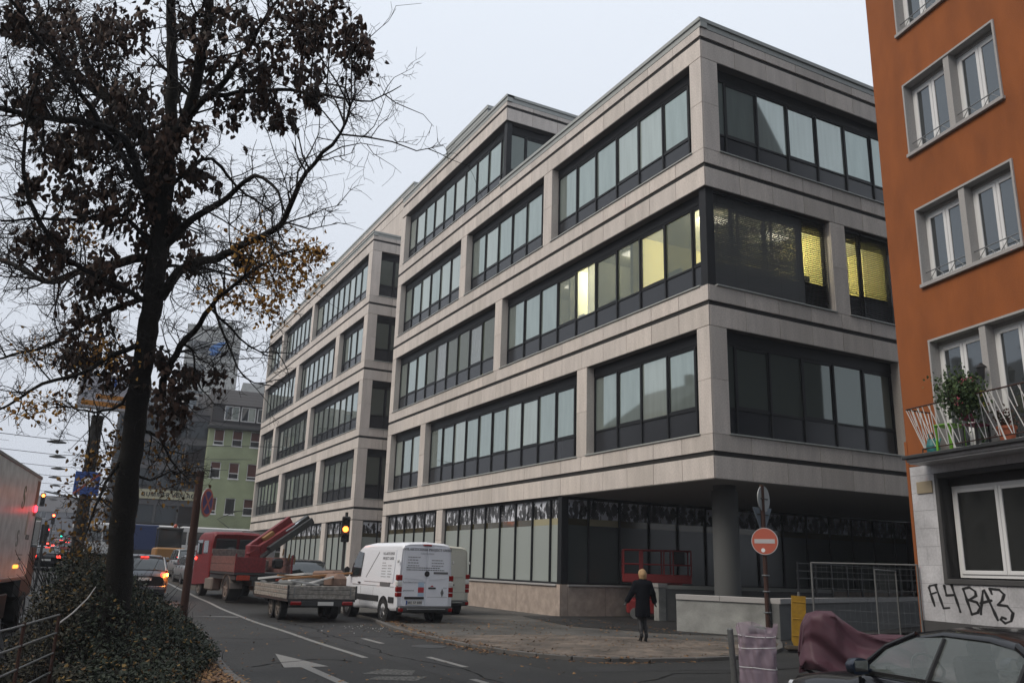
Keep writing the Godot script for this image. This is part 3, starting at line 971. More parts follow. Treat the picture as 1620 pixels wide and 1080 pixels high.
func office_far() -> void:
	var th := thing("office_building", "farther wing of the pale stone office beyond the gap, above the crane lorry", "building", V(26, 0, -72))
	var S := street_face()
	var E := side_face(-55.85)
	var z0 := -89.6; var z1 := -55.85
	var g := -57.75; var step := 1.5
	var st := []
	for k in 5: st.append(5.39 + 4.80 * k)
	for k in 4:
		belt(th, S, z0, z1, st[k], z1)
		belt(th, E, XF + 0.052, 26, st[k], 19.3)
	belt(th, S, z0, z1, st[4], z1, 0.36)
	belt(th, E, XF + 0.052, 26, st[4], 19.3, 0.36)
	coping(th, S, z0, z1 + 0.06, 24.95, 25.28)
	coping(th, E, XF, 26, 24.95, 25.278)
	var o := [[[-89.3, -78.9], [-77.8, -66.25], [-65.1, -56.62]], [[-88.9, -83.2], [-82.3, -70.5], [-69.6, -56.7]], [[-89.3, -76.2], [-75.2, -63.66], [-62.7, -56.7]], [[-89.3, -83.5], [-82.7, -72.17], [-71.5, -56.7]]]
	for k in 4:
		row(th, S, z0, z1, st[k] + 0.66, st[k + 1] - 0.78, o[k], g, step, any_pane)
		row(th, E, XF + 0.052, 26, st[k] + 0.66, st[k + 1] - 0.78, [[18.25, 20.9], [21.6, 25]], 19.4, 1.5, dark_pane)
	shop_strip(th, S, -62.25, -56.7, 1.24, 4.58, g, step, [])
	shop_strip(th, S, -74.6, -63.3, 1.24, 4.58, g, step, [])
	for q in [[-63.3, -62.25], [-56.7, z1], [-75.6, -74.6]]: pier(th, S, q[0], q[1], 0.0, 4.58)
	shop_strip(th, E, 18.3, 26, 1.24, 4.58, 19.4, 1.5, [])
	pier(th, E, XF + 0.052, 18.3, 0.0, 4.58)
	var core := MB.new()
	core.bx(18.2, 36, 4.7, 24.9, -89.3, -56.4)
	core.bx(18.2, 36, 0, 4.7, -75.6, -56.4)
	core.bx(XF + 0.06, 36, 4.62, 24.9, -89.6, -89.25)
	core.bx(26, 40, 0, 24.9, -56.4, -49.0)      # link behind the gap
	obj("inner_wall", core.mesh(M.stone_b), th, Transform3D(), false)
	var so := MB.new()
	so.bx(XF + 0.02, 36, 4.60, 4.66, -89.55, -75.6)
	obj("soffit", so.mesh(M.soffit), th, Transform3D(), false)
	# set-back top storey
	var T := Transform3D(Basis(V(0, 0, 1), Vector3.UP, V(-1, 0, 0)), V(20.4, 0, 0))
	var U := side_face(-55.9)
	belt(th, T, -88, -55.9, 29.2, z1, 0.34)
	belt(th, U, 20.46, 30, 29.2, 21.9, 0.34)
	coping(th, T, -88, -55.84, 29.55, 29.92)
	coping(th, U, 20.4, 30, 29.55, 29.918)
	row(th, T, -88, -55.9, 25.3, 28.4, [[-72.0, -57.0], [-87.0, -73.0]], g, step, any_pane)
	var tp := MB.new()
	tp.bx(20.9, 30, 24.9, 29.3, -87.8, -56.35)
	obj("top_storey_wall", tp.mesh(M.stone_b), th, Transform3D(), false)

# garage ramp walls in front of the overhang
func ramp_walls() -> void:
	var th := thing("ramp_wall", "low white rendered wall with stone coping along the garage ramp", "wall", V(18.8, 0, -19.3))
	var wall := func(a: Vector3, b: Vector3, h: float, m: Material) -> void:
		var d := (b - a).normalized()
		var L := a.distance_to(b)
		var x := Transform3D(Basis(d, Vector3.UP, d.cross(Vector3.UP)), (a + b) / 2)
		obj("wall", cbox(V(L, h - 0.16, 0.24), m, 0.01), th, x * P(0, (h - 0.16) / 2, 0), false)
		var n := maxi(1, roundi(L / 1.3))
		for k in n:
			obj("coping_stone", cbox(V(snappedf(L / n - 0.008, 0.005) + (0.03 if n == 1 else 0.0), 0.16, 0.32), M.light_trim, 0.012), th, x * P((k + 0.5) * L / n - L / 2, h - 0.08, 0), false)
	wall.call(V(17.55, 0, -21.9), V(18.85, 0, -19.35), 1.16, M.ramp_wall)
	wall.call(V(18.98, 0, -19.2), V(33.0, 0, -24.2), 1.16, M.concrete)
	var t2 := thing("ramp_wall", "short grey wall end with white pier behind the walking person", "wall", V(20.4, 0, -26.5))
	for q in [[V(20.5, 0, -26.5), V(27.3, 0, -24.6)]]:
		var a: Vector3 = q[0]; var b: Vector3 = q[1]
		var d := (b - a).normalized()
		var x := Transform3D(Basis(d, Vector3.UP, d.cross(Vector3.UP)), (a + b) / 2)
		obj("wall", cbox(V(7.1, 1.2, 0.22), M.concrete, 0.01), t2, x * P(0, 0.6, 0), false)
		obj("coping_stone", cbox(V(7.12, 0.14, 0.30), M.coping, 0.012), t2, x * P(0, 1.27, 0), false)
	obj("pier", cbox(V(0.34, 1.25, 0.3), M.ramp_wall, 0.01), t2, P(20.38, 0.625, -26.48), false)
	obj("pier_cap", cbox(V(0.44, 0.15, 0.38), M.light_trim, 0.012), t2, P(20.38, 1.325, -26.48), false)
	# slim steel posts and rails of the ramp
	var rl := thing("ramp_railing", "dark slim railing posts standing behind the ramp wall coping", "railing", V(26, 0, -23))
	for k in 10:
		obj("post", cbox(V(0.05, 1.1, 0.05), M.dark_steel), rl, P(21.3 + k * 1.25, 1.7, -20.5 - k * 0.44), false)
	for y in [1.75, 1.98, 2.22]:
		var b := MB.new()
		b.bar(V(21.2, y, -20.47), V(32.6, y, -24.48), 0.03, 0.03)
		obj("rail", b.mesh(M.dark_steel), rl, Transform3D(), false)

# wall plate with openings: boxes of thickness d behind the plane z = 0 of F
func holed(b: MB, u0: float, u1: float, y0: float, y1: float, holes: Array, d: float) -> void:
	var us := [u0, u1]; var ys := [y0, y1]
	for h in holes:
		for k in 2:
			if h[k] > u0 and h[k] < u1 and not us.has(h[k]): us.append(h[k])
			if h[2 + k] > y0 and h[2 + k] < y1 and not ys.has(h[2 + k]): ys.append(h[2 + k])
	us.sort(); ys.sort()
	for i in us.size() - 1:
		var run := -1.0
		for j in ys.size() - 1:
			var cx: float = (us[i] + us[i + 1]) / 2; var cy: float = (ys[j] + ys[j + 1]) / 2
			var inside := false
			for h in holes:
				if cx > h[0] and cx < h[1] and cy > h[2] and cy < h[3]: inside = true
			if not inside and run < 0.0: run = ys[j]
			if run >= 0.0 and (inside or j == ys.size() - 2):
				b.bx(us[i], us[i + 1], run, ys[j] if inside else ys[j + 1], -d, 0)
				run = -1.0

# a white two-leaf casement: frame, leaves with panes
func casement(th: Node3D, F: Transform3D, u0: float, u1: float, y0: float, y1: float, d: float, pm: Material, leaves := 2, fm: Material = null) -> MeshInstance3D:
	var f := MB.new()
	var t := 0.06
	f.bx(u0, u0 + t, y0, y1, -d - 0.07, -d); f.bx(u1 - t, u1, y0, y1, -d - 0.07, -d)
	f.bx(u0 + t, u1 - t, y1 - t, y1, -d - 0.07, -d); f.bx(u0 + t, u1 - t, y0, y0 + t, -d - 0.07, -d)
	var w := obj("window", f.mesh(fm if fm else M.white_paint), th, F, false)
	var lw := (u1 - u0 - 2 * t) / leaves
	for k in leaves:
		var a := u0 + t + lw * k + 0.004; var b := a + lw - 0.008
		var s := MB.new()
		var q := 0.075
		s.bx(a, a + q, y0 + t, y1 - t, -d - 0.05, -d + 0.02, 0.008); s.bx(b - q, b, y0 + t, y1 - t, -d - 0.05, -d + 0.02, 0.008)
		s.bx(a + q, b - q, y1 - t - q, y1 - t, -d - 0.05, -d + 0.02, 0.008); s.bx(a + q, b - q, y0 + t, y0 + t + q, -d - 0.05, -d + 0.02, 0.008)
		obj("leaf_frame", s.mesh(fm if fm else M.white_paint), w)
		obj("pane", cbox(V(b - a - 2 * q, y1 - y0 - 2 * t - 2 * q, 0.012), pm), w, Transform3D(Basis.from_euler(V(rng.randf_range(-0.006, 0.006), rng.randf_range(-0.006, 0.006), 0)), V((a + b) / 2, (y0 + y1) / 2, -d - 0.01)))
	return w

func orange_house() -> void:
	var az := deg_to_rad(12.0)
	var at := V(15.6, 0, -11.8)
	var F := Transform3D(Basis(V(-sin(az), 0, cos(az)), Vector3.UP, V(-cos(az), 0, -sin(az))), at)
	var th := thing("orange_house", "orange plastered house with white tiled ground floor, window pairs and balcony", "building", at)
	var holes := []
	for c in [0.92, 6.4, 11.0]:
		holes.append([c, c + 2.53, 16.76, 18.5])
		holes.append([c, c + 2.53, 13.76, 15.5])
		holes.append([c, c + 2.53, 10.76, 12.5])
		holes.append([c, c + 2.53, 7.75, 9.49])
		holes.append([c, c + 2.75, 4.22, 6.58])
	var b := MB.new()
	holed(b, 0, 16, 4.07, 23.5, holes, 0.30)
	b.bx(0, 16, 4.07, 23.5, -22.5, -0.65)
	var rf := MB.new()
	rf.ext(PackedVector2Array([Vector2(-0.3, 23.45), Vector2(11.2, 35.0), Vector2(22.8, 23.45)]), 16.2, Transform3D(Basis(V(0, 0, -1), Vector3.UP, V(1, 0, 0)), V(8, 0, 0)))
	b.bx(0, 0.4, 4.07, 23.5, -0.65, -0.30)
	b.bx(15.6, 16, 4.07, 23.5, -0.65, -0.30)
	obj("wall", b.mesh(M.orange), th, F, false)
	obj("roof", rf.mesh(mat("dark_roof", 0.05, 0.048, 0.05, 0.8)), th, F, false)  # out of view, shaped for the gable reflected in the office panes
	b = MB.new()
	b.bx(-0.04, -0.002, 0.0, 23.4, -22.4, -0.5)
	obj("end_wall", b.mesh(M.grey_plaster), th, F, false)  # out of view, grey to darken its reflection in the office panes
	# white tiled ground floor
	var lowholes := [[0.80, 4.2, 1.84, 3.77], [6.0, 9.2, 1.84, 3.77], [10.8, 12.4, 0.98, 3.6]]
	b = MB.new()
	holed(b, 0.006, 15.9, 0.98, 4.062, lowholes, 0.28)
	b.bx(0.006, 15.9, 0.98, 4.06, -20.4, -0.66)
	obj("ground_floor_wall", b.mesh(M.grey_plaster), th, F * P(0, 0, -0.03), false)
	var tw := 0.62; var tht := 0.3775
	for j in 9:
		var u := 0.0 - (0.31 if j % 2 else 0.0)
		var y := 1.03 + j * 0.355
		tht = minf(0.355, 4.06 - y)
		while u < 6.0:
			var a := maxf(u, 0.0) ; var e := minf(u + tw, 6.0)
			var pieces := [[a, e]]
			for h in lowholes:
				if y + tht > h[2] - 0.08 and y < h[3] + 0.08:
					var np := []
					for q in pieces:
						if q[1] <= h[0] - 0.1 or q[0] >= h[1] + 0.1: np.append(q)
						else:
							if q[0] < h[0] - 0.1: np.append([q[0], h[0] - 0.1])
							if q[1] > h[1] + 0.1: np.append([h[1] + 0.1, q[1]])
					pieces = np
			for q in pieces:
				if q[1] - q[0] > 0.04:
					obj("tile", cbox(V(snappedf(q[1] - q[0] - 0.003, 0.001), tht - 0.003, 0.03), M.white_tile, 0.003), th, F * P((q[0] + q[1]) / 2, y + tht / 2, -0.014 + rng.randf_range(-0.001, 0.001)), false)
			u += tw
	b = MB.new()
	b.bx(0.004, 15.95, 0, 1.028, -20.4, 0.03)
	obj("plinth", b.mesh(M.grey_plaster), th, F, false)
	b = MB.new()
	b.bx(-0.05, 0.03, 0.3, 4.6, -0.12, 0.012)
	obj("corner_trim", b.mesh(M.orange), th, F, false)
	# ground floor windows with their dark surround
	for h in [lowholes[0], lowholes[1]]:
		b = MB.new()
		b.bx(h[0] - 0.1, h[0], h[2] - 0.1, h[3] + 0.1, -0.3, 0.025, 0.01)
		b.bx(h[1], h[1] + 0.1, h[2] - 0.1, h[3] + 0.1, -0.3, 0.025, 0.01)
		b.bx(h[0], h[1], h[3], h[3] + 0.1, -0.3, 0.025, 0.01)
		b.bx(h[0], h[1], h[2] - 0.1, h[2], -0.3, 0.035, 0.01)
		obj("window_surround", b.mesh(M.grey_plaster), th, F, false)
		casement(th, F, h[0] + 0.05, h[1] - 0.02, h[2] + 0.03, h[3] - 0.16, 0.25, M.pane_black, 3)
		b = MB.new()
		b.bx(h[0], h[1], h[3] - 0.16, h[3], -0.36, -0.24)
		obj("shutter_box", b.mesh(M.grey_plaster), th, F, false)
	# window pairs with light surrounds and small guard rails
	for h in holes:
		var door: bool = h[2] < 5.0
		var u0: float = h[0]; var u1: float = h[1]; var y0: float = h[2]; var y1: float = h[3]
		b = MB.new()
		var e := 0.045
		b.bx(u0, u0 + e, y0, y1, -0.30, 0.035); b.bx(u1 - e, u1, y0, y1, -0.30, 0.035)
		b.bx(u0 + e, u1 - e, y1 - e, y1, -0.30, 0.035)
		if not door: b.bx(u0 - 0.03, u1 + 0.03, y0 - 0.035, y0 + e, -0.30, 0.07, 0.006)
		var mid := (u0 + u1) / 2
		var pw := 0.075
		b.bx(mid - pw, mid + pw, y0 + (0.0 if door else e), y1 - e, -0.30, 0.012)
		obj("window_surround", b.mesh(M.light_trim), th, F, false)
		for q in [[u0 + e, mid - pw], [mid + pw, u1 - e]]:
			casement(th, F, q[0], q[1], y0 + (0.0 if door else e), y1 - e - 0.07, 0.20, M.pane_house)
			b = MB.new()
			b.bx(q[0], q[1], y1 - e - 0.07, y1 - e, -0.3, -0.17)
			obj("shutter_box", b.mesh(M.light_trim), th, F, false)
			if not door:
				var r := MB.new()
				var ry := y0 + 0.30
				r.tube([F * V(q[0] + 0.01, ry, -0.06), F * V(q[1] - 0.01, ry, -0.06)], [0.013, 0.013], 6)
				var n := 4
				for k in n:
					var x0 := lerpf(q[0] + 0.03, q[1] - 0.03, float(k) / n); var x1 := lerpf(q[0] + 0.03, q[1] - 0.03, float(k + 1) / n)
					var up: bool = k % 2 == 0
					r.tube([F * V(x0, y0 + e if up else ry, -0.06), F * V(x1, ry if up else y0 + e, -0.06)], [0.008, 0.008], 5)
					r.tube([F * V((x0 + x1) / 2, y0 + e, -0.06), F * V((x0 + x1) / 2, (ry + y0) / 2, -0.06)], [0.007, 0.007], 5)
				obj("guard_rail", r.mesh(M.steel), th, at_origin(th), true)
	# balcony
	b = MB.new()
	b.bx(0.52, 9.0, 4.07, 4.20, -0.3, 0.50, 0.02)
	obj("balcony_slab", b.mesh(M.white_tile), th, F, false)
	b = MB.new()
	b.bx(0.48, 9.05, 4.13, 4.205, 0.46, 0.57, 0.015)
	obj("gutter", b.mesh(M.dark_steel), th, F, false)
	b = MB.new()
	b.bx(0.55, 9.0, 4.035, 4.068, 0.0, 0.46, 0.01)
	obj("balcony_underside", b.mesh(M.white_tile), th, F, false)
	var rail := MB.new()
	rail.tube([F * V(0.80, 5.08, 0.05), F * V(0.80, 5.10, 0.62), F * V(9.0, 5.10, 0.62)], [0.016, 0.016, 0.016], 6)
	rail.tube([F * V(0.97, 4.30, 0.05), F * V(0.97, 4.30, 0.46), F * V(9.0, 4.30, 0.46)], [0.012, 0.012, 0.012], 6)
	rail.tube([F * V(0.97, 4.30, 0.46), F * V(0.97, 4.19, 0.46)], [0.012, 0.012], 6)
	var bal := obj("balcony_railing", rail.mesh(M.rust), th, at_origin(th))
	var bars := func(p0: Vector3, p1: Vector3) -> void:
		var q := MB.new()
		q.tube([p0, p1], [0.009, 0.009], 5)
		obj("railing_bar", q.mesh(M.white_paint), bal)
	var u := 0.92
	while u < 8.8:
		bars.call(F * V(u - 0.12, 5.09, 0.62), F * V(u + 0.10, 4.31, 0.46))
		bars.call(F * V(u + 0.22, 5.09, 0.62), F * V(u + 0.14, 4.31, 0.46))
		bars.call(F * V(u + 0.02, 5.09, 0.62), F * V(u + 0.06, 4.74, 0.55))
		u += 0.30
	for k in 3:
		bars.call(F * V(0.80, 5.09, 0.10 + 0.18 * k), F * V(0.97, 4.31, 0.13 + 0.12 * k))
		bars.call(F * V(0.80, 5.09, 0.20 + 0.18 * k), F * V(0.97, 4.31, 0.15 + 0.12 * k))
	for k in [1.75, 2.9]:
		bars.call(F * V(k - 0.1, 5.10, 0.625), F * V(k + 0.06, 4.22, 0.465))
		bars.call(F * V(k - 0.085, 5.10, 0.625), F * V(k + 0.075, 4.22, 0.465))
	# street name plate, weathered
	obj("wall_plate", cbox(V(0.42, 0.24, 0.025), mat("old_plate", 0.30, 0.25, 0.17, 0.8), 0.004), th, F * P(0.42, 3.62, 0.014), false)
	# painted tag on the tiles
	var im := Image.create(640, 320, false, Image.FORMAT_RGBA8)
	im.fill(Color(0.02, 0.02, 0.022, 0.0))
	var stroke := func(pts: Array) -> void:
		for i in pts.size() - 1:
			var a: Vector2 = pts[i]; var e: Vector2 = pts[i + 1]
			var n := int(a.distance_to(e) / 2.0) + 1
			for k in n + 1:
				var p := a.lerp(e, float(k) / n)
				var rr := 9.0 + 2.0 * sin(p.y * 0.05 + i)
				for y in range(int(p.y - rr - 3), int(p.y + rr + 4)):
					for x in range(int(p.x - rr - 3), int(p.x + rr + 4)):
						if x < 0 or y < 0 or x >= 640 or y >= 320: continue
						var al := clampf((rr + 2.0 - Vector2(x, y).distance_to(p)) / 5.0, 0.0, 0.85)
						if al > im.get_pixel(x, y).a: im.set_pixel(x, y, Color(0.02, 0.02, 0.022, al))
	var vv := func(a: Array) -> Array:
		var r := []
		for i in range(0, a.size(), 2): r.append(Vector2(a[i], a[i + 1]))
		return r
	for s in [[62, 210, 30, 60, 40, 45, 92, 32], [38, 115, 84, 98], [84, 40, 128, 225, 172, 218], [150, 40, 160, 118, 215, 112], [205, 30, 250, 245], [288, 65, 330, 258], [285, 60, 330, 45, 370, 75, 372, 110, 320, 145, 300, 142], [320, 145, 372, 160, 392, 200, 372, 240, 330, 258], [392, 250, 422, 70, 432, 62, 500, 285], [400, 165, 470, 140], [470, 50, 480, 90], [470, 50, 530, 55, 560, 90, 545, 130, 510, 170], [515, 170, 570, 175, 602, 225, 585, 285, 545, 305, 520, 280, 530, 262, 550, 270]]:
		stroke.call(vv.call(s))
	var gm := mat("spray_paint", 1, 1, 1, 0.6)
	gm.albedo_texture = ImageTexture.create_from_image(im)
	gm.transparency = BaseMaterial3D.TRANSPARENCY_ALPHA
	var q := MB.new()
	q.quad_uv(V(0.22, 1.10, 0), V(2.42, 1.10, 0), V(2.42, 1.83, 0), V(0.22, 1.83, 0), V(0, 0, 1))
	obj("graffiti", q.mesh(gm), th, F * P(-0.06, -0.03, 0.0035), false)
	balcony_things(F)

func at_origin(th: Node3D) -> Transform3D:
	return th.global_transform.affine_inverse()

func balcony_things(F: Transform3D) -> void:
	var pt := thing("flower_box", "yellow green pot of pink geraniums hanging on the balcony railing", "flower pot", F * V(2.36, 5.02, 0.68))
	var pm := mat("lime_plastic", 0.36, 0.38, 0.02, 0.5)
	var b := MB.new()
	b.lathe([[0.0, -0.12], [0.10, -0.12], [0.13, 0.14], [0.145, 0.14], [0.145, 0.17], [0.12, 0.17], [0.0, 0.13]], 18, P(0.36, 0.02, 0.04))
	obj("pot", b.mesh(pm), pt)
	b = MB.new()
	b.lathe([[0.0, -0.12], [0.10, -0.12], [0.13, 0.14], [0.145, 0.14], [0.145, 0.17], [0.12, 0.17], [0.0, 0.13]], 18, P(-0.25, 0.0, -0.02))
	obj("pot", b.mesh(M.rust), pt)
	var leaf := leaf_mesh(0.055, 0.06, 0.01)
	var xs := []; var cs := []
	for i in 2100:
		var p := V(rng.randfn(-0.06, 0.24), rng.randfn(0.06, 0.19), rng.randfn(0.02, 0.13))
		xs.append(Transform3D(rand_basis(rng.randf_range(0.7, 1.3)), p))
		cs.append(Color(0.022, 0.05, 0.016).lerp(Color(0.06, 0.10, 0.03), rng.randf()))
	stuff_copies("foliage", leaf, xs, cs, pt)
	xs = []; cs = []
	for i in 90:
		var k := i / 10
		var cen := V(sin(k * 2.3) * 0.38 - 0.06, cos(k * 1.7) * 0.26 + 0.12, 0.16)
		xs.append(Transform3D(rand_basis(0.55), cen + V(rng.randfn(0, 0.025), rng.randfn(0, 0.02), rng.randfn(0, 0.025))))
		cs.append(Color(0.42, 0.06, 0.10).lerp(Color(0.5, 0.16, 0.2), rng.randf()))
	stuff_copies("blossom", leaf, xs, cs, pt)
	var st := thing("plastic_table", "small lime green plastic table on the balcony behind the railing", "table", F * V(1.48, 4.20, 0.24))
	var green := mat("lime_green", 0.16, 0.42, 0.03, 0.5)
	obj("table_top", cbox(V(0.5, 0.03, 0.38), green, 0.01), st, P(0, 0.5, 0))
	for s in [[-0.2, -0.15], [0.2, -0.15], [-0.2, 0.15], [0.2, 0.15]]: obj("leg", cbox(V(0.04, 0.48, 0.04), green, 0.006), st, P(s[0], 0.245, s[1]))
	var wc := thing("watering_can", "teal plastic watering can standing at the left end of the balcony", "watering can", F * V(1.06, 4.20, 0.28))
	var teal := mat("teal", 0.02, 0.16, 0.17, 0.5)
	b = MB.new()
	b.lathe([[0.0, 0.0], [0.12, 0.0], [0.13, 0.16], [0.09, 0.30], [0.0, 0.31]], 16, P(0, 0, 0))
	obj("body", b.mesh(teal), wc)
	b = MB.new()
	b.tube([V(0.1, 0.08, 0), V(0.2, 0.25, 0), V(0.24, 0.33, 0)], [0.02, 0.015, 0.02], 8)
	obj("spout", b.mesh(teal), wc)
	b = MB.new()
	b.tube([V(-0.08, 0.27, 0), V(-0.13, 0.38, 0), V(0.0, 0.42, 0), V(0.07, 0.3, 0)], [0.012, 0.012, 0.012, 0.012], 6)
	obj("handle", b.mesh(teal), wc)
	var ch := thing("chair", "dark red folding chair on the balcony behind the geraniums", "chair", F * V(1.95, 4.20, 0.12))
	var wine := mat("wine", 0.16, 0.01, 0.05, 0.7)
	obj("seat", cbox(V(0.42, 0.03, 0.3), wine, 0.008), ch, P(0, 0.45, 0.05))
	obj("backrest", cbox(V(0.42, 0.4, 0.03), wine, 0.008), ch, P(0, 0.75, -0.12))
	for s in [[-0.19, -0.1], [0.19, -0.1], [-0.19, 0.17], [0.19, 0.17]]: obj("leg", cbox(V(0.025, 0.45, 0.025), M.dark_steel), ch, P(s[0], 0.225, s[1]))
	var gn := thing("terracotta_pot", "terracotta pot with a dark plant on the balcony under the right window", "flower pot", F * V(2.82, 4.20, 0.26))
	b = MB.new()
	b.lathe([[0.0, 0.0], [0.11, 0.0], [0.15, 0.24], [0.17, 0.24], [0.17, 0.29], [0.0, 0.27]], 18, P(0, 0, 0))
	obj("pot", b.mesh(mat("terracotta", 0.34, 0.10, 0.05, 0.8)), gn)
	xs = []; cs = []
	for i in 240:
		xs.append(Transform3D(rand_basis(rng.randf_range(0.6, 1.0)), V(rng.randfn(0, 0.1), 0.42 + rng.randfn(0, 0.1), rng.randfn(0, 0.1))))
		cs.append(Color(0.02, 0.04, 0.015).lerp(Color(0.09, 0.03, 0.03), rng.randf()))
	stuff_copies("foliage", leaf, xs, cs, gn)
	var lt := thing("wall_lantern", "dark iron lantern on the pier between the balcony doors", "lantern", F * V(2.30, 5.62, 0.02))
	b = MB.new()
	b.lathe([[0.0, -0.16], [0.05, -0.14], [0.075, 0.06], [0.09, 0.07], [0.02, 0.15], [0.0, 0.16]], 6, P(0, 0, 0.13), false)
	obj("lamp_body", b.mesh(M.black), lt, Transform3D(F.basis, Vector3.ZERO))
	b = MB.new()
	b.bar(V(0, 0.1, 0.0), V(0, 0.16, 0.13), 0.02, 0.02)
	obj("bracket", b.mesh(M.black), lt, Transform3D(F.basis, Vector3.ZERO))

# plain house: walls with rows of windows built one by one
func far_house(called: String, label: String, at: Vector3, turn: float, w: float, d: float, h: float, wm: Material, rows: Array, xs: Array, ww: float, wh: float, fm: Material, pm: Material, blind: Material = null) -> Node3D:
	var th := thing(called, label, "building", at, turn)
	var b := MB.new()
	var holes := []
	for y in rows:
		for x in xs: holes.append([x - ww / 2, x + ww / 2, y, y + wh])
	holed(b, 0, w, -3, h, holes, 0.25)
	b.bx(0, w, -3, h, -d, -0.4)
	obj("wall", b.mesh(wm), th)
	for q in holes:
		var f := MB.new()
		f.bx(q[0], q[0] + 0.07, q[2], q[3], -0.2, -0.1); f.bx(q[1] - 0.07, q[1], q[2], q[3], -0.2, -0.1)
		f.bx(q[0] + 0.07, q[1] - 0.07, q[3] - 0.07, q[3], -0.2, -0.1); f.bx(q[0] - 0.05, q[1] + 0.05, q[2] - 0.06, q[2] + 0.09, -0.2, 0.06)
		var wn := obj("window", f.mesh(fm), th)
		var cut: float = rng.randf_range(0.35, 0.75) * wh if blind and rng.randf() < 0.75 else 0.0
		obj("pane", cbox(V(snappedf(ww - 0.14, 0.01), wh - 0.16 - cut, 0.02), pm), wn, P((q[0] + q[1]) / 2, q[2] + 0.09 + (wh - 0.16 - cut) / 2, -0.16))
		if cut > 0.0:
			obj("blind", cbox(V(snappedf(ww - 0.14, 0.01), cut - 0.02, 0.03), blind), wn, P((q[0] + q[1]) / 2, q[3] - 0.07 - cut / 2, -0.15))
			obj("window_bar", cbox(V(snappedf(ww - 0.14, 0.01), 0.09, 0.05), fm), wn, P((q[0] + q[1]) / 2, q[3] - 0.07 - cut - 0.03, -0.15))
	return th

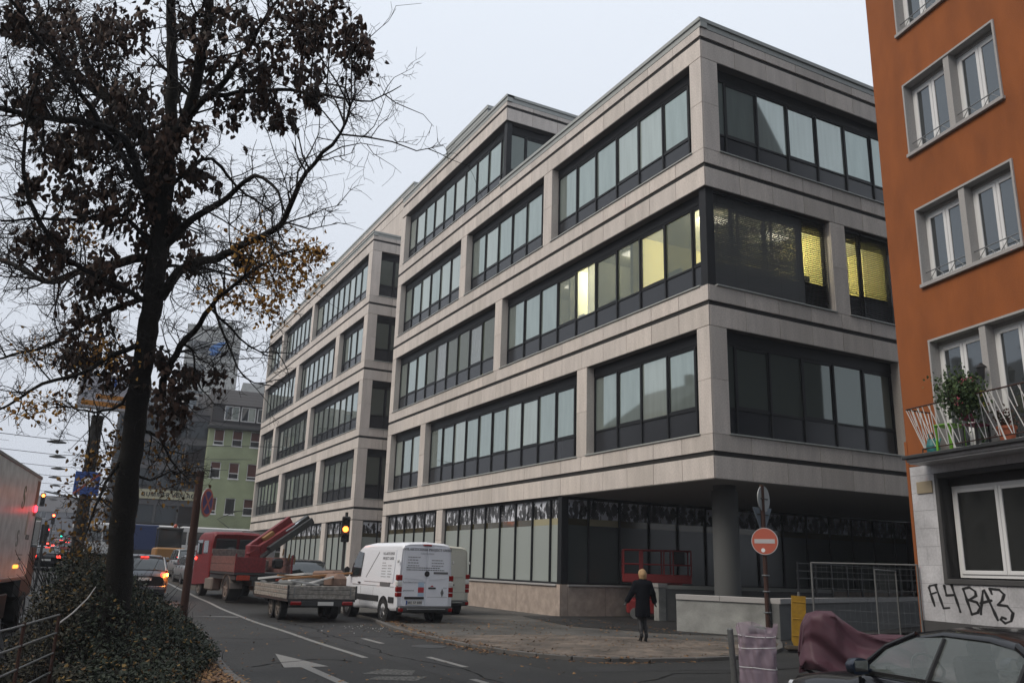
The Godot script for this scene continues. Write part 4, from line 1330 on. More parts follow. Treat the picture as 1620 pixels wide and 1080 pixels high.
func far_houses() -> void:
	var brown := mat("brown_blind", 0.10, 0.035, 0.025, 0.8)
	var green := grainy(mat("green_plaster", 0.42, 0.48, 0.30, 0.9), noise(0.2, 0.9, 1.0, 3, FastNoiseLite.TYPE_SIMPLEX, 71), 0.6, noise(0.01, 0.82, 1.0, 4, FastNoiseLite.TYPE_SIMPLEX, 72), 0.05)
	var slate := grainy(mat("slate", 0.07, 0.066, 0.068, 0.7), noise(0.05, 0.7, 1.0, 4, FastNoiseLite.TYPE_SIMPLEX, 73), 0.4)
	var tone := deg_to_rad(-3.0)
	# green house with tiled mansard roof
	var g := far_house("green_house", "light green house with brown blinds and dark tiled mansard roof beside the office", V(13.3, 1.6, -95.0), tone, 14.0, 10.0, 13.9, green, [1.1, 4.75, 8.5, 12.0], [1.05, 2.95, 4.85, 6.75, 8.65, 10.55, 12.45], 1.05, 1.75, M.white_paint, M.pane_black, brown)
	var b := MB.new()
	b.bx(-0.25, 14.2, 13.80, 14.1, -0.5, 0.45, 0.03)
	obj("gutter", b.mesh(M.dark_steel), g)
	# lower slope with its dormer band, then the upper slope of tile courses
	b = MB.new()
	b.quad(V(0, 13.75, 0.2), V(14, 13.75, 0.2), V(14, 14.6, -0.1), V(0, 14.6, -0.1), V(0, 0.5, 1).normalized())
	b.bx(0, 14, 13.6, 14.6, -10, -0.1)
	obj("lower_roof", b.mesh(slate), g)
	b = MB.new()
	b.bx(1.1, 13.6, 14.6, 16.6, -3.0, 0.02)
	obj("dormer_wall", b.mesh(slate), g)
	for k in 7:
		var wn := obj("dormer_window", cbox(V(1.55, 1.62, 0.12), M.white_paint, 0.02), g, P(2.1 + k * 1.72, 15.55, 0.03))
		obj("pane", cbox(V(0.66, 1.4, 0.03), M.pane_house), wn, P(-0.36, 0, 0.06))
		obj("pane", cbox(V(0.66, 1.4, 0.03), M.pane_pale), wn, P(0.36, 0, 0.06))
	for k in 5:
		var y0 := 16.5 + k * 0.37
		var z0 := 0.35 - k * 0.30
		obj("tile_course", cbox(V(14.4, 0.1, 0.5), slate, 0.02), g, RT(7.0, y0 + 0.12, z0 - 0.25, 0, deg_to_rad(50)))
	b = MB.new()
	b.ext(PackedVector2Array([Vector2(0, 14.6), Vector2(10, 14.6), Vector2(5.0, 18.5), Vector2(1.9, 18.5), Vector2(-0.1, 16.6)]), 13.9, Transform3D(Basis(V(0, 0, -1), Vector3.UP, V(1, 0, 0)), V(7, 0, 0)))
	obj("upper_roof", b.mesh(slate), g)
	obj("roof_light", cbox(V(0.8, 0.1, 0.8), M.pane_pale, 0.02), g, RT(8.6, 17.75, -0.75, 0, deg_to_rad(50)))
	# dark grey shop and office house to its left
	var gm := grainy(mat("grey_cladding", 0.14, 0.14, 0.15, 0.8), noise(0.06, 0.75, 1.0, 4, FastNoiseLite.TYPE_SIMPLEX, 74), 0.3)
	var pl := mat("dark_pane_far", 0.02, 0.026, 0.03, 0.06, 0.3)
	var k2 := far_house("grey_house", "dark grey publisher's house with window bands behind the tram", V(4.3, 1.8, -97.0), tone, 9.4, 10, 15.1, gm, [3.4, 7.1, 9.9, 12.5], [1.3, 3.6, 5.9, 8.1], 2.1, 1.9, M.dark_steel, pl)
	b = MB.new()
	b.quad(V(-0.2, 15.1, 0.2), V(9.5, 15.1, 0.2), V(9.5, 18.0, -3.0), V(-0.2, 18.0, -3.0), V(0, 0.7, 0.7))
	b.bx(0, 9.4, 15.0, 17.95, -10, -3.0)
	obj("roof", b.mesh(slate), k2)
	for x in [3.0, 6.9]:
		var dw := obj("dormer", cbox(V(1.6, 1.7, 2.0), M.light_trim, 0.04), k2, P(x, 16.3, -0.8))
		obj("pane", cbox(V(1.2, 1.4, 0.04), M.pane_house), dw, P(0, 0.05, 1.0))
	var cream := mat("cream_sign", 0.42, 0.40, 0.28, 0.6)
	var sb := obj("sign_board", cbox(V(7.6, 0.95, 0.15), cream, 0.02), k2, P(4.9, 6.35, 0.1))
	text("lettering", "DUMMER VERLAG", 0.46, M.black, sb, P(1.0, -0.02, 0.08), "Droid Sans", 0.02, 700)
	var s2 := obj("sign_board", cbox(V(2.3, 0.55, 0.12), M.light_trim, 0.02), k2, P(7.6, 2.55, 0.1))
	text("lettering", "Reisebüro", 0.24, M.dark_steel, s2, P(0, 0, 0.065), "Droid Sans", 0.02)
	# office tower far behind with its blue sign
	var tm := grainy(mat("tower_panel", 0.40, 0.405, 0.39, 0.8), noise(0.03, 0.88, 1.0, 3, FastNoiseLite.TYPE_SIMPLEX, 75), 0.05)
	var t := thing("office_tower", "pale grey office tower with blue rooftop lettering rising behind the green house", "building", V(16.6, 2, -161), deg_to_rad(-8.0))
	b = MB.new()
	b.bx(0.05, 9.4, -3, 41.3, -12, -0.06)
	obj("core", b.mesh(M.joint), t)
	for j in 11:
		for k in 3:
			obj("panel", cbox(V(3.10, 3.98, 0.1), tm, 0.02), t, P(1.6 + k * 3.14, 41.3 - 2.0 - j * 4.02, 0))
		obj("side_panel", cbox(V(0.1, 3.98, 11.9), tm, 0.02), t, P(0, 41.3 - 2.0 - j * 4.02, -6.1))
		obj("side_panel", cbox(V(0.1, 3.98, 11.9), tm, 0.02), t, P(9.45, 41.3 - 2.0 - j * 4.02, -6.1))
	for q in [[0.3, 3.9, 36.2, 38.6, M.concrete], [0.3, 3.7, 31.6, 34.2, M.concrete], [0.3, 3.8, 27.0, 29.2, pl], [0.3, 3.8, 22.8, 25.2, pl]]:
		var lv := obj("louvre", cbox(V(q[1] - q[0], q[3] - q[2], 0.12), q[4], 0.02), t, P((q[0] + q[1]) / 2, (q[2] + q[3]) / 2, 0.05))
		for k in 3: obj("louvre_bar", cbox(V(0.12, q[3] - q[2], 0.08), M.steel), lv, P((k - 1) * 0.9, 0, 0.09))
	obj("coping", cbox(V(9.7, 0.35, 12.4), M.coping, 0.03), t, P(4.72, 41.45, -6.1))
	for q in [[5.6, 1.2], [7.4, 1.3]]:
		b = MB.new()
		b.lathe([[0.6, 41.6], [0.6, 41.6 + q[1] * 1.4], [0.5, 41.7 + q[1] * 1.4], [0, 41.8 + q[1] * 1.4]], 14, P(q[0], 0, -3))
		obj("roof_vent", b.mesh(M.coping), t)
	var blue := mat("sign_blue", 0.05, 0.16, 0.42, 0.5)
	b = MB.new()
	b.ext(PackedVector2Array([Vector2(-1.5, -1.2), Vector2(-0.2, -1.3), Vector2(0.9, -0.5), Vector2(0.2, -0.1), Vector2(0.9, 0.6), Vector2(1.7, 1.5), Vector2(0.5, 1.35), Vector2(-0.9, 0.5), Vector2(-1.3, -0.3), Vector2(-0.5, -0.75)]), 0.2, P(5.3, 37.3, 0.22))
	obj("sign_mark", b.mesh(blue), t)
	text("sign_lettering", "Pensy", 0.85, M.dark_steel, t, P(7.9, 36.7, 0.15), "Droid Sans", 0.2, 700)
	var t2 := thing("office_tower", "lower stepped block right of the tower with a ribbon of panes", "building", V(26.0, 2, -156), deg_to_rad(-8.0))
	b = MB.new()
	b.bx(0, 9.0, -3, 26.4, -10, 0); b.bx(0, 10.2, -3, 21.7, -9, 0.6); b.bx(0.6, 8.4, 26.4, 31.0, -9, -0.8)
	obj("wall", b.mesh(tm), t2)
	obj("ledge", cbox(V(9.4, 0.5, 10), M.dark_steel), t2, P(4.5, 26.6, -4.9))
	for k in 6: obj("pane", cbox(V(1.3, 2.3, 0.1), M.pane_house), t2, P(1.6 + k * 1.42, 23.3, 0.06))
	obj("ledge", cbox(V(10.4, 0.4, 1.2), M.dark_steel), t2, P(5.1, 24.8, 0.4))
	# houses at the far end of the street
	var hm := [mat("far_brick", 0.13, 0.075, 0.06, 0.9), mat("far_plaster", 0.24, 0.22, 0.2, 0.9), mat("far_grey", 0.15, 0.15, 0.16, 0.9)]
	var names := ["brick house at the far left end of the street", "grey plastered house in the far street row", "dark house closing the far end of the street"]
	var spots := [[-32.0, -150.0, 16.0, 11.0], [-27.0, -190.0, 18.0, 13.0], [-14.0, -262.0, 30.0, 10.0]]
	for k in 3:
		var h := far_house("street_house", names[k], V(spots[k][0], lift(0, spots[k][1]), spots[k][1]), 0.35 if k < 2 else 0.0, spots[k][2], 12, spots[k][3], hm[k], [1.5, 5.0, 8.2], [2.2, 5.2, 8.2, 11.2, 14.0], 1.2, 1.7, M.light_trim, M.pane_black)
		b = MB.new()
		b.ext(PackedVector2Array([Vector2(-0.4, 0), Vector2(12.4, 0), Vector2(6, 4.5)]), spots[k][2], Transform3D(Basis(V(0, 0, -1), Vector3.UP, V(1, 0, 0)), V(spots[k][2] / 2, spots[k][3], 0)))
		obj("roof", b.mesh(slate), h)

# the row across the street, seen in the photo only as a reflection in the panes
func opposite_row() -> void:
	var m := [mat("row_cream", 0.30, 0.27, 0.22, 0.9), mat("row_ochre", 0.24, 0.17, 0.10, 0.9), mat("row_grey", 0.19, 0.19, 0.19, 0.9)]
	var z := 22.0
	var n := 0
	for h in [17.0, 18.5, 16.0, 19.5, 17.5, 20.0, 17.0, 18.5]:
		var w := 13.0
		var xs := [2.0, 5.0, 8.0, 11.0]
		var o := far_house("row_house", ["cream", "ochre", "grey"][n % 3] + " row house across the street, number %s of the row from the south" % ["one", "two", "three", "four", "five", "six", "seven", "eight"][n], V(-21.0, 0, z), PI / 2, w, 11, h, m[n % 3], [1.2, 4.6, 7.8, 11.0, 14.0], xs, 1.2, 1.7, M.light_trim, M.pane_black)
		var b := MB.new()
		b.ext(PackedVector2Array([Vector2(-0.4, 0), Vector2(11.4, 0), Vector2(5.5, 4.2)]), w, Transform3D(Basis(V(0, 0, -1), Vector3.UP, V(1, 0, 0)), V(w / 2, h, 0)))
		b.bx(w * 0.3, w * 0.3 + 0.9, h + 2, h + 5.4, -6.4, -5.6)
		obj("roof", b.mesh(M.slate), o)
		z -= 13.4
		n += 1
const DEAD_CLUMPS := [[-0.72,9.65,-13.54,0.60],[-1.23,9.04,-12.82,0.37],[-0.02,9.97,-13.66,0.57],[-0.37,9.26,-14.06,0.72],[0.27,8.91,-13.24,0.55],[-0.74,7.96,-13.47,0.53],[-0.08,8.32,-13.60,0.65],[-0.41,7.51,-13.44,0.43],[0.54,8.10,-13.00,0.44],[0.99,7.88,-12.71,0.39],[-1.03,6.91,-13.12,0.27],[-0.02,6.95,-13.64,0.39],[-0.44,7.14,-13.57,0.38],[0.95,9.63,-11.97,0.43],[1.45,9.13,-11.40,0.51],[1.75,9.31,-10.83,0.40],[2.78,10.14,-11.91,0.46],[3.22,9.78,-12.03,0.36],[1.76,8.88,-11.89,0.43],[2.02,8.73,-12.38,0.40],[2.23,8.50,-12.34,0.22],[2.67,9.05,-12.30,0.18],[0.14,5.61,-13.85,0.58],[0.48,6.12,-13.98,0.40],[-0.08,5.91,-13.98,0.34],[-0.08,4.94,-15.09,0.31],[0.34,5.03,-14.50,0.60],[0.70,4.68,-14.30,0.35],[-0.84,6.16,-13.49,0.32],[-0.49,6.03,-13.34,0.32],[1.38,4.26,-13.72,0.49],[1.15,4.79,-14.03,0.22],[1.49,3.84,-13.79,0.25],[1.49,4.51,-13.36,0.17],[1.23,6.30,-13.07,0.24],[1.77,6.07,-12.04,0.16],[0.92,6.87,-13.40,0.22],[1.17,7.69,-13.15,0.26],[0.35,7.95,-13.73,0.61],[0.24,7.37,-13.72,0.40],[0.64,7.42,-13.62,0.40],[1.20,9.08,-12.01,0.38],[2.41,9.37,-11.99,0.35],[-1.52,8.93,-12.30,0.44],[-1.29,7.92,-12.49,0.35],[-1.17,9.45,-14.89,0.48],[1.43,8.46,-12.42,0.24],[0.75,6.45,-13.85,0.30],[-0.66,10.79,-14.56,0.54],[0.63,6.68,-13.96,0.25],[0.87,7.16,-13.64,0.28],[2.52,10.17,-11.92,0.40],[3.10,10.02,-11.90,0.41],[2.35,9.75,-11.90,0.35]]
const GOLD_CLUMPS := [[2.12,5.91,-11.32,0.37],[2.46,5.71,-11.20,0.33],[1.96,5.69,-11.93,0.34],[2.30,5.40,-11.49,0.28],[2.52,5.89,-11.00,0.22],[2.20,5.19,-11.73,0.23],[2.68,5.88,-10.92,0.12],[1.63,5.48,-12.40,0.24],[1.85,5.40,-12.31,0.22],[-0.27,6.85,-14.85,0.31],[0.31,4.79,-14.12,0.39],[-0.24,4.19,-15.75,0.31],[-0.59,3.75,-13.73,0.27],[-0.65,5.06,-16.06,0.32],[1.91,6.18,-11.69,0.25],[2.33,5.70,-11.39,0.35],[1.96,5.96,-11.85,0.27]]
const LOW_CLUMPS := [[0.35,2.67,-15.46,0.41],[0.64,2.89,-15.48,0.35],[0.6,2.17,-15.34,0.43],[0.25,2.06,-15.56,0.34],[0.82,2.59,-15.47,0.29],[1.69,2.97,-15.76,0.35],[1.39,3.47,-15.52,0.31],[1.81,3.29,-15.48,0.27],[1.17,4.15,-15.18,0.3],[0.61,3.38,-15.34,0.34],[0.76,3.72,-15.41,0.25],[0.35,3.27,-15.39,0.29]]

func bend(a: Vector3, dir: Vector3, len: float, n: int, wob: float, up: float) -> Array:
	var r := [a]
	var d := dir.normalized()
	for i in n:
		d = (d + V(rng.randfn(0, wob), rng.randfn(0, wob) + up, rng.randfn(0, wob))).normalized()
		r.append(r[-1] + d * len / n)
	return r

func taper(r0: float, r1: float, n: int) -> Array:
	var r := []
	for i in n: r.append(lerpf(r0, r1, float(i) / (n - 1)))
	return r

func spray(tw: MB, path: Array, r: float, n: int, len: float, level: int) -> void:
	# twigs growing out of a branch, and finer ones out of these
	for i in n:
		var f := rng.randf_range(0.12, 1.0) * (path.size() - 1)
		var k := mini(int(f), path.size() - 2)
		var at: Vector3 = path[k].lerp(path[k + 1], f - k)
		var along: Vector3 = (path[k + 1] - path[k]).normalized()
		var side := V(rng.randfn(0, 1), rng.randfn(0.05, 0.8), rng.randfn(0, 1))
		side = (side - along * side.dot(along)).normalized()
		var l := len * rng.randf_range(0.45, 1.2)
		var p := bend(at, along * 0.65 + side, l, 4 if level > 0 else 3, 0.24, 0.02)
		var rr := r * rng.randf_range(0.4, 0.62)
		tw.tube(p, taper(rr, maxf(rr * 0.35, 0.0026), p.size()), 4 if level > 1 else 3, false)
		if level > 0: spray(tw, p, maxf(rr, 0.006), rng.randi_range(3, 6), l * 0.55, level - 1)

func big_tree() -> void:
	var limbs := [
		["trunk",0.215,0.125,[V(1.18,-0.08,-15.49),V(1.01,1.60,-15.06),V(0.92,3.05,-14.67),V(0.88,4.30,-14.32),V(0.86,5.65,-13.92),V(0.81,6.90,-13.57),V(0.71,8.11,-13.25)]],
		["limb",0.100,0.050,[V(0.71,8.11,-13.25),V(0.67,8.69,-13.10),V(0.55,9.56,-13.02),V(0.36,10.79,-12.86),V(0.12,12.03,-12.73)]],
		["limb",0.110,0.050,[V(0.75,7.96,-13.28),V(0.92,8.52,-12.79),V(0.94,8.84,-12.57),V(0.95,9.41,-12.27),V(0.92,10.06,-11.98),V(0.87,11.01,-11.60)]],
		["limb",0.060,0.020,[V(0.96,8.45,-12.79),V(1.14,8.61,-12.29),V(1.32,8.72,-11.82),V(1.50,9.02,-11.17),V(1.70,9.36,-10.61)]],
		["limb",0.040,0.008,[V(1.18,8.58,-12.28),V(1.54,8.75,-12.28),V(1.92,8.95,-12.37),V(2.41,9.11,-12.41),V(3.20,9.17,-12.34),V(3.67,9.27,-12.30),V(4.08,9.57,-12.11)]],
		["limb",0.100,0.040,[V(0.81,6.90,-13.57),V(0.42,8.38,-13.91),V(-0.06,9.07,-14.42),V(-0.88,9.89,-15.07),V(-1.47,10.87,-15.43),V(-1.81,11.67,-15.60)]],
		["limb",0.050,0.020,[V(-0.06,9.07,-14.42),V(-0.50,9.74,-14.80),V(-0.91,10.64,-15.09),V(-1.25,11.58,-15.33)]],
		["limb",0.080,0.030,[V(0.78,6.71,-13.64),V(0.14,7.81,-13.06),V(-0.40,7.87,-12.74),V(-1.02,7.68,-12.54),V(-1.44,7.53,-12.22),V(-1.85,7.48,-11.98)]],
		["limb",0.050,0.020,[V(0.45,7.25,-13.30),V(-0.34,8.05,-12.77),V(-1.17,8.69,-12.20),V(-1.59,9.01,-11.85)]],
		["limb",0.070,0.012,[V(0.88,6.52,-13.65),V(1.10,6.74,-13.23),V(1.39,6.96,-12.78),V(1.64,7.10,-12.37),V(1.85,7.27,-11.98),V(2.11,7.07,-11.67),V(2.31,6.62,-11.58)]],
		["limb",0.040,0.012,[V(0.79,7.39,-13.43),V(1.35,8.07,-13.40),V(1.81,7.81,-13.59),V(2.39,7.55,-13.72),V(2.54,7.50,-13.77)]],
		["limb",0.085,0.012,[V(0.97,5.75,-13.84),V(1.09,6.01,-13.46),V(1.25,6.08,-13.01),V(1.51,6.10,-12.51),V(1.78,6.13,-11.90),V(2.12,6.25,-11.21),V(2.20,6.36,-10.90),V(2.22,6.60,-10.71),V(2.31,6.84,-10.35),V(2.47,7.04,-10.09),V(2.56,7.27,-9.74),V(2.59,7.58,-9.52)]],
		["limb",0.065,0.012,[V(1.15,4.21,-14.21),V(1.26,4.77,-13.51),V(1.39,5.01,-13.13),V(1.45,5.10,-12.96),V(1.58,5.41,-12.45),V(1.74,5.54,-11.97),V(2.01,5.77,-11.53),V(2.25,5.88,-11.14)]],
		["limb",0.022,0.006,[V(1.58,5.41,-12.45),V(1.71,5.01,-12.39),V(1.83,4.75,-12.29),V(2.05,4.33,-12.18),V(2.29,4.19,-11.98),V(2.51,4.16,-11.87)]],
		["limb",0.022,0.005,[V(1.58,5.30,-12.48),V(1.99,4.95,-12.49),V(2.25,4.80,-12.52),V(2.58,4.79,-12.46),V(2.86,4.81,-12.43)]],
		["limb",0.020,0.012,[V(1.34,4.92,-13.31),V(1.44,4.87,-13.15),V(1.53,4.58,-13.20),V(1.59,4.30,-13.24)]],
		["limb",0.080,0.030,[V(0.84,6.13,-13.79),V(0.63,6.37,-13.94),V(0.27,6.34,-14.37),V(-0.17,6.32,-14.95),V(-0.64,6.22,-15.58),V(-1.19,6.53,-16.13),V(-1.49,6.72,-16.46),V(-2.04,6.97,-17.02)]],
		["limb",0.050,0.015,[V(0.87,5.75,-13.89),V(0.52,5.73,-14.43),V(-0.17,5.41,-15.35),V(-0.55,5.20,-15.96),V(-1.24,5.06,-16.83),V(-1.64,5.00,-17.29)]],
		["limb",0.045,0.012,[V(0.90,5.07,-14.07),V(0.44,4.80,-14.05),V(0.02,4.42,-13.91),V(-0.44,4.18,-13.88),V(-0.90,3.75,-13.78),V(-1.10,3.57,-13.82)]],
		["limb",0.035,0.010,[V(0.89,4.88,-14.14),V(0.66,4.13,-14.72),V(0.23,4.06,-15.20),V(-0.24,4.21,-15.87)]],
		["limb",0.045,0.015,[V(0.83,6.42,-13.70),V(0.21,6.86,-13.54),V(-0.29,6.71,-13.62),V(-0.85,6.52,-13.50),V(-1.31,6.38,-13.43)]],
		["limb",0.050,0.015,[V(0.86,5.65,-13.92),V(0.09,5.82,-13.57),V(-0.49,6.00,-13.23),V(-1.02,6.66,-12.73),V(-1.12,7.32,-12.35),V(-1.06,7.97,-11.89)]],
		["limb",0.030,0.008,[V(0.93,6.23,-13.71),V(1.60,6.30,-13.69),V(2.02,6.30,-13.82),V(2.50,6.35,-13.90),V(2.88,6.35,-13.94)]],
		["limb",0.030,0.008,[V(0.90,3.72,-14.48),V(1.27,3.66,-14.54),V(1.62,3.20,-14.61),V(1.83,3.01,-14.56)]],
		["limb",0.035,0.008,[V(0.92,3.34,-14.59),V(0.70,3.12,-14.54),V(0.52,2.53,-14.58),V(0.43,1.96,-14.68)]],
		["limb",0.025,0.006,[V(0.93,3.10,-14.65),V(1.29,2.99,-14.85),V(1.57,3.17,-15.00),V(1.91,3.00,-15.11)]]
	]
	var th := thing("street_tree", "bare autumn street tree with clumps of dead brown leaves in the left foreground", "tree", V(1.18, 0.0, -15.49))
	var inv := at_origin(th)
	var tw := MB.new()
	for l in limbs:
		var pts: Array = l[3]
		# smooth the measured line
		var c := Curve3D.new()
		for i in pts.size():
			var t: Vector3 = (pts[mini(i + 1, pts.size() - 1)] - pts[maxi(i - 1, 0)]) / 6.0
			c.add_point(pts[i], -t, t)
		var n := maxi(6, int(c.get_baked_length() / (0.18 if l[0] == "limb" else 0.14)))
		var path := []
		for i in n + 1:
			var p := c.sample_baked(c.get_baked_length() * i / n)
			if i > 0 and i < n: p += V(rng.randfn(0, 0.012), rng.randfn(0, 0.012), rng.randfn(0, 0.012))
			path.append(p)
		var rad := []
		for i in path.size():
			var f := float(i) / (path.size() - 1)
			var r := lerpf(l[1], l[2], f) * (1.0 + rng.randf_range(-0.05, 0.05))
			if l[0] == "trunk": r += 0.06 * exp(-f * 26.0)
			rad.append(r)
		var b := MB.new()
		b.tube(path, rad, 16 if l[0] == "trunk" else 8, true)
		obj(l[0], b.mesh(M.bark), th, inv)
		if l[0] == "limb":
			var len := c.get_baked_length()
			var cnt := int(len * (9.0 if l[3][-1].x < 0.4 else 6.5))
			spray(tw, path, maxf(0.02, (l[1] + l[2]) * 0.28), cnt, 0.55 + 0.12 * len, 2)
	# twigs that carry the clumps
	for q in DEAD_CLUMPS + GOLD_CLUMPS + LOW_CLUMPS:
		var cen := V(q[0], q[1], q[2])
		var best := Vector3.ZERO; var bd := 1e9
		for l in limbs:
			for i in l[3].size() - 1:
				var p := Geometry3D.get_closest_point_to_segment(cen, l[3][i], l[3][i + 1])
				if p.distance_to(cen) < bd: bd = p.distance_to(cen); best = p
		var p := [best, best.lerp(cen, 0.5) + V(0, 0.06, 0), cen, cen + (cen - best).normalized() * q[3] * 0.9]
		tw.tube(p, [0.014, 0.011, 0.008, 0.004], 4, false)
		spray(tw, p.slice(1), 0.012, 9, q[3] * 1.1, 1)
	obj("twigs", tw.mesh(M.twig), th, inv, true, true)
	# leaves
	var dead := leaf_mesh(0.060, 0.130, 0.05)
	var xs := []; var cs := []
	for q in DEAD_CLUMPS:
		var n := int(65 + 520 * q[3] * q[3])
		var knots := []
		for k in 5: knots.append(V(rng.randfn(0, 0.5), rng.randfn(0, 0.42), rng.randfn(0, 0.5)) * q[3])
		for i in n:
			var p: Vector3 = knots[i % 5] + V(rng.randfn(0, 0.16), rng.randfn(-0.08, 0.30), rng.randfn(0, 0.16)) * q[3] * (1.0 if rng.randf() < 0.85 else 2.2) + V(q[0], q[1], q[2])
			var bs := Basis.from_euler(V(PI / 2 + rng.randfn(0, 0.55), rng.randf_range(-PI, PI), rng.randfn(0, 0.5)))
			xs.append(inv * Transform3D(bs.scaled(Vector3.ONE * rng.randf_range(0.55, 1.15)), p))
			cs.append(Color(0.018, 0.010, 0.007).lerp(Color(0.065, 0.029, 0.015), rng.randf()))
	stuff_copies("dead_leaves", dead, xs, cs, th)
	var small := leaf_mesh(0.055, 0.075, 0.012)
	xs = []; cs = []
	for q in GOLD_CLUMPS:
		for i in int(45 + 520 * q[3] * q[3]):
			var p: Vector3 = V(rng.randfn(0, 0.62), rng.randfn(0, 0.5), rng.randfn(0, 0.62)) * q[3] + V(q[0], q[1], q[2])
			xs.append(inv * Transform3D(rand_basis(rng.randf_range(0.6, 1.15)), p))
			cs.append(Color(0.30, 0.135, 0.02).lerp(Color(0.52, 0.29, 0.06), rng.randf()))
	for q in LOW_CLUMPS:
		for i in int(30 + 330 * q[3] * q[3]):
			var p: Vector3 = V(rng.randfn(0, 0.6), rng.randfn(0, 0.55), rng.randfn(0, 0.6)) * q[3] + V(q[0], q[1], q[2])
			xs.append(inv * Transform3D(rand_basis(rng.randf_range(0.7, 1.25)), p))
			var k := rng.randf()
			cs.append(Color(0.055, 0.03, 0.015).lerp(Color(0.12, 0.06, 0.02), rng.randf()) if k < 0.62 else Color(0.20, 0.11, 0.02).lerp(Color(0.36, 0.19, 0.03), rng.randf()))
	stuff_copies("yellow_leaves", small, xs, cs, th)

func hedge_top(x: float, z: float) -> float:
	var h := 0.30 + 1.22 * exp(-pow((x - 0.55) / 1.25, 2.0))
	h *= lerpf(0.62, 1.0, smoothstep(-12.5, -17.5, z)) * lerpf(1.0, 0.55, smoothstep(-20.5, -26.0, z))
	h = lerpf(0.12, h, smoothstep(-12.8, -15.6, z))
	return h + 0.10 * smoothstep(-12.8, -15.0, z) * sin(x * 3.1 + z * 1.7) + 0.08 * sin(x * 7.3 - z * 3.9) + 0.06 * sin(z * 8.1)

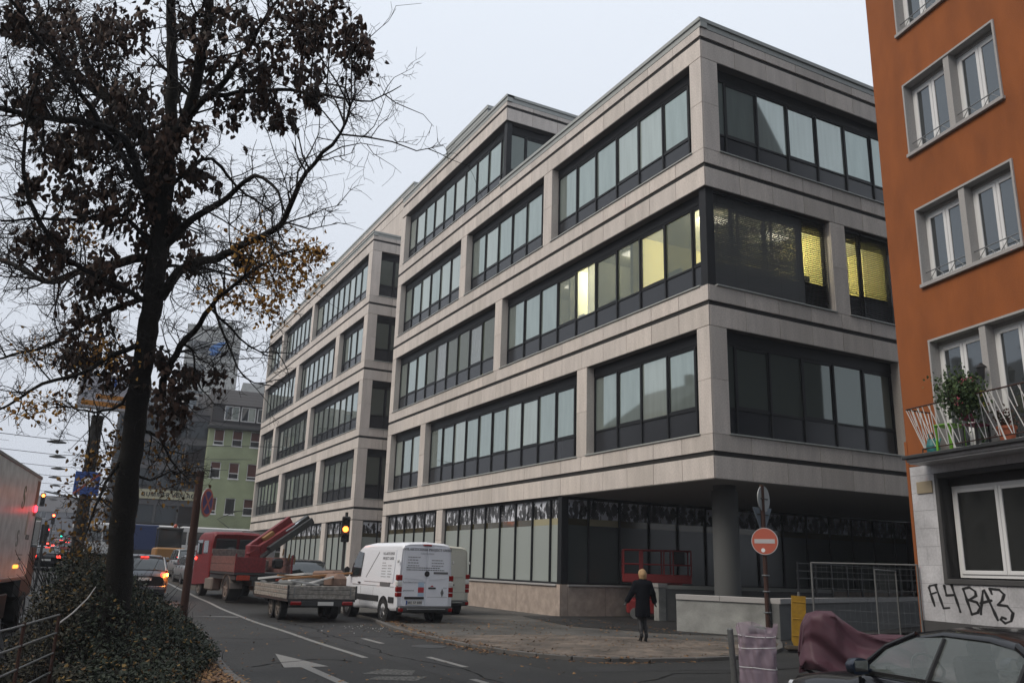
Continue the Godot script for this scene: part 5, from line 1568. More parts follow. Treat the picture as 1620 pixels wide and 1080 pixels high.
func shrubs() -> void:
	var leaf := leaf_mesh(0.040, 0.056, 0.010)
	var sets := [
		["low_shrub", "dense dark green shrub spreading round the tree foot and brown sign post", 24000, Color(0.004, 0.009, 0.004), Color(0.019, 0.031, 0.014), V(1.5, 0, -15.5), 0],
		["yellowing_shrub", "taller yellowing shrub at the back of the island beside the box truck", 13000, Color(0.008, 0.010, 0.004), Color(0.070, 0.052, 0.012), V(0.6, 0, -19.5), 1],
		["fenced_shrub", "sparse brownish shrub behind the low metal fence at the left edge", 5200, Color(0.008, 0.011, 0.006), Color(0.035, 0.030, 0.014), V(-0.3, 0, -12), 2]]
	for s in sets:
		var th := thing(s[0], s[1], "shrub", s[5])
		var inv := at_origin(th)
		var xs := []; var cs := []
		var st := MB.new()
		var n := 0
		var tries := 0
		while n < s[2] and tries < 200000:
			tries += 1
			var z := rng.randf_range(-27.5, -9.0)
			var xr := 2.72 + 0.075 * maxf(0.0, -z - 15.5) - 0.30 * maxf(0.0, z + 15.5)
			var xl := -0.9 + 0.12 * maxf(0.0, -z - 9.0)
			var x := rng.randf_range(xl, xr + 0.05)
			var zone := 1 if z < -17.2 - 1.5 * sin(x * 1.3) and x < 1.75 + 0.3 * sin(z) else (2 if x < 0.45 + 0.2 * sin(z * 2.0) and z > -15.5 else 0)
			if zone != s[6]: continue
			if x < 0.30 and z > -13.45 and x > 0.12 - 0.226 * (z + 13.3): continue   # keep clear of the fence
			var edge := clampf((xr - x) / 0.5, 0.25, 1.0)
			var top := hedge_top(x, z) * edge + 0.1
			var y := 0.14 + top * (1.0 - pow(rng.randf(), 2.2) * 0.75) + (rng.randf() * 0.14 if rng.randf() < 0.2 else 0.0)
			xs.append(inv * Transform3D(Basis.from_euler(V(rng.randfn(0.5, 0.6), rng.randf_range(-PI, PI), rng.randfn(0, 0.6))).scaled(Vector3.ONE * rng.randf_range(0.6, 1.35)), V(x, y, z)))
			cs.append(s[3].lerp(s[4], pow(rng.randf(), 1.4)) if rng.randf() < 0.93 else Color(0.09, 0.045, 0.015).lerp(Color(0.16, 0.10, 0.02), rng.randf()))
			if n % 26 == 0:
				var p := bend(V(x + rng.randfn(0, 0.1), 0.1, z + rng.randfn(0, 0.1)), V(rng.randfn(0, 0.25), 1, rng.randfn(0, 0.25)), top * (rng.randf_range(0.9, 1.15) if rng.randf() < 0.8 else rng.randf_range(1.2, 1.6)), 5, 0.14, 0.0)
				st.tube(p, taper(0.009, 0.003, p.size()), 4, false)
			n += 1
		stuff_copies("foliage", leaf, xs, cs, th)
		obj("stems", st.mesh(M.bark), th, inv, true, true)
	# the low fence of tubes round the island
	var f := thing("low_fence", "low bent tube fence with wire mesh round the shrub island", "fence", V(0.2, 0, -13.3))
	var a := V(0.24, 0, -13.3); var d := V(-0.22, 0, 0.975).normalized()
	for y in [0.30, 0.54, 0.79, 1.02]:
		var b := MB.new()
		b.tube([a + V(0, y, 0), a + d * 2.2 + V(0, y - 0.02, 0.0), a + d * 6.0 + V(0, y, 0)], [0.014, 0.014, 0.014], 7)
		obj("rail", b.mesh(M.steel), f, at_origin(f))
	for k in 4:
		var b := MB.new()
		b.tube([a + d * k * 1.7 + V(0, 0, 0), a + d * k * 1.7 + V(0, 1.03, 0)], [0.02, 0.02], 7)
		obj("post", b.mesh(M.rust), f, at_origin(f))
	var wires := MB.new()
	for k in 60: wires.tube([a + d * k * 0.1 + V(0, 0.1, 0), a + d * k * 0.1 + V(0, 1.0, 0)], [0.0018, 0.0018], 3, false)
	obj("wire_mesh", wires.mesh(M.dark_steel), f, at_origin(f), true, true)
	# bare pale cane bent over the fence
	var c := thing("bare_cane", "single pale bare cane arching over the end of the low fence", "branch", V(0.25, 0.9, -13.4))
	var b2 := MB.new()
	b2.tube([V(0, 0, 0), V(0.16, 0.12, -0.3), V(0.33, 0.3, -0.6), V(0.42, 0.46, -0.72)], [0.012, 0.011, 0.009, 0.006], 6)
	obj("cane", b2.mesh(M.light_trim), c)
	# thin street trees far down the road
	for q in [[-9.5, -120, 11], [3.2, -118, 10], [-11, -150, 12], [8.5, -104, 9]]:
		var t := thing("bare_tree", ["thin bare tree far down the street left of the traffic", "thin bare tree behind the far traffic island", "small bare tree at the far left kerb", "thin bare tree in front of the grey house"][[-9.5, 3.2, -11, 8.5].find(q[0])], "tree", V(q[0], lift(q[0], q[1]), q[1]))
		var tk := bend(Vector3.ZERO, Vector3.UP, q[2] * 0.8, 7, 0.05, 0.05)
		var b := MB.new()
		b.tube(tk, taper(0.16, 0.04, tk.size()), 7)
		obj("trunk", b.mesh(M.bark), t)
		var tw := MB.new()
		for k in 26:
			var p := bend(tk[2 + k % 5], V(rng.randfn(0, 1), 0.9, rng.randfn(0, 1)), rng.randf_range(1.5, 3.4), 5, 0.2, 0.08)
			tw.tube(p, taper(0.045, 0.012, p.size()), 4, false)
			for j in 7:
				var p2 := bend(p[1 + j % 4], V(rng.randfn(0, 1), 0.6, rng.randfn(0, 1)), rng.randf_range(0.6, 1.5), 3, 0.25, 0.03)
				tw.tube(p2, taper(0.016, 0.007, p2.size()), 3, false)
		obj("crown", tw.mesh(M.twig), t, Transform3D(), true, true)

func wheel(th: Node3D, x: float, z: float, r: float, w: float, right: bool, rim: Material = null, steer := 0.0) -> void:
	var b := MB.new()
	var T := RT(x, r, z, steer, 0, -PI / 2 if right else PI / 2)
	b.lathe([[r * 0.60, -w], [r * 0.93, -w], [r, -w * 0.85], [r, -w * 0.12], [r * 0.95, 0.0], [r * 0.66, 0.006], [r * 0.64, -0.03]], 28, Transform3D())
	var o := obj("tyre", b.mesh(M.rubber), th, T)
	b = MB.new()
	b.lathe([[r * 0.655, 0.0], [r * 0.62, -0.008], [r * 0.60, -0.05], [r * 0.2, -0.035], [r * 0.17, -0.01], [0.0, -0.008]], 28, Transform3D())
	for k in 5:
		b.box(Transform3D(Basis(Vector3.UP, TAU * k / 5.0), Vector3.ZERO) * P(r * 0.38, -0.022, 0), V(r * 0.5, 0.022, r * 0.16), 0.004)
	obj("rim", b.mesh(rim if rim else M.alloy), o)

# ring through the points of one half, mirrored
func ring(half: Array, z: float) -> Array:
	var r := []
	for p in half: r.append(V(p[0], p[1], z))
	for i in range(half.size() - 1, -1, -1):
		if half[i][0] > 0.001: r.append(V(-half[i][0], half[i][1], z))
	return r

# a passenger car; forward is -z
# s: length, width, height, belt, hood height, tail height, positions of cowl, roof front, roof rear, glass rear
func car(called: String, label: String, at: Vector3, turn: float, paint: Material, s: Dictionary, group := "") -> Node3D:
	var th := thing(called, label, "car", at, turn, group)
	var L: float = s.L; var hw: float = s.W / 2; var H: float = s.H; var belt: float = s.belt
	var z0 := -L / 2; var z1 := L / 2
	var R: float = s.get("R", 0.31)
	var fz: float = z0 + s.get("fo", 0.78); var rz: float = z1 - s.get("ro", 0.95)
	var cowl: float = z0 + s.cowl; var rf: float = z0 + s.rf; var rr: float = z0 + s.rr; var gr: float = z0 + s.gr
	# lower body
	var st := [[z0, 0.70, s.nose - 0.16, 0.34], [z0 + 0.05, 0.82, s.nose - 0.05, 0.26], [z0 + 0.28, 0.94, s.nose + 0.05, 0.20], [z0 + 0.75, 0.99, lerpf(s.nose + 0.05, s.hood, 0.6), 0.19], [cowl - 0.1, 1.0, s.hood, 0.19], [cowl + 0.15, 1.0, belt, 0.19], [(cowl + gr) / 2, 1.0, belt + 0.01, 0.19], [gr - 0.25, 1.0, belt + 0.02, 0.20], [gr + 0.02, 0.985, s.tail + 0.01, 0.22], [z1 - 0.16, 0.95, s.tail, 0.25], [z1 - 0.03, 0.88, s.tail - 0.08, 0.30], [z1, 0.80, s.tail - 0.22, 0.36]]
	var rings := []
	for q in st:
		var w: float = hw * q[1]; var t: float = q[2]; var y: float = q[3]
		rings.append(ring([[0.0, y], [w * 0.80, y], [w * 0.96, y + 0.07], [w, lerpf(y, t, 0.45)], [w * 0.995, lerpf(y, t, 0.66)], [w * 0.955, t - 0.075], [w * 0.86, t - 0.012], [w * 0.45, t + 0.018], [0.0, t + 0.024]], q[0]))
	var b := MB.new()
	b.loft(rings)
	var body := obj("body", b.mesh(paint), th)
	# glasshouse with its pillars and roof
	var gh := []
	var hb := hw * 0.90; var ht: float = hw * s.get("tumble", 0.70)
	var prof := func(yt: float, f: float) -> Array:
		var wt := lerpf(hb, ht, f)
		return [[0.0, belt - 0.05], [hb, belt - 0.05], [hb - 0.005, belt + 0.012], [lerpf(hb, wt, 0.86), lerpf(belt, yt, 0.86)], [wt * 0.90, yt - 0.01], [wt * 0.5, yt + 0.012], [0.0, yt + 0.018]]
	for q in [[cowl, belt + 0.03, 0.05], [lerpf(cowl, rf, 0.5), lerpf(belt, H, 0.60), 0.58], [rf, H - 0.05, 1.0], [lerpf(rf, rr, 0.35), H - 0.02, 1.0], [lerpf(rf, rr, 0.75), H - 0.03, 1.0], [rr, H - 0.07, 0.97], [lerpf(rr, gr, 0.55), lerpf(H, s.tail, 0.55), 0.6], [gr, s.tail + 0.02, 0.1]]:
		gh.append(ring(prof.call(q[1], q[2]), q[0]))
	b = MB.new()
	b.loft(gh)
	obj("glasshouse", b.mesh(s.get("glass", M.car_glass)), th)
	if s.has("glass"):
		var seat := mat("car_seat", 0.02, 0.02, 0.022, 0.8)
		for q in [[-0.36, 2.55], [0.36, 2.55], [-0.36, 3.45], [0.36, 3.45]]:
			obj("seat_back", cbox(V(0.46, 0.34, 0.12), seat, 0.05), th, RT(q[0], belt + 0.06, z0 + q[1], 0, -0.18))
			obj("headrest", cbox(V(0.27, 0.17, 0.09), seat, 0.04), th, RT(q[0], belt + 0.29, z0 + q[1] + 0.06, 0, -0.15))
		b = MB.new()
		for k in 24: b.tube([V(cos(TAU * k / 24) * 0.18, sin(TAU * k / 24) * 0.18, 0), V(cos(TAU * (k + 1) / 24) * 0.18, sin(TAU * (k + 1) / 24) * 0.18, 0)], [0.014, 0.014], 6)
		obj("steering_wheel", b.mesh(M.black), th, RT(-0.36, belt + 0.03, z0 + 1.95, 0, -0.5))
	b = MB.new()
	var rl := []
	for q in [[rf - 0.03, H - 0.065], [lerpf(rf, rr, 0.3), H - 0.008], [lerpf(rf, rr, 0.75), H - 0.015], [rr + 0.02, H - 0.07]]:
		rl.append(ring([[0.0, q[1] - 0.05], [ht * 1.0, q[1] - 0.07], [ht * 1.035, q[1] - 0.05], [ht * 0.93, q[1] + 0.006], [ht * 0.5, q[1] + 0.030], [0.0, q[1] + 0.036]], q[0]))
	b.loft(rl)
	obj("roof", b.mesh(paint), th)
	for sd in [-1.0, 1.0]:
		b = MB.new()
		b.tube([V(sd * (hb - 0.01), belt, cowl + 0.06), V(sd * lerpf(hb, ht, 0.6), lerpf(belt, H - 0.05, 0.58), lerpf(cowl, rf, 0.5)), V(sd * ht, H - 0.075, rf)], [0.042, 0.036, 0.032], 6)
		b.tube([V(sd * ht, H - 0.085, rr), V(sd * lerpf(ht, hb, 0.45), lerpf(H - 0.05, s.tail, 0.55), lerpf(rr, gr, 0.52)), V(sd * (hb - 0.01), s.tail - 0.02, gr - 0.03)], [0.045, 0.06, 0.07], 6)
		obj("pillar", b.mesh(paint), th)
		b = MB.new()
		for zb in s.pill: b.bar(V(sd * (hb + 0.004), belt - 0.02, z0 + zb - 0.03), V(sd * (ht + 0.012), H - 0.085, z0 + zb + 0.06), 0.10, 0.025)
		b.bar(V(sd * (hb + 0.008), belt - 0.005, cowl + 0.1), V(sd * (hb + 0.008), belt + 0.012, gr - 0.2), 0.02, 0.02)
		obj("window_trim", b.mesh(M.black), th)
		b = MB.new()
		for zd in s.doors: b.bx(sd * hw * 0.955, sd * (hw * 0.9965), 0.30, belt - 0.06, z0 + zd - 0.004, z0 + zd + 0.004)
		b.bx(sd * hw * 0.97, sd * (hw + 0.012), 0.40, 0.45, fz + 0.5, rz - 0.5, 0.01)
		obj("door_seam", b.mesh(M.black), th)
		for zd in s.handles: obj("door_handle", cbox(V(0.03, 0.03, 0.19), paint, 0.01), th, P(sd * (hw * 0.985), belt - 0.13, z0 + zd))
		b = MB.new()
		b.loft([ring([[0.0, -0.06], [0.07, -0.05], [0.09, 0.02], [0.05, 0.07], [0.0, 0.075]], -0.06), ring([[0.0, -0.075], [0.085, -0.06], [0.105, 0.02], [0.06, 0.085], [0.0, 0.09]], 0.02), ring([[0.0, -0.065], [0.08, -0.055], [0.1, 0.02], [0.055, 0.08], [0.0, 0.085]], 0.07)])
		b.bar(V(-sd * 0.2, -0.05, -0.02), V(-sd * 0.04, 0.0, 0.0), 0.06, 0.03)
		var mr := obj("mirror", b.mesh(s.get("mirror", paint)), th, P(sd * (hw + 0.08), belt + 0.04, cowl + 0.22))
		obj("mirror_glass", cbox(V(0.15, 0.10, 0.008), M.chrome), mr, P(0, 0.015, 0.072))
		for zz in [fz, rz]:
			b = MB.new()
			b.lathe([[R + 0.055, -0.3], [R + 0.055, 0.0], [R * 0.5, 0.001]], 26, RT(sd * (hw * 0.985), R + 0.01, zz, 0, 0, -PI / 2 * sd))
			obj("wheel_arch", b.mesh(M.black), th)
			wheel(th, sd * (hw - 0.005), zz, R, 0.2, sd > 0)
	# lamps, bumpers and plates
	var tw: float = s.get("lamp_w", 0.26); var lh: float = s.get("lamp_h", 0.17)
	for sd in [-1.0, 1.0]:
		obj("headlight", cbox(V(0.34, 0.13, 0.12), M.headlamp, 0.03), th, RT(sd * hw * 0.66, s.nose - 0.10, z0 + 0.10, sd * -0.35))
		obj("taillight", cbox(V(tw, lh, 0.10), M[s.get("tail_mat", "tail_red")], 0.025), th, RT(sd * (hw * 0.93 - tw / 2), s.tail - 0.16, z1 - 0.065, sd * 0.25))
	obj("bumper", cbox(V(s.W * 0.92, 0.2, 0.14), s.get("bumper", paint), 0.05), th, P(0, 0.46, z1 - 0.05))
	obj("bumper", cbox(V(s.W * 0.86, 0.2, 0.14), s.get("bumper", paint), 0.05), th, P(0, 0.44, z0 + 0.09))
	obj("number_plate", cbox(V(0.52, 0.11, 0.02), M.plate, 0.004), th, P(0, s.get("plate_y", 0.62), z1 + 0.008))
	obj("number_plate", cbox(V(0.52, 0.11, 0.02), M.plate, 0.004), th, P(0, 0.42, z0 - 0.005))
	obj("third_brake_light", cbox(V(0.3, 0.025, 0.03), M[s.get("tail_mat", "tail_red")], 0.006), th, P(0, H - 0.075, rr + 0.05))
	return th

const SEDAN := {"L": 4.47, "W": 1.74, "H": 1.37, "belt": 0.91, "nose": 0.68, "hood": 0.84, "tail": 0.98, "cowl": 1.42, "rf": 2.12, "rr": 3.30, "gr": 3.95, "pill": [2.42, 3.38], "doors": [1.55, 2.52, 3.42], "handles": [2.32, 3.28]}
const SUV := {"L": 4.43, "W": 1.81, "H": 1.68, "belt": 1.06, "nose": 0.85, "hood": 1.0, "tail": 1.10, "cowl": 1.25, "rf": 1.85, "rr": 3.85, "gr": 4.30, "pill": [2.35, 3.25], "doors": [1.45, 2.45, 3.3], "handles": [2.25, 3.15], "R": 0.35, "tumble": 0.80, "plate_y": 0.78}
const HATCH := {"L": 4.1, "W": 1.73, "H": 1.47, "belt": 0.96, "nose": 0.74, "hood": 0.9, "tail": 0.98, "cowl": 1.2, "rf": 1.85, "rr": 3.45, "gr": 3.98, "pill": [2.3, 3.15], "doors": [1.4, 2.4, 3.2], "handles": [2.2, 3.0], "tumble": 0.76}

func cars() -> void:
	var black := mat("black_paint", 0.006, 0.006, 0.008, 0.22, 0.0, 0.4)
	black.clearcoat_enabled = true; black.clearcoat = 0.25; black.clearcoat_roughness = 0.04
	var grey := mat("grey_paint", 0.10, 0.115, 0.135, 0.3, 0.3)
	grey.clearcoat_enabled = true; grey.clearcoat = 0.6
	var silver := mat("silver_paint", 0.30, 0.31, 0.32, 0.3, 0.4)
	var red := mat("red_paint", 0.20, 0.012, 0.012, 0.35)
	var dark := mat("dark_blue_paint", 0.012, 0.013, 0.02, 0.25)
	mat("headlamp", 0.5, 0.5, 0.5, 0.1, 0.5)
	mat("tail_red", 0.22, 0.008, 0.008, 0.2)
	glow("tail_on", 1.0, 0.045, 0.03, 3.2)
	glow("tail_far", 1.0, 0.05, 0.035, 4.5)
	mat("plate", 0.6, 0.6, 0.58, 0.5)
	var s := SEDAN.duplicate()
	s.glass = M.clear_car_glass
	s.mirror = mat("mirror_blue", 0.010, 0.016, 0.03, 0.25)
	car("sedan", "glossy black saloon car parked in the right foreground beside the orange house", V(8.06, 0, -5.50), deg_to_rad(-12), black, s)
	s = SUV.duplicate(); s.bumper = M.grey_paint; s.tail_mat = "tail_on"
	var t := car("suv", "grey compact off-road car with glowing right indicator behind the tree trunk", V(3.25, lift(3.2, -38) + 0.01, -38.6), deg_to_rad(3), grey, s)
	var ind := obj("indicator", cbox(V(0.10, 0.12, 0.06), glow("indicator_glow", 1.0, 0.42, 0.06, 9.0), 0.02), t, P(0.82, 0.95, 2.17))
	lamp_light(ind.global_position + V(0, 0, 0.12), Color(1, 0.5, 0.15), 0.5, 0.06)
	s = HATCH.duplicate(); s.tail_mat = "tail_on"
	car("hatchback", "black car with both tail lights lit in the lane beside the box truck", V(-0.15, lift(0, -63), -64.0), 0.02, black, s)
	s = HATCH.duplicate()
	car("hatchback", "nearer silver car standing in front of the crane lorry", V(7.15, lift(7, -50), -50.5), deg_to_rad(2), silver, s)
	car("estate_car", "farther silver car parked ahead of the nearer silver one", V(7.45, lift(7, -56), -56.2), deg_to_rad(2), silver, SUV.duplicate())
	car("dark_car", "dark parked car facing the camera behind the flatbed trailer", V(9.75, lift(9.8, -37) + 0.03, -37.2), deg_to_rad(172), dark, SUV.duplicate())
	var q := [[-1.3, -84, "tail_far", "dark car with lit tail lights queuing left of the traffic island"], [1.3, -88, "tail_far", "red car with bright tail lights in the far queue"], [-2.6, -97, "tail_far", "leftmost car of the far queue with red lamps"], [0.9, -101, "tail_far", "small dark car behind the red one in the far queue"], [-1.0, -112, "tail_far", "car with red tail lights in the middle of the far queue"], [1.8, -118, "tail_far", "farthest car on the right of the queue"]]
	for k in q.size():
		s = HATCH.duplicate(); s.tail_mat = q[k][2]
		car("queue_car", q[k][3], V(q[k][0], lift(0, q[k][1]), q[k][1]), 0.0, red if k == 1 else (silver if k == 2 else dark), s, "cars queuing at the far lights")

func lamp_light(at: Vector3, c: Color, e: float, size: float) -> void:
	var l := OmniLight3D.new()
	l.light_color = c
	l.light_energy = e
	l.light_size = size
	l.omni_range = 12.0
	l.omni_attenuation = 2.0
	l.shadow_enabled = true
	add_child(l)
	l.position = at

func strips_of_print(m: Material, parent: Node, x: Transform3D, w: float, lines_n: int, pitch: float, h: float, seed_no: int) -> void:
	# small print that the photograph does not resolve, as rows of flat word-sized marks
	var r := RandomNumberGenerator.new()
	r.seed = seed_no
	var b := MB.new()
	for k in lines_n:
		var u := -w / 2
		var end := w / 2 - r.randf() * w * 0.3
		while u < end:
			var l := r.randf_range(0.03, 0.09)
			b.quad(V(u, -k * pitch, 0), V(minf(u + l, end), -k * pitch, 0), V(minf(u + l, end), -k * pitch + h, 0), V(u, -k * pitch + h, 0), V(0, 0, 1))
			u += l + 0.018
	obj("small_print", b.mesh(m), parent, x)

func panel_van(called: String, label: String, at: Vector3, turn: float, paint: Material, printed: bool) -> Node3D:
	var th := thing(called, label, "van", at, turn)
	var hw := 0.965; var L := 5.26; var z1 := L / 2; var z0 := -L / 2
	var rings := []
	# [z, half width factor, top, bottom]
	for q in [[z0, 0.80, 0.95, 0.40], [z0 + 0.06, 0.90, 1.06, 0.32], [z0 + 0.35, 0.97, 1.22, 0.30], [z0 + 0.80, 0.99, 1.38, 0.30], [z0 + 1.15, 0.99, 1.86, 0.30], [z0 + 1.55, 0.99, 2.28, 0.30], [z0 + 1.9, 1.0, 2.40, 0.32], [z0 + 2.6, 1.0, 2.45, 0.34], [z1 - 0.5, 1.0, 2.45, 0.36], [z1 - 0.07, 0.99, 2.44, 0.38], [z1, 0.965, 2.38, 0.42]]:
		var w: float = hw * q[1]; var t: float = q[2]; var y: float = q[3]
		var lean := clampf((t - 1.2) / 1.2, 0, 1)
		rings.append(ring([[0.0, y], [w * 0.92, y], [w, y + 0.10], [w, minf(1.05, t - 0.25)], [w - 0.02 * lean, minf(1.12, t - 0.2)], [w - 0.09 * lean, t - 0.16], [w - 0.15 * lean - 0.02, t - 0.045], [w - 0.26 * lean - 0.08, t], [0.0, t + 0.03]], q[0]))
	var b := MB.new()
	b.loft(rings)
	obj("body", b.mesh(paint), th)
	# windscreen and door windows
	b = MB.new()
	b.quad(V(-0.80, 1.40, z0 + 0.78), V(0.80, 1.40, z0 + 0.78), V(0.74, 2.20, z0 + 1.48), V(-0.74, 2.20, z0 + 1.48), V(0, 0.6, -1).normalized())
	obj("windscreen", b.mesh(M.car_glass), th, P(0, 0.03, -0.02))
	for sd in [-1.0, 1.0]:
		var x := Transform3D(Basis(V(0, 0, -1), V(-0.06 * sd, 1, 0).normalized(), V(sd, 0.06, 0).normalized()), V(sd * (hw - 0.035), 1.70, 0))
		b = MB.new()
		b.ext(PackedVector2Array([Vector2(-z0 - 1.02, -0.38), Vector2(-z0 - 2.02, -0.34), Vector2(-z0 - 2.10, 0.42), Vector2(-z0 - 1.66, 0.47), Vector2(-z0 - 1.22, 0.02)]), 0.02, x)
		obj("door_window", b.mesh(M.car_glass), th)
		b = MB.new()
		b.bx(sd * (hw - 0.01), sd * (hw + 0.025), 0.60, 0.78, z0 + 1.6, z1 - 1.45, 0.012)
		b.bx(sd * (hw - 0.01), sd * (hw + 0.025), 0.60, 0.78, z1 - 0.62, z1 - 0.2, 0.012)
		obj("side_moulding", b.mesh(M.dark_steel), th)
		b = MB.new()
		b.bx(sd * (hw - 0.02), sd * (hw + 0.004), 0.45, 1.02, z0 + 2.16, z0 + 2.168)
		b.bx(sd * (hw - 0.02), sd * (hw + 0.004), 1.075, 1.083, z0 + 1.3, z1 - 0.25)
		b.bx(sd * (hw - 0.02), sd * (hw + 0.004), 0.50, 1.02, z0 + 3.3, z0 + 3.306)
		obj("panel_seam", b.mesh(M.joint), th)
		# pressed field in the side wall
		b = MB.new()
		b.ext(PackedVector2Array([Vector2(z0 + 2.38, -0.52), Vector2(z1 - 0.38, -0.52), Vector2(z1 - 0.34, 0.50), Vector2(z0 + 2.42, 0.50)]), 0.012, Transform3D(Basis(V(0, 0, 1), V(-0.07 * sd, 1, 0).normalized(), V(-sd, -0.07, 0).normalized()), V(sd * (hw - 0.047), 1.72, 0)))
		obj("side_panel", b.mesh(paint), th)
		b = MB.new()
		b.loft([ring([[0.0, -0.15], [0.06, -0.14], [0.08, 0.08], [0.0, 0.15]], -0.05), ring([[0.0, -0.17], [0.08, -0.15], [0.1, 0.1], [0.0, 0.17]], 0.05)])
		b.bar(V(-sd * 0.25, -0.08, -0.05), V(-sd * 0.05, -0.05, 0), 0.08, 0.05)
		obj("mirror", b.mesh(M.black), th, P(sd * (hw + 0.17), 1.48, z0 + 1.12))
		obj("door_handle", cbox(V(0.03, 0.05, 0.2), M.dark_steel, 0.01), th, P(sd * (hw + 0.005), 1.14, z0 + 1.98))
		# tail lamps in three fields
		for k in 4:
			obj("taillight", cbox(V(0.19, [0.13, 0.16, 0.15, 0.17][k], 0.14), [M.tail_red, M.plate, M.tail_red, M.tail_red][3 - k], 0.02), th, P(sd * (hw - 0.085), [0.86, 1.02, 1.19, 1.37][k], z1 - 0.055))
		for zz in [z0 + 0.98, z1 - 1.03]:
			b = MB.new()
			b.lathe([[0.43, -0.3], [0.43, 0.0], [0.2, 0.001]], 28, RT(sd * (hw + 0.004), 0.36, zz, 0, 0, -PI / 2 * sd))
			obj("wheel_arch", b.mesh(M.black), th)
			wheel(th, sd * (hw + 0.01), zz, 0.345, 0.23, sd > 0)
		obj("hinge", cbox(V(0.06, 0.09, 0.07), M.plate, 0.015), th, P(sd * (hw - 0.01), 1.86, z1 - 0.03))
		obj("headlight", cbox(V(0.3, 0.34, 0.2), M.headlamp, 0.05), th, P(sd * 0.72, 1.0, z0 + 0.14))
	# rear doors
	for sd in [-1.0, 1.0]:
		b = MB.new()
		b.ext(PackedVector2Array([Vector2(sd * 0.012, 0.50), Vector2(sd * 0.76, 0.50), Vector2(sd * 0.80, 0.6), Vector2(sd * 0.80, 2.22), Vector2(sd * 0.74, 2.30), Vector2(sd * 0.012, 2.31)]), 0.03, P(0, 0, z1 + 0.004))
		var d := obj("rear_door", b.mesh(paint), th)
		b = MB.new()
		b.ext(PackedVector2Array([Vector2(sd * 0.09, 1.30), Vector2(sd * 0.70, 1.36), Vector2(sd * 0.74, 1.50), Vector2(sd * 0.72, 2.16), Vector2(sd * 0.09, 2.18)]), 0.014, P(0, 0, z1 + 0.021))
		obj("door_field", b.mesh(paint), d)
		b = MB.new()
		b.bx(sd * 0.07, sd * 0.78, 0.795, 0.803, z1, z1 + 0.0205)
		obj("door_seam", b.mesh(M.joint), d)
	obj("bumper", cbox(V(1.86, 0.20, 0.22), M.dark_steel, 0.05), th, P(0, 0.43, z1 + 0.02))
	obj("step", cbox(V(1.3, 0.035, 0.1), M.steel, 0.01), th, P(0, 0.44, z1 + 0.13))
	for sd in [-1.0, 1.0]: obj("reflector", cbox(V(0.16, 0.12, 0.05), M.tail_red, 0.02), th, P(sd * 0.84, 0.42, z1 + 0.11))
	obj("plate_light", cbox(V(0.66, 0.07, 0.06), M.black, 0.015), th, P(-0.38, 0.77, z1 + 0.03))
	var pl := obj("number_plate", cbox(V(0.56, 0.13, 0.015), M.plate, 0.004), th, P(-0.38, 0.63, z1 + 0.03))
	obj("plate_band", cbox(V(0.05, 0.12, 0.004), M.sign_blue, 0.001), pl, P(-0.25, 0, 0.009))
	text("plate_text", "ME SP 890", 0.075, M.black, pl, P(0.03, 0, 0.0085), "Droid Sans", 0.003, 700)
	obj("brake_light", cbox(V(0.30, 0.05, 0.05), M.tail_red, 0.015), th, P(0, 2.37, z1 + 0.012))
	obj("door_handle", cbox(V(0.26, 0.05, 0.03), M.black, 0.012), th, P(0.22, 1.07, z1 + 0.032))
	# round badge on the door seam
	b = MB.new()
	b.lathe([[0.085, 0.0], [0.085, 0.012], [0.07, 0.016], [0.0, 0.016]], 20, RT(0.02, 1.50, z1 + 0.028, 0, PI / 2))
	var bd := obj("badge", b.mesh(M.black), th)
	b = MB.new()
	for k in 3: b.box(RT(0, 0.018, 0, k * TAU / 3) * P(0, 0, -0.03), V(0.016, 0.004, 0.06))
	obj("badge_star", b.mesh(M.chrome), bd, RT(0.02, 1.50, z1 + 0.028, 0, PI / 2))
	if printed:
		var ink := mat("van_ink", 0.07, 0.07, 0.08, 0.6)
		var faint := mat("van_faint_ink", 0.26, 0.26, 0.28, 0.6)
		text("lettering", "SOLARTECHNIK PROJECT GMBH", 0.075, ink, th, P(0.02, 2.235, z1 + 0.030), "Droid Serif", 0.003, 700)
		text("lettering", "Solarthermie", 0.055, faint, th, P(0.0, 2.115, z1 + 0.030), "Droid Serif", 0.003)
		strips_of_print(faint, th, P(-0.42, 1.98, z1 + 0.0305), 0.46, 4, 0.085, 0.03, 1)
		strips_of_print(faint, th, P(0.42, 1.90, z1 + 0.0305), 0.5, 3, 0.085, 0.03, 2)
		strips_of_print(ink, th, P(-0.02, 1.665, z1 + 0.0305), 1.34, 2, 0.065, 0.026, 3)
		var bar := mat("name_bar", 0.13, 0.13, 0.135, 0.6)
		obj("name_bar", cbox(V(0.5, 0.065, 0.006), bar), th, P(0.50, 1.53, z1 + 0.0315))
		text("lettering", "handwerkerservice", 0.065, faint, th, P(-0.40, 1.24, z1 + 0.0215), "Droid Sans", 0.003)
		text("lettering", "gebäudetechnik", 0.038, ink, th, P(-0.58, 0.99, z1 + 0.0215), "Droid Sans", 0.003)
		var sk := obj("sticker", cbox(V(0.2, 0.42, 0.004), mat("sticker_blue", 0.42, 0.55, 0.68, 0.6), 0.001), th, P(-0.16, 1.03, z1 + 0.0225))
		obj("sticker_field", cbox(V(0.2, 0.16, 0.004), mat("sticker_red", 0.42, 0.03, 0.04, 0.6), 0.001), sk, P(0, -0.02, 0.0035))
		b = MB.new()
		b.ext(PackedVector2Array([Vector2(0, -0.13), Vector2(0.055, 0), Vector2(0, 0.13), Vector2(-0.055, 0)]), 0.004, P(0.58, 0.93, z1 + 0.0225))
		obj("emblem", b.mesh(bar), th)
		b = MB.new()
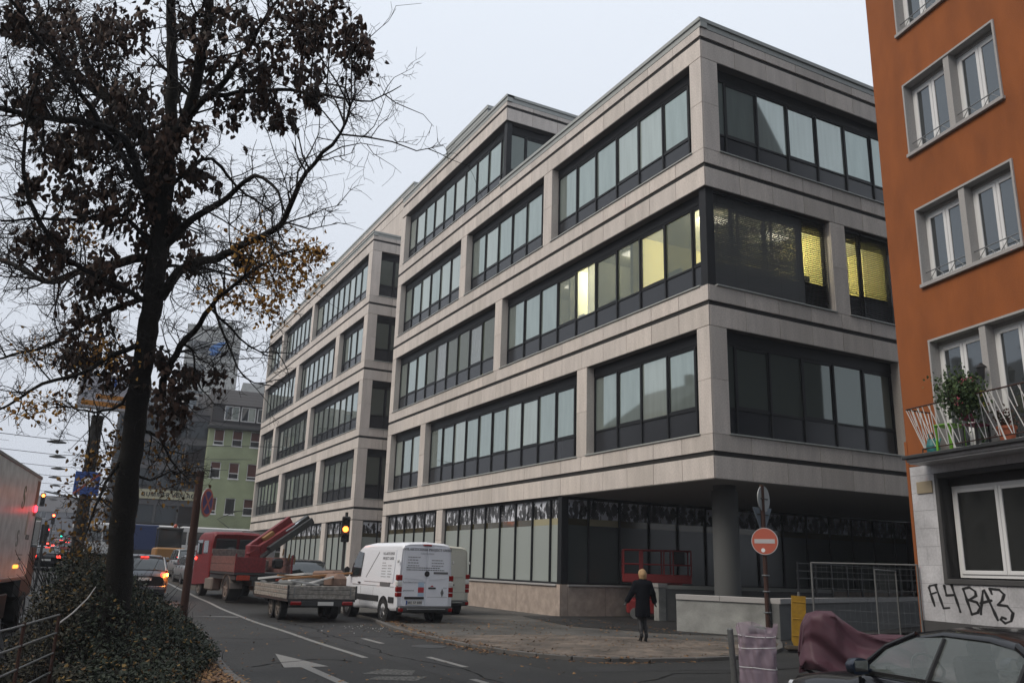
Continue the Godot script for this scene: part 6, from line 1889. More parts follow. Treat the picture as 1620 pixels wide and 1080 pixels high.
		b.ext(PackedVector2Array([Vector2(-0.02, 0), Vector2(0.1, 0), Vector2(0.04, 0.05)]), 0.004, P(0.18, 1.11, z1 + 0.0225))
		obj("emblem", b.mesh(M["sticker_red"]), th)
		text("lettering", "Bonn", 0.04, faint, th, P(0.68, 1.08, z1 + 0.0215), "Droid Sans", 0.003)
		# left side
		var S := Transform3D(Basis(V(0, 0, 1), V(0.07, 1, 0).normalized(), V(-1, 0.07, 0).normalized()), V(-(hw - 0.047) - 0.0075, 1.72, 0))
		text("lettering", "SOLARTECHNIK", 0.085, ink, th, S * P(z1 - 0.95, 0.37, 0), "Droid Serif", 0.003, 700)
		text("lettering", "PROJECT GMBH", 0.085, ink, th, S * P(z1 - 0.95, 0.22, 0), "Droid Serif", 0.003, 700)
		strips_of_print(faint, th, S * P(z1 - 1.2, 0.06, 0), 0.42, 6, 0.085, 0.03, 4)
		strips_of_print(faint, th, S * P(z1 - 0.72, -0.02, 0), 0.36, 5, 0.085, 0.03, 5)
		b = MB.new()
		b.bar(V(z0 + 2.55, -0.40, 0.0), V(z1 - 1.75, 0.42, 0.0), 0.003, 0.05)
		obj("diagonal_line", b.mesh(faint), th, S)
		obj("name_bar", cbox(V(0.8, 0.12, 0.006), bar), th, Transform3D(Basis(V(0, 0, 1), Vector3.UP, V(-1, 0, 0)), V(-hw - 0.001, 1.145, z1 - 1.0)))
	return th

func vans() -> void:
	M["sign_blue"] = mat("sign_blue_paint", 0.02, 0.07, 0.28, 0.5)
	var w := mat("van_white", 0.76, 0.785, 0.84, 0.28)
	w.clearcoat_enabled = true; w.clearcoat = 0.5
	var w2 := mat("van_cream", 0.50, 0.50, 0.44, 0.3)
	panel_van("panel_van", "white lettered panel van parked half on the forecourt beside the trailer", V(10.48, 0.04, -28.3), deg_to_rad(2.5), w, true)
	panel_van("panel_van", "second cream white van hidden behind the lettered van", V(13.12, 0.06, -32.5), 0.0, w2, false)

func crane_lorry() -> void:
	var at := V(7.3, lift(7, -38.3), -38.4)
	var th := thing("crane_lorry", "dusty red crane lorry with folded loading boom parked at the kerb", "lorry", at, deg_to_rad(6))
	var red := grainy(mat("lorry_red", 0.23, 0.016, 0.022, 0.55), noise(0.03, 0.6, 1.0, 5, FastNoiseLite.TYPE_SIMPLEX, 81), 0.5)
	var dusty := grainy(mat("lorry_dust", 0.19, 0.085, 0.075, 0.8), noise(0.02, 0.6, 1.0, 5, FastNoiseLite.TYPE_SIMPLEX, 82), 0.5)
	var greyw := grainy(mat("board_grey", 0.23, 0.19, 0.175, 0.8), noise(0.02, 0.6, 1.0, 5, FastNoiseLite.TYPE_SIMPLEX, 83), 0.6)
	var yellow := mat("boom_yellow", 0.22, 0.11, 0.03, 0.6)
	# cab
	var rings := []
	for q in [[-3.35, 0.92, 1.35, 0.55], [-3.30, 1.0, 1.9, 0.5], [-3.05, 1.0, 2.62, 0.5], [-2.75, 1.0, 2.74, 0.5], [-1.0, 1.0, 2.76, 0.6], [-0.78, 0.99, 2.72, 0.62], [-0.72, 0.96, 2.64, 0.68]]:
		var w: float = 1.13 * q[1]
		rings.append(ring([[0.0, q[3]], [w, q[3]], [w, 1.3], [w - 0.01, q[2] - 0.5], [w - 0.07, q[2] - 0.10], [w - 0.18, q[2]], [0.0, q[2] + 0.03]], q[0]))
	var b := MB.new()
	b.loft(rings)
	obj("cab", b.mesh(red), th)
	for sd in [-1.0, 1.0]:
		var wn := obj("rear_window", cbox(V(0.80, 0.50, 0.02), M.car_glass, 0.005), th, P(sd * 0.50, 2.18, -0.70))
		obj("window_rubber", cbox(V(0.88, 0.58, 0.012), M.black, 0.004), wn, P(0, 0, -0.008))
		obj("side_window", cbox(V(0.02, 0.62, 0.85), M.car_glass, 0.005), th, P(sd * 1.115, 2.1, -2.55))
		obj("side_window", cbox(V(0.02, 0.55, 0.72), M.car_glass, 0.005), th, P(sd * 1.118, 2.1, -1.55))
		b = MB.new()
		b.bar(V(sd * 1.1, 2.35, -3.2), V(sd * 1.34, 2.25, -3.22), 0.03, 0.03)
		b.bx(sd * 1.26, sd * 1.46, 1.75, 2.3, -3.26, -3.16, 0.03)
		obj("mirror", b.mesh(M.black), th)
	obj("windscreen", cbox(V(2.0, 0.75, 0.03), M.car_glass, 0.01), th, RT(0, 2.15, -3.2, 0, -0.28))
	obj("roof_bar", cbox(V(0.5, 0.06, 0.12), M.light_trim, 0.02), th, P(0.45, 2.84, -1.0))
	var mk := obj("marker_lamp", cbox(V(0.12, 0.14, 0.08), M.tail_on, 0.03), th, P(-1.14, 1.62, -2.9))
	# frame, tanks, mudguards
	b = MB.new()
	b.bx(-0.42, 0.42, 0.62, 0.86, -3.2, 3.0)
	b.bx(-1.08, 1.08, 0.84, 1.0, -0.6, 3.05)
	obj("chassis", b.mesh(M.dark_steel), th)
	obj("side_tank", cbox(V(0.42, 0.52, 1.15), mat("dust_box", 0.15, 0.13, 0.115, 0.85), 0.06), th, P(-0.93, 0.60, -0.6))
	obj("side_tank", cbox(V(0.42, 0.52, 0.9), M["dust_box"], 0.06), th, P(0.93, 0.60, -0.5))
	for sd in [-1.0, 1.0]:
		b = MB.new()
		var pr := []
		for k in 9:
			var a := PI * k / 8.0
			pr.append(Vector2(cos(a) * 0.62, sin(a) * 0.56))
		for k in range(8, -1, -1):
			var a := PI * k / 8.0
			pr.append(Vector2(cos(a) * 0.58, sin(a) * 0.52))
		b.ext(PackedVector2Array(pr), 0.5, Transform3D(Basis(V(0, 0, -1), Vector3.UP, V(1, 0, 0)), V(sd * 0.86, 0.5, 1.95)))
		obj("mudguard", b.mesh(M["dust_box"]), th)
		wheel(th, sd * 1.08, -2.25, 0.46, 0.3, sd > 0, M["dust_box"])
		wheel(th, sd * 1.10, 1.95, 0.46, 0.5, sd > 0, M["dust_box"])
		obj("taillight", cbox(V(0.52, 0.2, 0.07), mat("tail_dull", 0.30, 0.03, 0.01, 0.4), 0.02), th, P(sd * 0.78, 0.92, 3.08))
	# drop-side bed
	obj("bed_floor", cbox(V(2.3, 0.1, 3.5), M.dark_steel, 0.01), th, P(0, 1.08, 1.35))
	for sd in [-1.0, 1.0]:
		obj("side_board", cbox(V(0.04, 0.30, 3.5), dusty, 0.008), th, P(sd * 1.14, 1.28, 1.35))
		obj("side_board", cbox(V(0.035, 0.30, 3.5), dusty, 0.008), th, P(sd * 1.14, 1.59, 1.35))
		for zz in [-0.4, 3.1]: obj("stake", cbox(V(0.06, 0.72, 0.06), red, 0.01), th, P(sd * 1.14, 1.48, zz))
	obj("head_board", cbox(V(2.3, 0.9, 0.05), greyw, 0.01), th, P(0, 1.58, -0.42))
	obj("tail_board", cbox(V(1.2, 0.58, 0.04), red, 0.008), th, P(-0.55, 1.42, 3.1))
	# loading crane, its column at the rear
	obj("crane_column", cbox(V(0.5, 1.3, 0.5), red, 0.05), th, P(-0.35, 1.55, 2.6))
	var bar2 := func(called: String, a: Vector3, e: Vector3, w: float, h: float, m: Material) -> void:
		var q := MB.new()
		q.bar(a, e, w, h, 0.02)
		obj(called, q.mesh(m), th)
	bar2.call("boom", V(-0.55, 1.72, 2.75), V(1.35, 3.02, 2.45), 0.26, 0.34, red)
	bar2.call("boom", V(-0.50, 2.02, 2.40), V(1.22, 3.30, 2.15), 0.24, 0.30, red)
	bar2.call("boom_cover", V(0.05, 2.40, 2.52), V(0.45, 2.70, 2.46), 0.27, 0.22, yellow)
	bar2.call("boom_extension", V(0.2, 2.02, 2.85), V(2.05, 3.30, 2.50), 0.24, 0.26, M.dark_steel)
	bar2.call("boom_extension", V(1.25, 2.86, 2.45), V(1.95, 3.36, 2.35), 0.3, 0.34, M.dark_steel)
	bar2.call("piston", V(0.9, 2.78, 2.62), V(1.75, 3.36, 2.48), 0.08, 0.08, M.chrome)
	bar2.call("piston", V(-0.4, 1.35, 2.85), V(0.6, 2.28, 2.75), 0.13, 0.13, M.black)
	bar2.call("hose", V(-0.2, 1.6, 2.95), V(1.6, 2.98, 2.62), 0.05, 0.05, M.rubber)
	obj("hose_reel", cbox(V(0.4, 0.4, 0.35), M.black, 0.08), th, P(0.65, 1.5, 2.75))
	for q in [[1.05, 1.75], [0.8, 1.95], [1.3, 1.62]]: obj("control_lever", cbox(V(0.05, 0.28, 0.05), yellow, 0.012), th, RT(q[0], q[1], 2.9, 0, 0.3))
	obj("load_crate", cbox(V(0.8, 0.45, 0.9), greyw, 0.03), th, P(0.5, 1.4, 0.5))

func trailer() -> void:
	var at := V(7.62, lift(7.6, -29), -29.05)
	var th := thing("flatbed_trailer", "grey aluminium twin-axle flatbed trailer behind the crane lorry", "trailer", at, deg_to_rad(2))
	var alu := grainy(mat("board_alu", 0.38, 0.36, 0.325, 0.6, 0.15), noise(0.02, 0.62, 1.0, 5, FastNoiseLite.TYPE_SIMPLEX, 91), 0.5)
	var hw := 1.08; var hl := 2.1
	obj("floor", cbox(V(hw * 2, 0.08, hl * 2), M.dark_steel, 0.01), th, P(0, 0.64, 0))
	for k in 3:
		var y := 0.745 + k * 0.135
		for sd in [-1.0, 1.0]:
			obj("side_board", cbox(V(0.03, 0.128, hl * 2 - 0.04), alu, 0.012), th, P(sd * hw, y, 0))
			obj("tail_board", cbox(V(hw * 2 - 0.06, 0.128, 0.03), alu, 0.012), th, P(0, y, sd * hl))
	for sx in [-1.0, 1.0]:
		for sz in [-1.0, 1.0]:
			obj("corner_post", cbox(V(0.05, 0.42, 0.05), M.dark_steel, 0.008), th, P(sx * (hw + 0.01), 0.88, sz * (hl + 0.005)))
		obj("latch", cbox(V(0.03, 0.3, 0.05), M.steel, 0.006), th, P(sx * 0.9, 0.88, hl + 0.02))
		for zz in [-0.42, 0.42]: wheel(th, sx * (hw - 0.12), zz + 0.2, 0.34, 0.24, sx > 0, M["dust_box"])
		obj("taillight", cbox(V(0.34, 0.11, 0.06), M.tail_red, 0.02), th, P(sx * 0.82, 0.56, hl + 0.02))
		obj("mudguard", cbox(V(0.26, 0.03, 1.7), M.dark_steel, 0.01), th, P(sx * (hw - 0.2), 0.66, 0.2))
	obj("lamp_bar", cbox(V(hw * 2 - 0.1, 0.16, 0.05), M.dark_steel, 0.01), th, P(0, 0.55, hl - 0.02))
	obj("number_plate", cbox(V(0.5, 0.11, 0.01), M.plate, 0.003), th, P(0.12, 0.55, hl + 0.012))
	obj("axle", cbox(V(1.7, 0.1, 1.2), M.black, 0.02), th, P(0, 0.42, 0.2))
	var b := MB.new()
	b.bar(V(-0.6, 0.55, -2.0), V(0, 0.5, -3.3), 0.1, 0.1, 0.01); b.bar(V(0.6, 0.55, -2.0), V(0, 0.5, -3.3), 0.1, 0.1, 0.01)
	obj("drawbar", b.mesh(M.dark_steel), th)
	# load of boards and rubble, each piece a thing lying on the trailer
	var top := at + V(0, 0.76, 0)
	var wood := mat("board_wood", 0.30, 0.15, 0.06, 0.8); var plas := mat("plasterboard", 0.55, 0.55, 0.54, 0.8); var warm := mat("brown_sack", 0.20, 0.13, 0.10, 0.9)
	var L := [["plank", "long orange brown plank lying across the load on the trailer", 0.15, 0.50, 1.1, 2.3, 0.06, 0.16, 1.25, wood, 0.10],
		["plank", "shorter brown plank under the long plank on the trailer", -0.3, 0.46, 0.6, 1.5, 0.05, 0.15, 1.35, wood, -0.04],
		["white_board", "white sheet leaning at the front left of the trailer load", -0.35, 0.44, -1.0, 1.7, 0.07, 0.8, 0.5, plas, 0.12],
		["white_board", "narrow white strip sticking up in the middle of the load", 0.05, 0.36, 1.55, 1.0, 0.05, 0.12, 1.0, plas, 0.28],
		["white_board", "white strip lying by the tail board of the trailer", -0.45, 0.30, 1.75, 1.1, 0.05, 0.14, 1.55, plas, -0.12],
		["rubble_sack", "brown sack slumped on the right rear of the trailer load", 0.68, 0.34, 1.3, 0.7, 0.5, 0.6, 0.2, warm, 0.0],
		["rubble_sack", "flat grey brown sack on top of the right side of the load", 0.66, 0.56, 0.5, 0.9, 0.22, 0.6, 0.3, warm, 0.05],
		["rubble_sack", "grey sack in the middle of the trailer under the planks", -0.1, 0.18, 0.2, 1.4, 0.36, 1.1, 0.1, M.concrete, 0.0]]
	for q in L:
		var o := obj(q[0], cbox(V(q[5], q[6], q[7]), q[9], minf(q[6], q[7]) * (0.3 if q[0] == "rubble_sack" else 0.08)), null, RT(top.x + q[2], top.y + q[3] + 0.10, top.z + q[4], q[8] - 1.2, 0, q[10]))
		tag(o, q[1], "sack" if q[0] == "rubble_sack" else "board")
	var rb := MB.new()
	for k in 60:
		rb.box(RT(top.x + rng.randf_range(-0.95, 0.95), top.y + 0.08 + rng.randf() * 0.24, top.z + rng.randf_range(-1.9, 1.9), rng.randf() * PI, rng.randf_range(-0.4, 0.4), rng.randf_range(-0.4, 0.4)), V(rng.randf_range(0.12, 0.5), rng.randf_range(0.05, 0.14), rng.randf_range(0.1, 0.3)), 0.015)
	var ro := obj("rubble", rb.mesh(M.concrete), null, Transform3D(), true, true)
	tag(ro, "grey rubble heaped in the bed of the flatbed trailer", "rubble")

func box_truck() -> void:
	var th := thing("box_truck", "white box truck with an added red lamp on its side at the left edge", "lorry", V(-2.02, 0, -19.9), deg_to_rad(-6.5))
	var wm := grainy(mat("truck_white", 0.60, 0.61, 0.61, 0.35), noise(0.015, 0.75, 1.0, 4, FastNoiseLite.TYPE_SIMPLEX, 95), 0.25)
	obj("box_body", cbox(V(2.45, 2.30, 7.0), wm, 0.03), th, P(0, 2.40, 0))
	var b := MB.new()
	for sd in [-1.0, 1.0]:
		b.bx(sd * 1.20, sd * 1.24, 3.50, 3.575, -3.52, 3.52, 0.01); b.bx(sd * 1.20, sd * 1.24, 1.22, 1.30, -3.52, 3.52, 0.01)
	obj("edge_rail", b.mesh(M.steel), th)
	var pg := mat("truck_print", 0.17, 0.19, 0.18, 0.5); var pr := mat("truck_print_brown", 0.14, 0.055, 0.03, 0.5)
	var side := Transform3D(Basis(V(0, 0, -1), Vector3.UP, V(1, 0, 0)), V(1.228, 0, 0))
	obj("printed_panel", cbox(V(0.42, 0.80, 0.004), pr), th, side * P(3.2, 3.04, 0))
	obj("printed_panel", cbox(V(0.22, 0.5, 0.004), mat("truck_print_cream", 0.36, 0.33, 0.28, 0.5)), th, side * P(2.4, 2.45, 0))
	text("lettering", "NICKOL", 0.11, pg, th, side * P(2.75, 2.15, 0), "Droid Sans", 0.004, 700)
	strips_of_print(pg, th, side * P(2.2, 1.75, 0.001), 0.7, 3, 0.09, 0.03, 8)
	text("lettering", "S", 0.5, mat("truck_print_green", 0.06, 0.10, 0.05, 0.5), th, side * P(1.4, 2.95, 0), "Droid Serif", 0.004, 700)
	text("lettering", "S", 0.36, pg, th, side * P(1.45, 2.1, 0), "Droid Serif", 0.004, 700)
	obj("cab", cbox(V(2.3, 2.1, 2.0), M.dark_steel, 0.12), th, P(-0.05, 1.75, -4.75))
	obj("cab_window", cbox(V(0.02, 0.7, 0.9), M.car_glass, 0.005), th, P(1.11, 2.3, -4.9))
	obj("chassis", cbox(V(1.0, 0.3, 8.8), M.black, 0.02), th, P(0, 0.95, -0.9))
	obj("side_guard", cbox(V(0.06, 0.5, 3.4), M.black, 0.02), th, P(1.15, 0.72, 0))
	for sd in [-1.0, 1.0]:
		for zz in [-4.6, 1.8]: wheel(th, sd * 1.12, zz, 0.46, 0.35, sd > 0)
	# amber side marker and a red lamp added in place of a red reflection on the panel
	obj("amber_marker", cbox(V(0.03, 0.075, 0.55), glow("amber_glow", 1.0, 0.36, 0.05, 1.8), 0.012), th, P(1.235, 1.52, -1.75))
	var rd := obj("added_red_lamp", cbox(V(0.06, 0.16, 0.16), glow("red_glow", 1.0, 0.03, 0.05, 5.0), 0.03), th, P(1.25, 2.80, -3.1))
	lamp_light(rd.global_position + V(0.26, -0.05, 0.22), Color(1.0, 0.05, 0.07), 0.03, 0.06)

func far_vehicles() -> void:
	# tram crossing in front of the houses
	var yb := lift(6, -91.5)
	var th := thing("tram", "white articulated tram crossing the far junction in front of the grey house", "tram", V(10, yb, -91.6))
	var wh := mat("tram_white", 0.58, 0.585, 0.59, 0.35)
	for k in 2:
		var x0 := -8.4 + k * 9.6
		obj("car_body", cbox(V(9.3, 1.15, 2.3), wh, 0.1), th, P(x0 + 4.65, 0.95, 0))
		obj("window_band", cbox(V(9.2, 1.25, 2.26), M.car_glass, 0.05), th, P(x0 + 4.65, 2.1, 0))
		obj("roof", cbox(V(9.3, 0.62, 2.3), wh, 0.12), th, P(x0 + 4.65, 2.95, 0))
		for j in 5: obj("window_post", cbox(V(0.14 if j != 2 else 0.9, 1.3, 2.31), wh, 0.02), th, P(x0 + 0.6 + j * 2.0, 2.1, 0))
		obj("skirt", cbox(V(8.8, 0.3, 2.1), M.dark_steel, 0.03), th, P(x0 + 4.65, 0.28, 0))
	obj("gangway", cbox(V(0.5, 2.6, 2.0), M.black, 0.05), th, P(1.05, 1.8, 0))
	var b := MB.new()
	b.tube([V(5.9, 3.3, 0), V(4.6, 4.15, 0), V(6.3, 5.0, 0)], [0.05, 0.04, 0.04], 5)
	b.tube([V(6.3, 5.0, -0.8), V(6.3, 5.0, 0.8)], [0.05, 0.05], 5)
	b.bar(V(6.0, 5.0, 0), V(7.2, 5.15, 0), 0.1, 0.08)
	obj("pantograph", b.mesh(M.dark_steel), th)
	# yellow road machine and blue lorry
	var y2 := lift(7.2, -63)
	var ex := thing("road_machine", "orange yellow road machine with dark cab ahead of the grey car", "digger", V(7.2, y2, -64))
	var yl := mat("machine_yellow", 0.26, 0.125, 0.03, 0.6)
	obj("body", cbox(V(1.9, 0.95, 2.8), yl, 0.1), ex, P(0, 1.15, 0.2))
	obj("cab", cbox(V(1.5, 1.2, 1.5), M.car_glass, 0.06), ex, P(0, 2.25, -0.3))
	obj("cab_roof", cbox(V(1.6, 0.14, 1.7), M.dark_steel, 0.04), ex, P(0, 2.92, -0.3))
	for sd in [-1.0, 1.0]:
		for q in [[-1.0], [1.2]]: wheel(ex, sd * 0.98, q[0], 0.55, 0.4, sd > 0, yl)
		for zz in [-1.0, 0.4]: obj("cab_post", cbox(V(0.09, 1.25, 0.09), M.black, 0.01), ex, P(sd * 0.74, 2.25, zz))
	b = MB.new()
	b.lathe([[0.12, 0], [0.12, 0.14], [0.06, 0.24], [0, 0.25]], 12, P(0.3, 3.0, -0.1))
	obj("beacon", b.mesh(mat("beacon_orange", 0.4, 0.06, 0.02, 0.3)), ex)
	var bt := thing("tarpaulin_lorry", "blue tarpaulin lorry parked beyond the road machine", "lorry", V(6.4, lift(7, -78), -78))
	var bl := mat("tarp_blue", 0.012, 0.03, 0.11, 0.6)
	obj("tarpaulin", cbox(V(2.4, 2.0, 5.0), bl, 0.06), bt, P(0, 2.1, 0))
	obj("bed", cbox(V(2.4, 0.35, 5.0), M.dark_steel, 0.03), bt, P(0, 0.95, 0))
	obj("cab", cbox(V(2.2, 1.9, 1.6), bl, 0.1), bt, P(0, 1.5, -3.4))
	for sd in [-1.0, 1.0]:
		for zz in [-3.3, 1.4]: wheel(bt, sd * 1.05, zz, 0.45, 0.35, sd > 0)
		obj("taillight", cbox(V(0.25, 0.16, 0.06), M.tail_red, 0.02), bt, P(sd * 0.95, 0.85, 2.52))

# scissor lift under the overhang
func scissor_lift() -> void:
	var th := thing("scissor_lift", "red scissor lift platform with guard rails under the overhang", "lift", V(20.9, 0.06, -27.35), deg_to_rad(-32))
	var red := mat("lift_red", 0.20, 0.010, 0.010, 0.5)
	obj("chassis", cbox(V(2.3, 0.5, 0.95), red, 0.04), th, P(0, 0.45, 0))
	for sx in [-0.85, 0.85]:
		for sz in [-1.0, 1.0]:
			var b := MB.new()
			b.lathe([[0.0, -0.08], [0.2, -0.08], [0.21, 0.0], [0.2, 0.08], [0.0, 0.08]], 18, RT(sx, 0.21, sz * 0.44, 0, PI / 2))
			obj("wheel", b.mesh(M.concrete), th)
	for k in 3:
		for sz in [-0.3, 0.3]:
			for d in [-1.0, 1.0]:
				var b := MB.new()
				b.bar(V(-0.95 * d, 0.72 + k * 0.2, sz), V(0.95 * d, 0.92 + k * 0.2, sz), 0.05, 0.08)
				obj("scissor_arm", b.mesh(red), th)
	obj("platform", cbox(V(2.6, 0.32, 1.0), red, 0.03), th, P(0, 1.50, 0))
	for sz in [-0.48, 0.48]:
		for y in [2.02, 2.55]:
			var b := MB.new()
			b.tube([V(-1.28, y, sz), V(1.28, y, sz)], [0.028, 0.028], 8)
			obj("rail", b.mesh(red), th)
		for x in [-1.28, -0.6, 0.25, 0.6, 1.28]:
			var b := MB.new()
			b.tube([V(x, 1.6, sz), V(x, 2.56, sz)], [0.03, 0.03], 8)
			obj("rail_post", b.mesh(red), th)
	for x in [-1.28, 1.28]:
		for y in [2.02, 2.55]:
			var b := MB.new()
			b.tube([V(x, y, -0.48), V(x, y, 0.48)], [0.028, 0.028], 8)
			obj("rail", b.mesh(red), th)
	obj("control_box", cbox(V(0.45, 0.5, 0.25), M.black, 0.04), th, P(0.85, 2.3, 0.3))
	obj("gate_panel", cbox(V(0.16, 0.9, 0.05), red, 0.01), th, P(-0.62, 2.05, 0.52))

# tarpaulin-covered motorbike
func covered_bike() -> void:
	var th := thing("covered_motorbike", "motorbike under a purple tarpaulin between the fence and the black saloon", "motorbike", V(13.58, 0, -11.60), deg_to_rad(-40))
	var tarp := grainy(mat("tarp_purple", 0.085, 0.030, 0.047, 0.62), noise(0.01, 0.82, 1.0, 4, FastNoiseLite.TYPE_SIMPLEX, 97), 0.8)
	tarp.rim_enabled = true; tarp.rim = 0.3
	# sections from the handlebars (left) to the tail (right): x, top, half width at the hem, half width at the top
	var keys := [[-1.12, 0.42, 0.14, 0.06], [-1.04, 0.92, 0.26, 0.12], [-0.92, 1.12, 0.34, 0.30], [-0.72, 1.20, 0.38, 0.36], [-0.50, 1.17, 0.40, 0.34], [-0.34, 1.02, 0.40, 0.24], [-0.10, 0.86, 0.40, 0.20], [0.20, 0.80, 0.40, 0.20], [0.50, 0.79, 0.38, 0.19], [0.80, 0.80, 0.34, 0.17], [1.02, 0.76, 0.26, 0.13], [1.12, 0.50, 0.14, 0.06]]
	var rings := []
	var R := 56; var K := 46
	for i in R:
		var f := float(i) / (R - 1) * (keys.size() - 1)
		var a := mini(int(f), keys.size() - 2)
		var t := f - a
		var x := lerpf(keys[a][0], keys[a + 1][0], t); var top := lerpf(keys[a][1], keys[a + 1][1], t)
		var wh := lerpf(keys[a][2], keys[a + 1][2], t); var wt := lerpf(keys[a][3], keys[a + 1][3], t)
		var row := []
		for k in K:
			var s := float(k) / (K - 1) * 2.0 - 1.0     # -1 hem on one side, 0 ridge, 1 hem on the other
			var v := absf(s)
			var hem := 0.10 + 0.05 * sin(x * 6.0 + s) + (0.22 * smoothstep(-0.2, 0.5, x) * (1.0 - smoothstep(0.7, 1.0, x)))
			var y := lerpf(top, hem, pow(smoothstep(0.10, 1.0, v), 0.85))
			var w := lerpf(wt * smoothstep(0.0, 0.22, v), wh, smoothstep(0.15, 1.0, v))
			# folds run down from the bars and sweep back to the tail
			var d := v * 5.2 - (x + 1.1) * 2.4
			var fold := 0.085 * sin(d * 2.3 + 0.6 * sin(x * 3.0)) * smoothstep(0.15, 0.6, v) + 0.03 * sin(x * 17.0 + s * 3.0 + 1.7 * sin(x * 5.0)) * smoothstep(0.45, 1.0, v)
			fold += 0.014 * sin(d * 7.0 + x * 4.0)
			row.append(V(x + 0.02 * sin(s * 9.0), y + 0.02 * sin(d * 3.1) * (1.0 - v), signf(s) * (w + fold)))
		rings.append(row)
	var b := MB.new()
	b.loft(rings, false, false, V(0, 0.4, 0))
	obj("tarpaulin", b.mesh(tarp), th)
	b = MB.new()
	b.tube([V(-0.95, 0.22, -0.18), V(-0.95, 0.22, 0.18)], [0.04, 0.04], 6)
	obj("axle", b.mesh(M.black), th)
	for x in [-0.78, 0.68]:
		b = MB.new()
		b.lathe([[0.24, -0.06], [0.30, -0.05], [0.31, 0.0], [0.30, 0.05], [0.24, 0.06]], 24, RT(x, 0.31, 0, 0, PI / 2))
		obj("wheel", b.mesh(M.rubber), th)
	b = MB.new()
	b.tube([V(0.1, 0.4, 0.1), V(0.0, 0.0, 0.36)], [0.02, 0.02], 6)
	obj("side_stand", b.mesh(M.dark_steel), th)

func pole(th: Node3D, a: Vector3, b: Vector3, r: float, m: Material, called := "pole") -> void:
	var q := MB.new()
	q.tube([a, b], [r, r], 14)
	obj(called, q.mesh(m), th)

func disc(r: float, t: float) -> MB:
	var b := MB.new()
	b.lathe([[0.0, -t / 2], [r, -t / 2], [r, t / 2], [0.0, t / 2]], 36, RT(0, 0, 0, 0, PI / 2))
	return b

func traffic_light(called: String, label: String, at: Vector3, face: float, height: float, lit: int, c: Color, energy: float, post := true, size := 1.0, group := "") -> Node3D:
	var th := thing(called, label, "traffic light", at, face, group)
	if post: pole(th, V(0, 0, -0.16), V(0, height + 0.62 * size, -0.16), 0.055, M.dark_steel)
	obj("housing", cbox(V(0.30, 0.92, 0.20) * size, M.black, 0.03), th, P(0, height, 0))
	for k in 3:
		var y := height + (0.28 - k * 0.28) * size
		var b := MB.new()
		var pr := []
		for i in 13:
			var a := PI * (i / 12.0) * 1.1 - 0.157
			pr.append(Vector2(cos(a), sin(a)) * 0.125 * size)
		for i in range(12, -1, -1):
			var a := PI * (i / 12.0) * 1.1 - 0.157
			pr.append(Vector2(cos(a), sin(a)) * 0.115 * size)
		b.ext(PackedVector2Array(pr), 0.16 * size, P(0, y, 0.17 * size))
		obj("visor", b.mesh(M.black), th)
		var m: Material = M.black
		if k == lit:
			m = glow("signal_glow_" + called, c.r, c.g, c.b, energy)
		b = MB.new()
		b.lathe([[0.0, 0.04 * size], [0.05 * size, 0.035 * size], [0.105 * size, 0.0], [0.105 * size, -0.02]], 20, RT(0, y, 0.10 * size, 0, PI / 2))
		obj("lamp", b.mesh(m), th)
		if k == lit and size == 1.0:
			lamp_light(th.to_global(V(0, y, 0.24)), c.linear_to_srgb(), 0.08, 0.1)
	return th

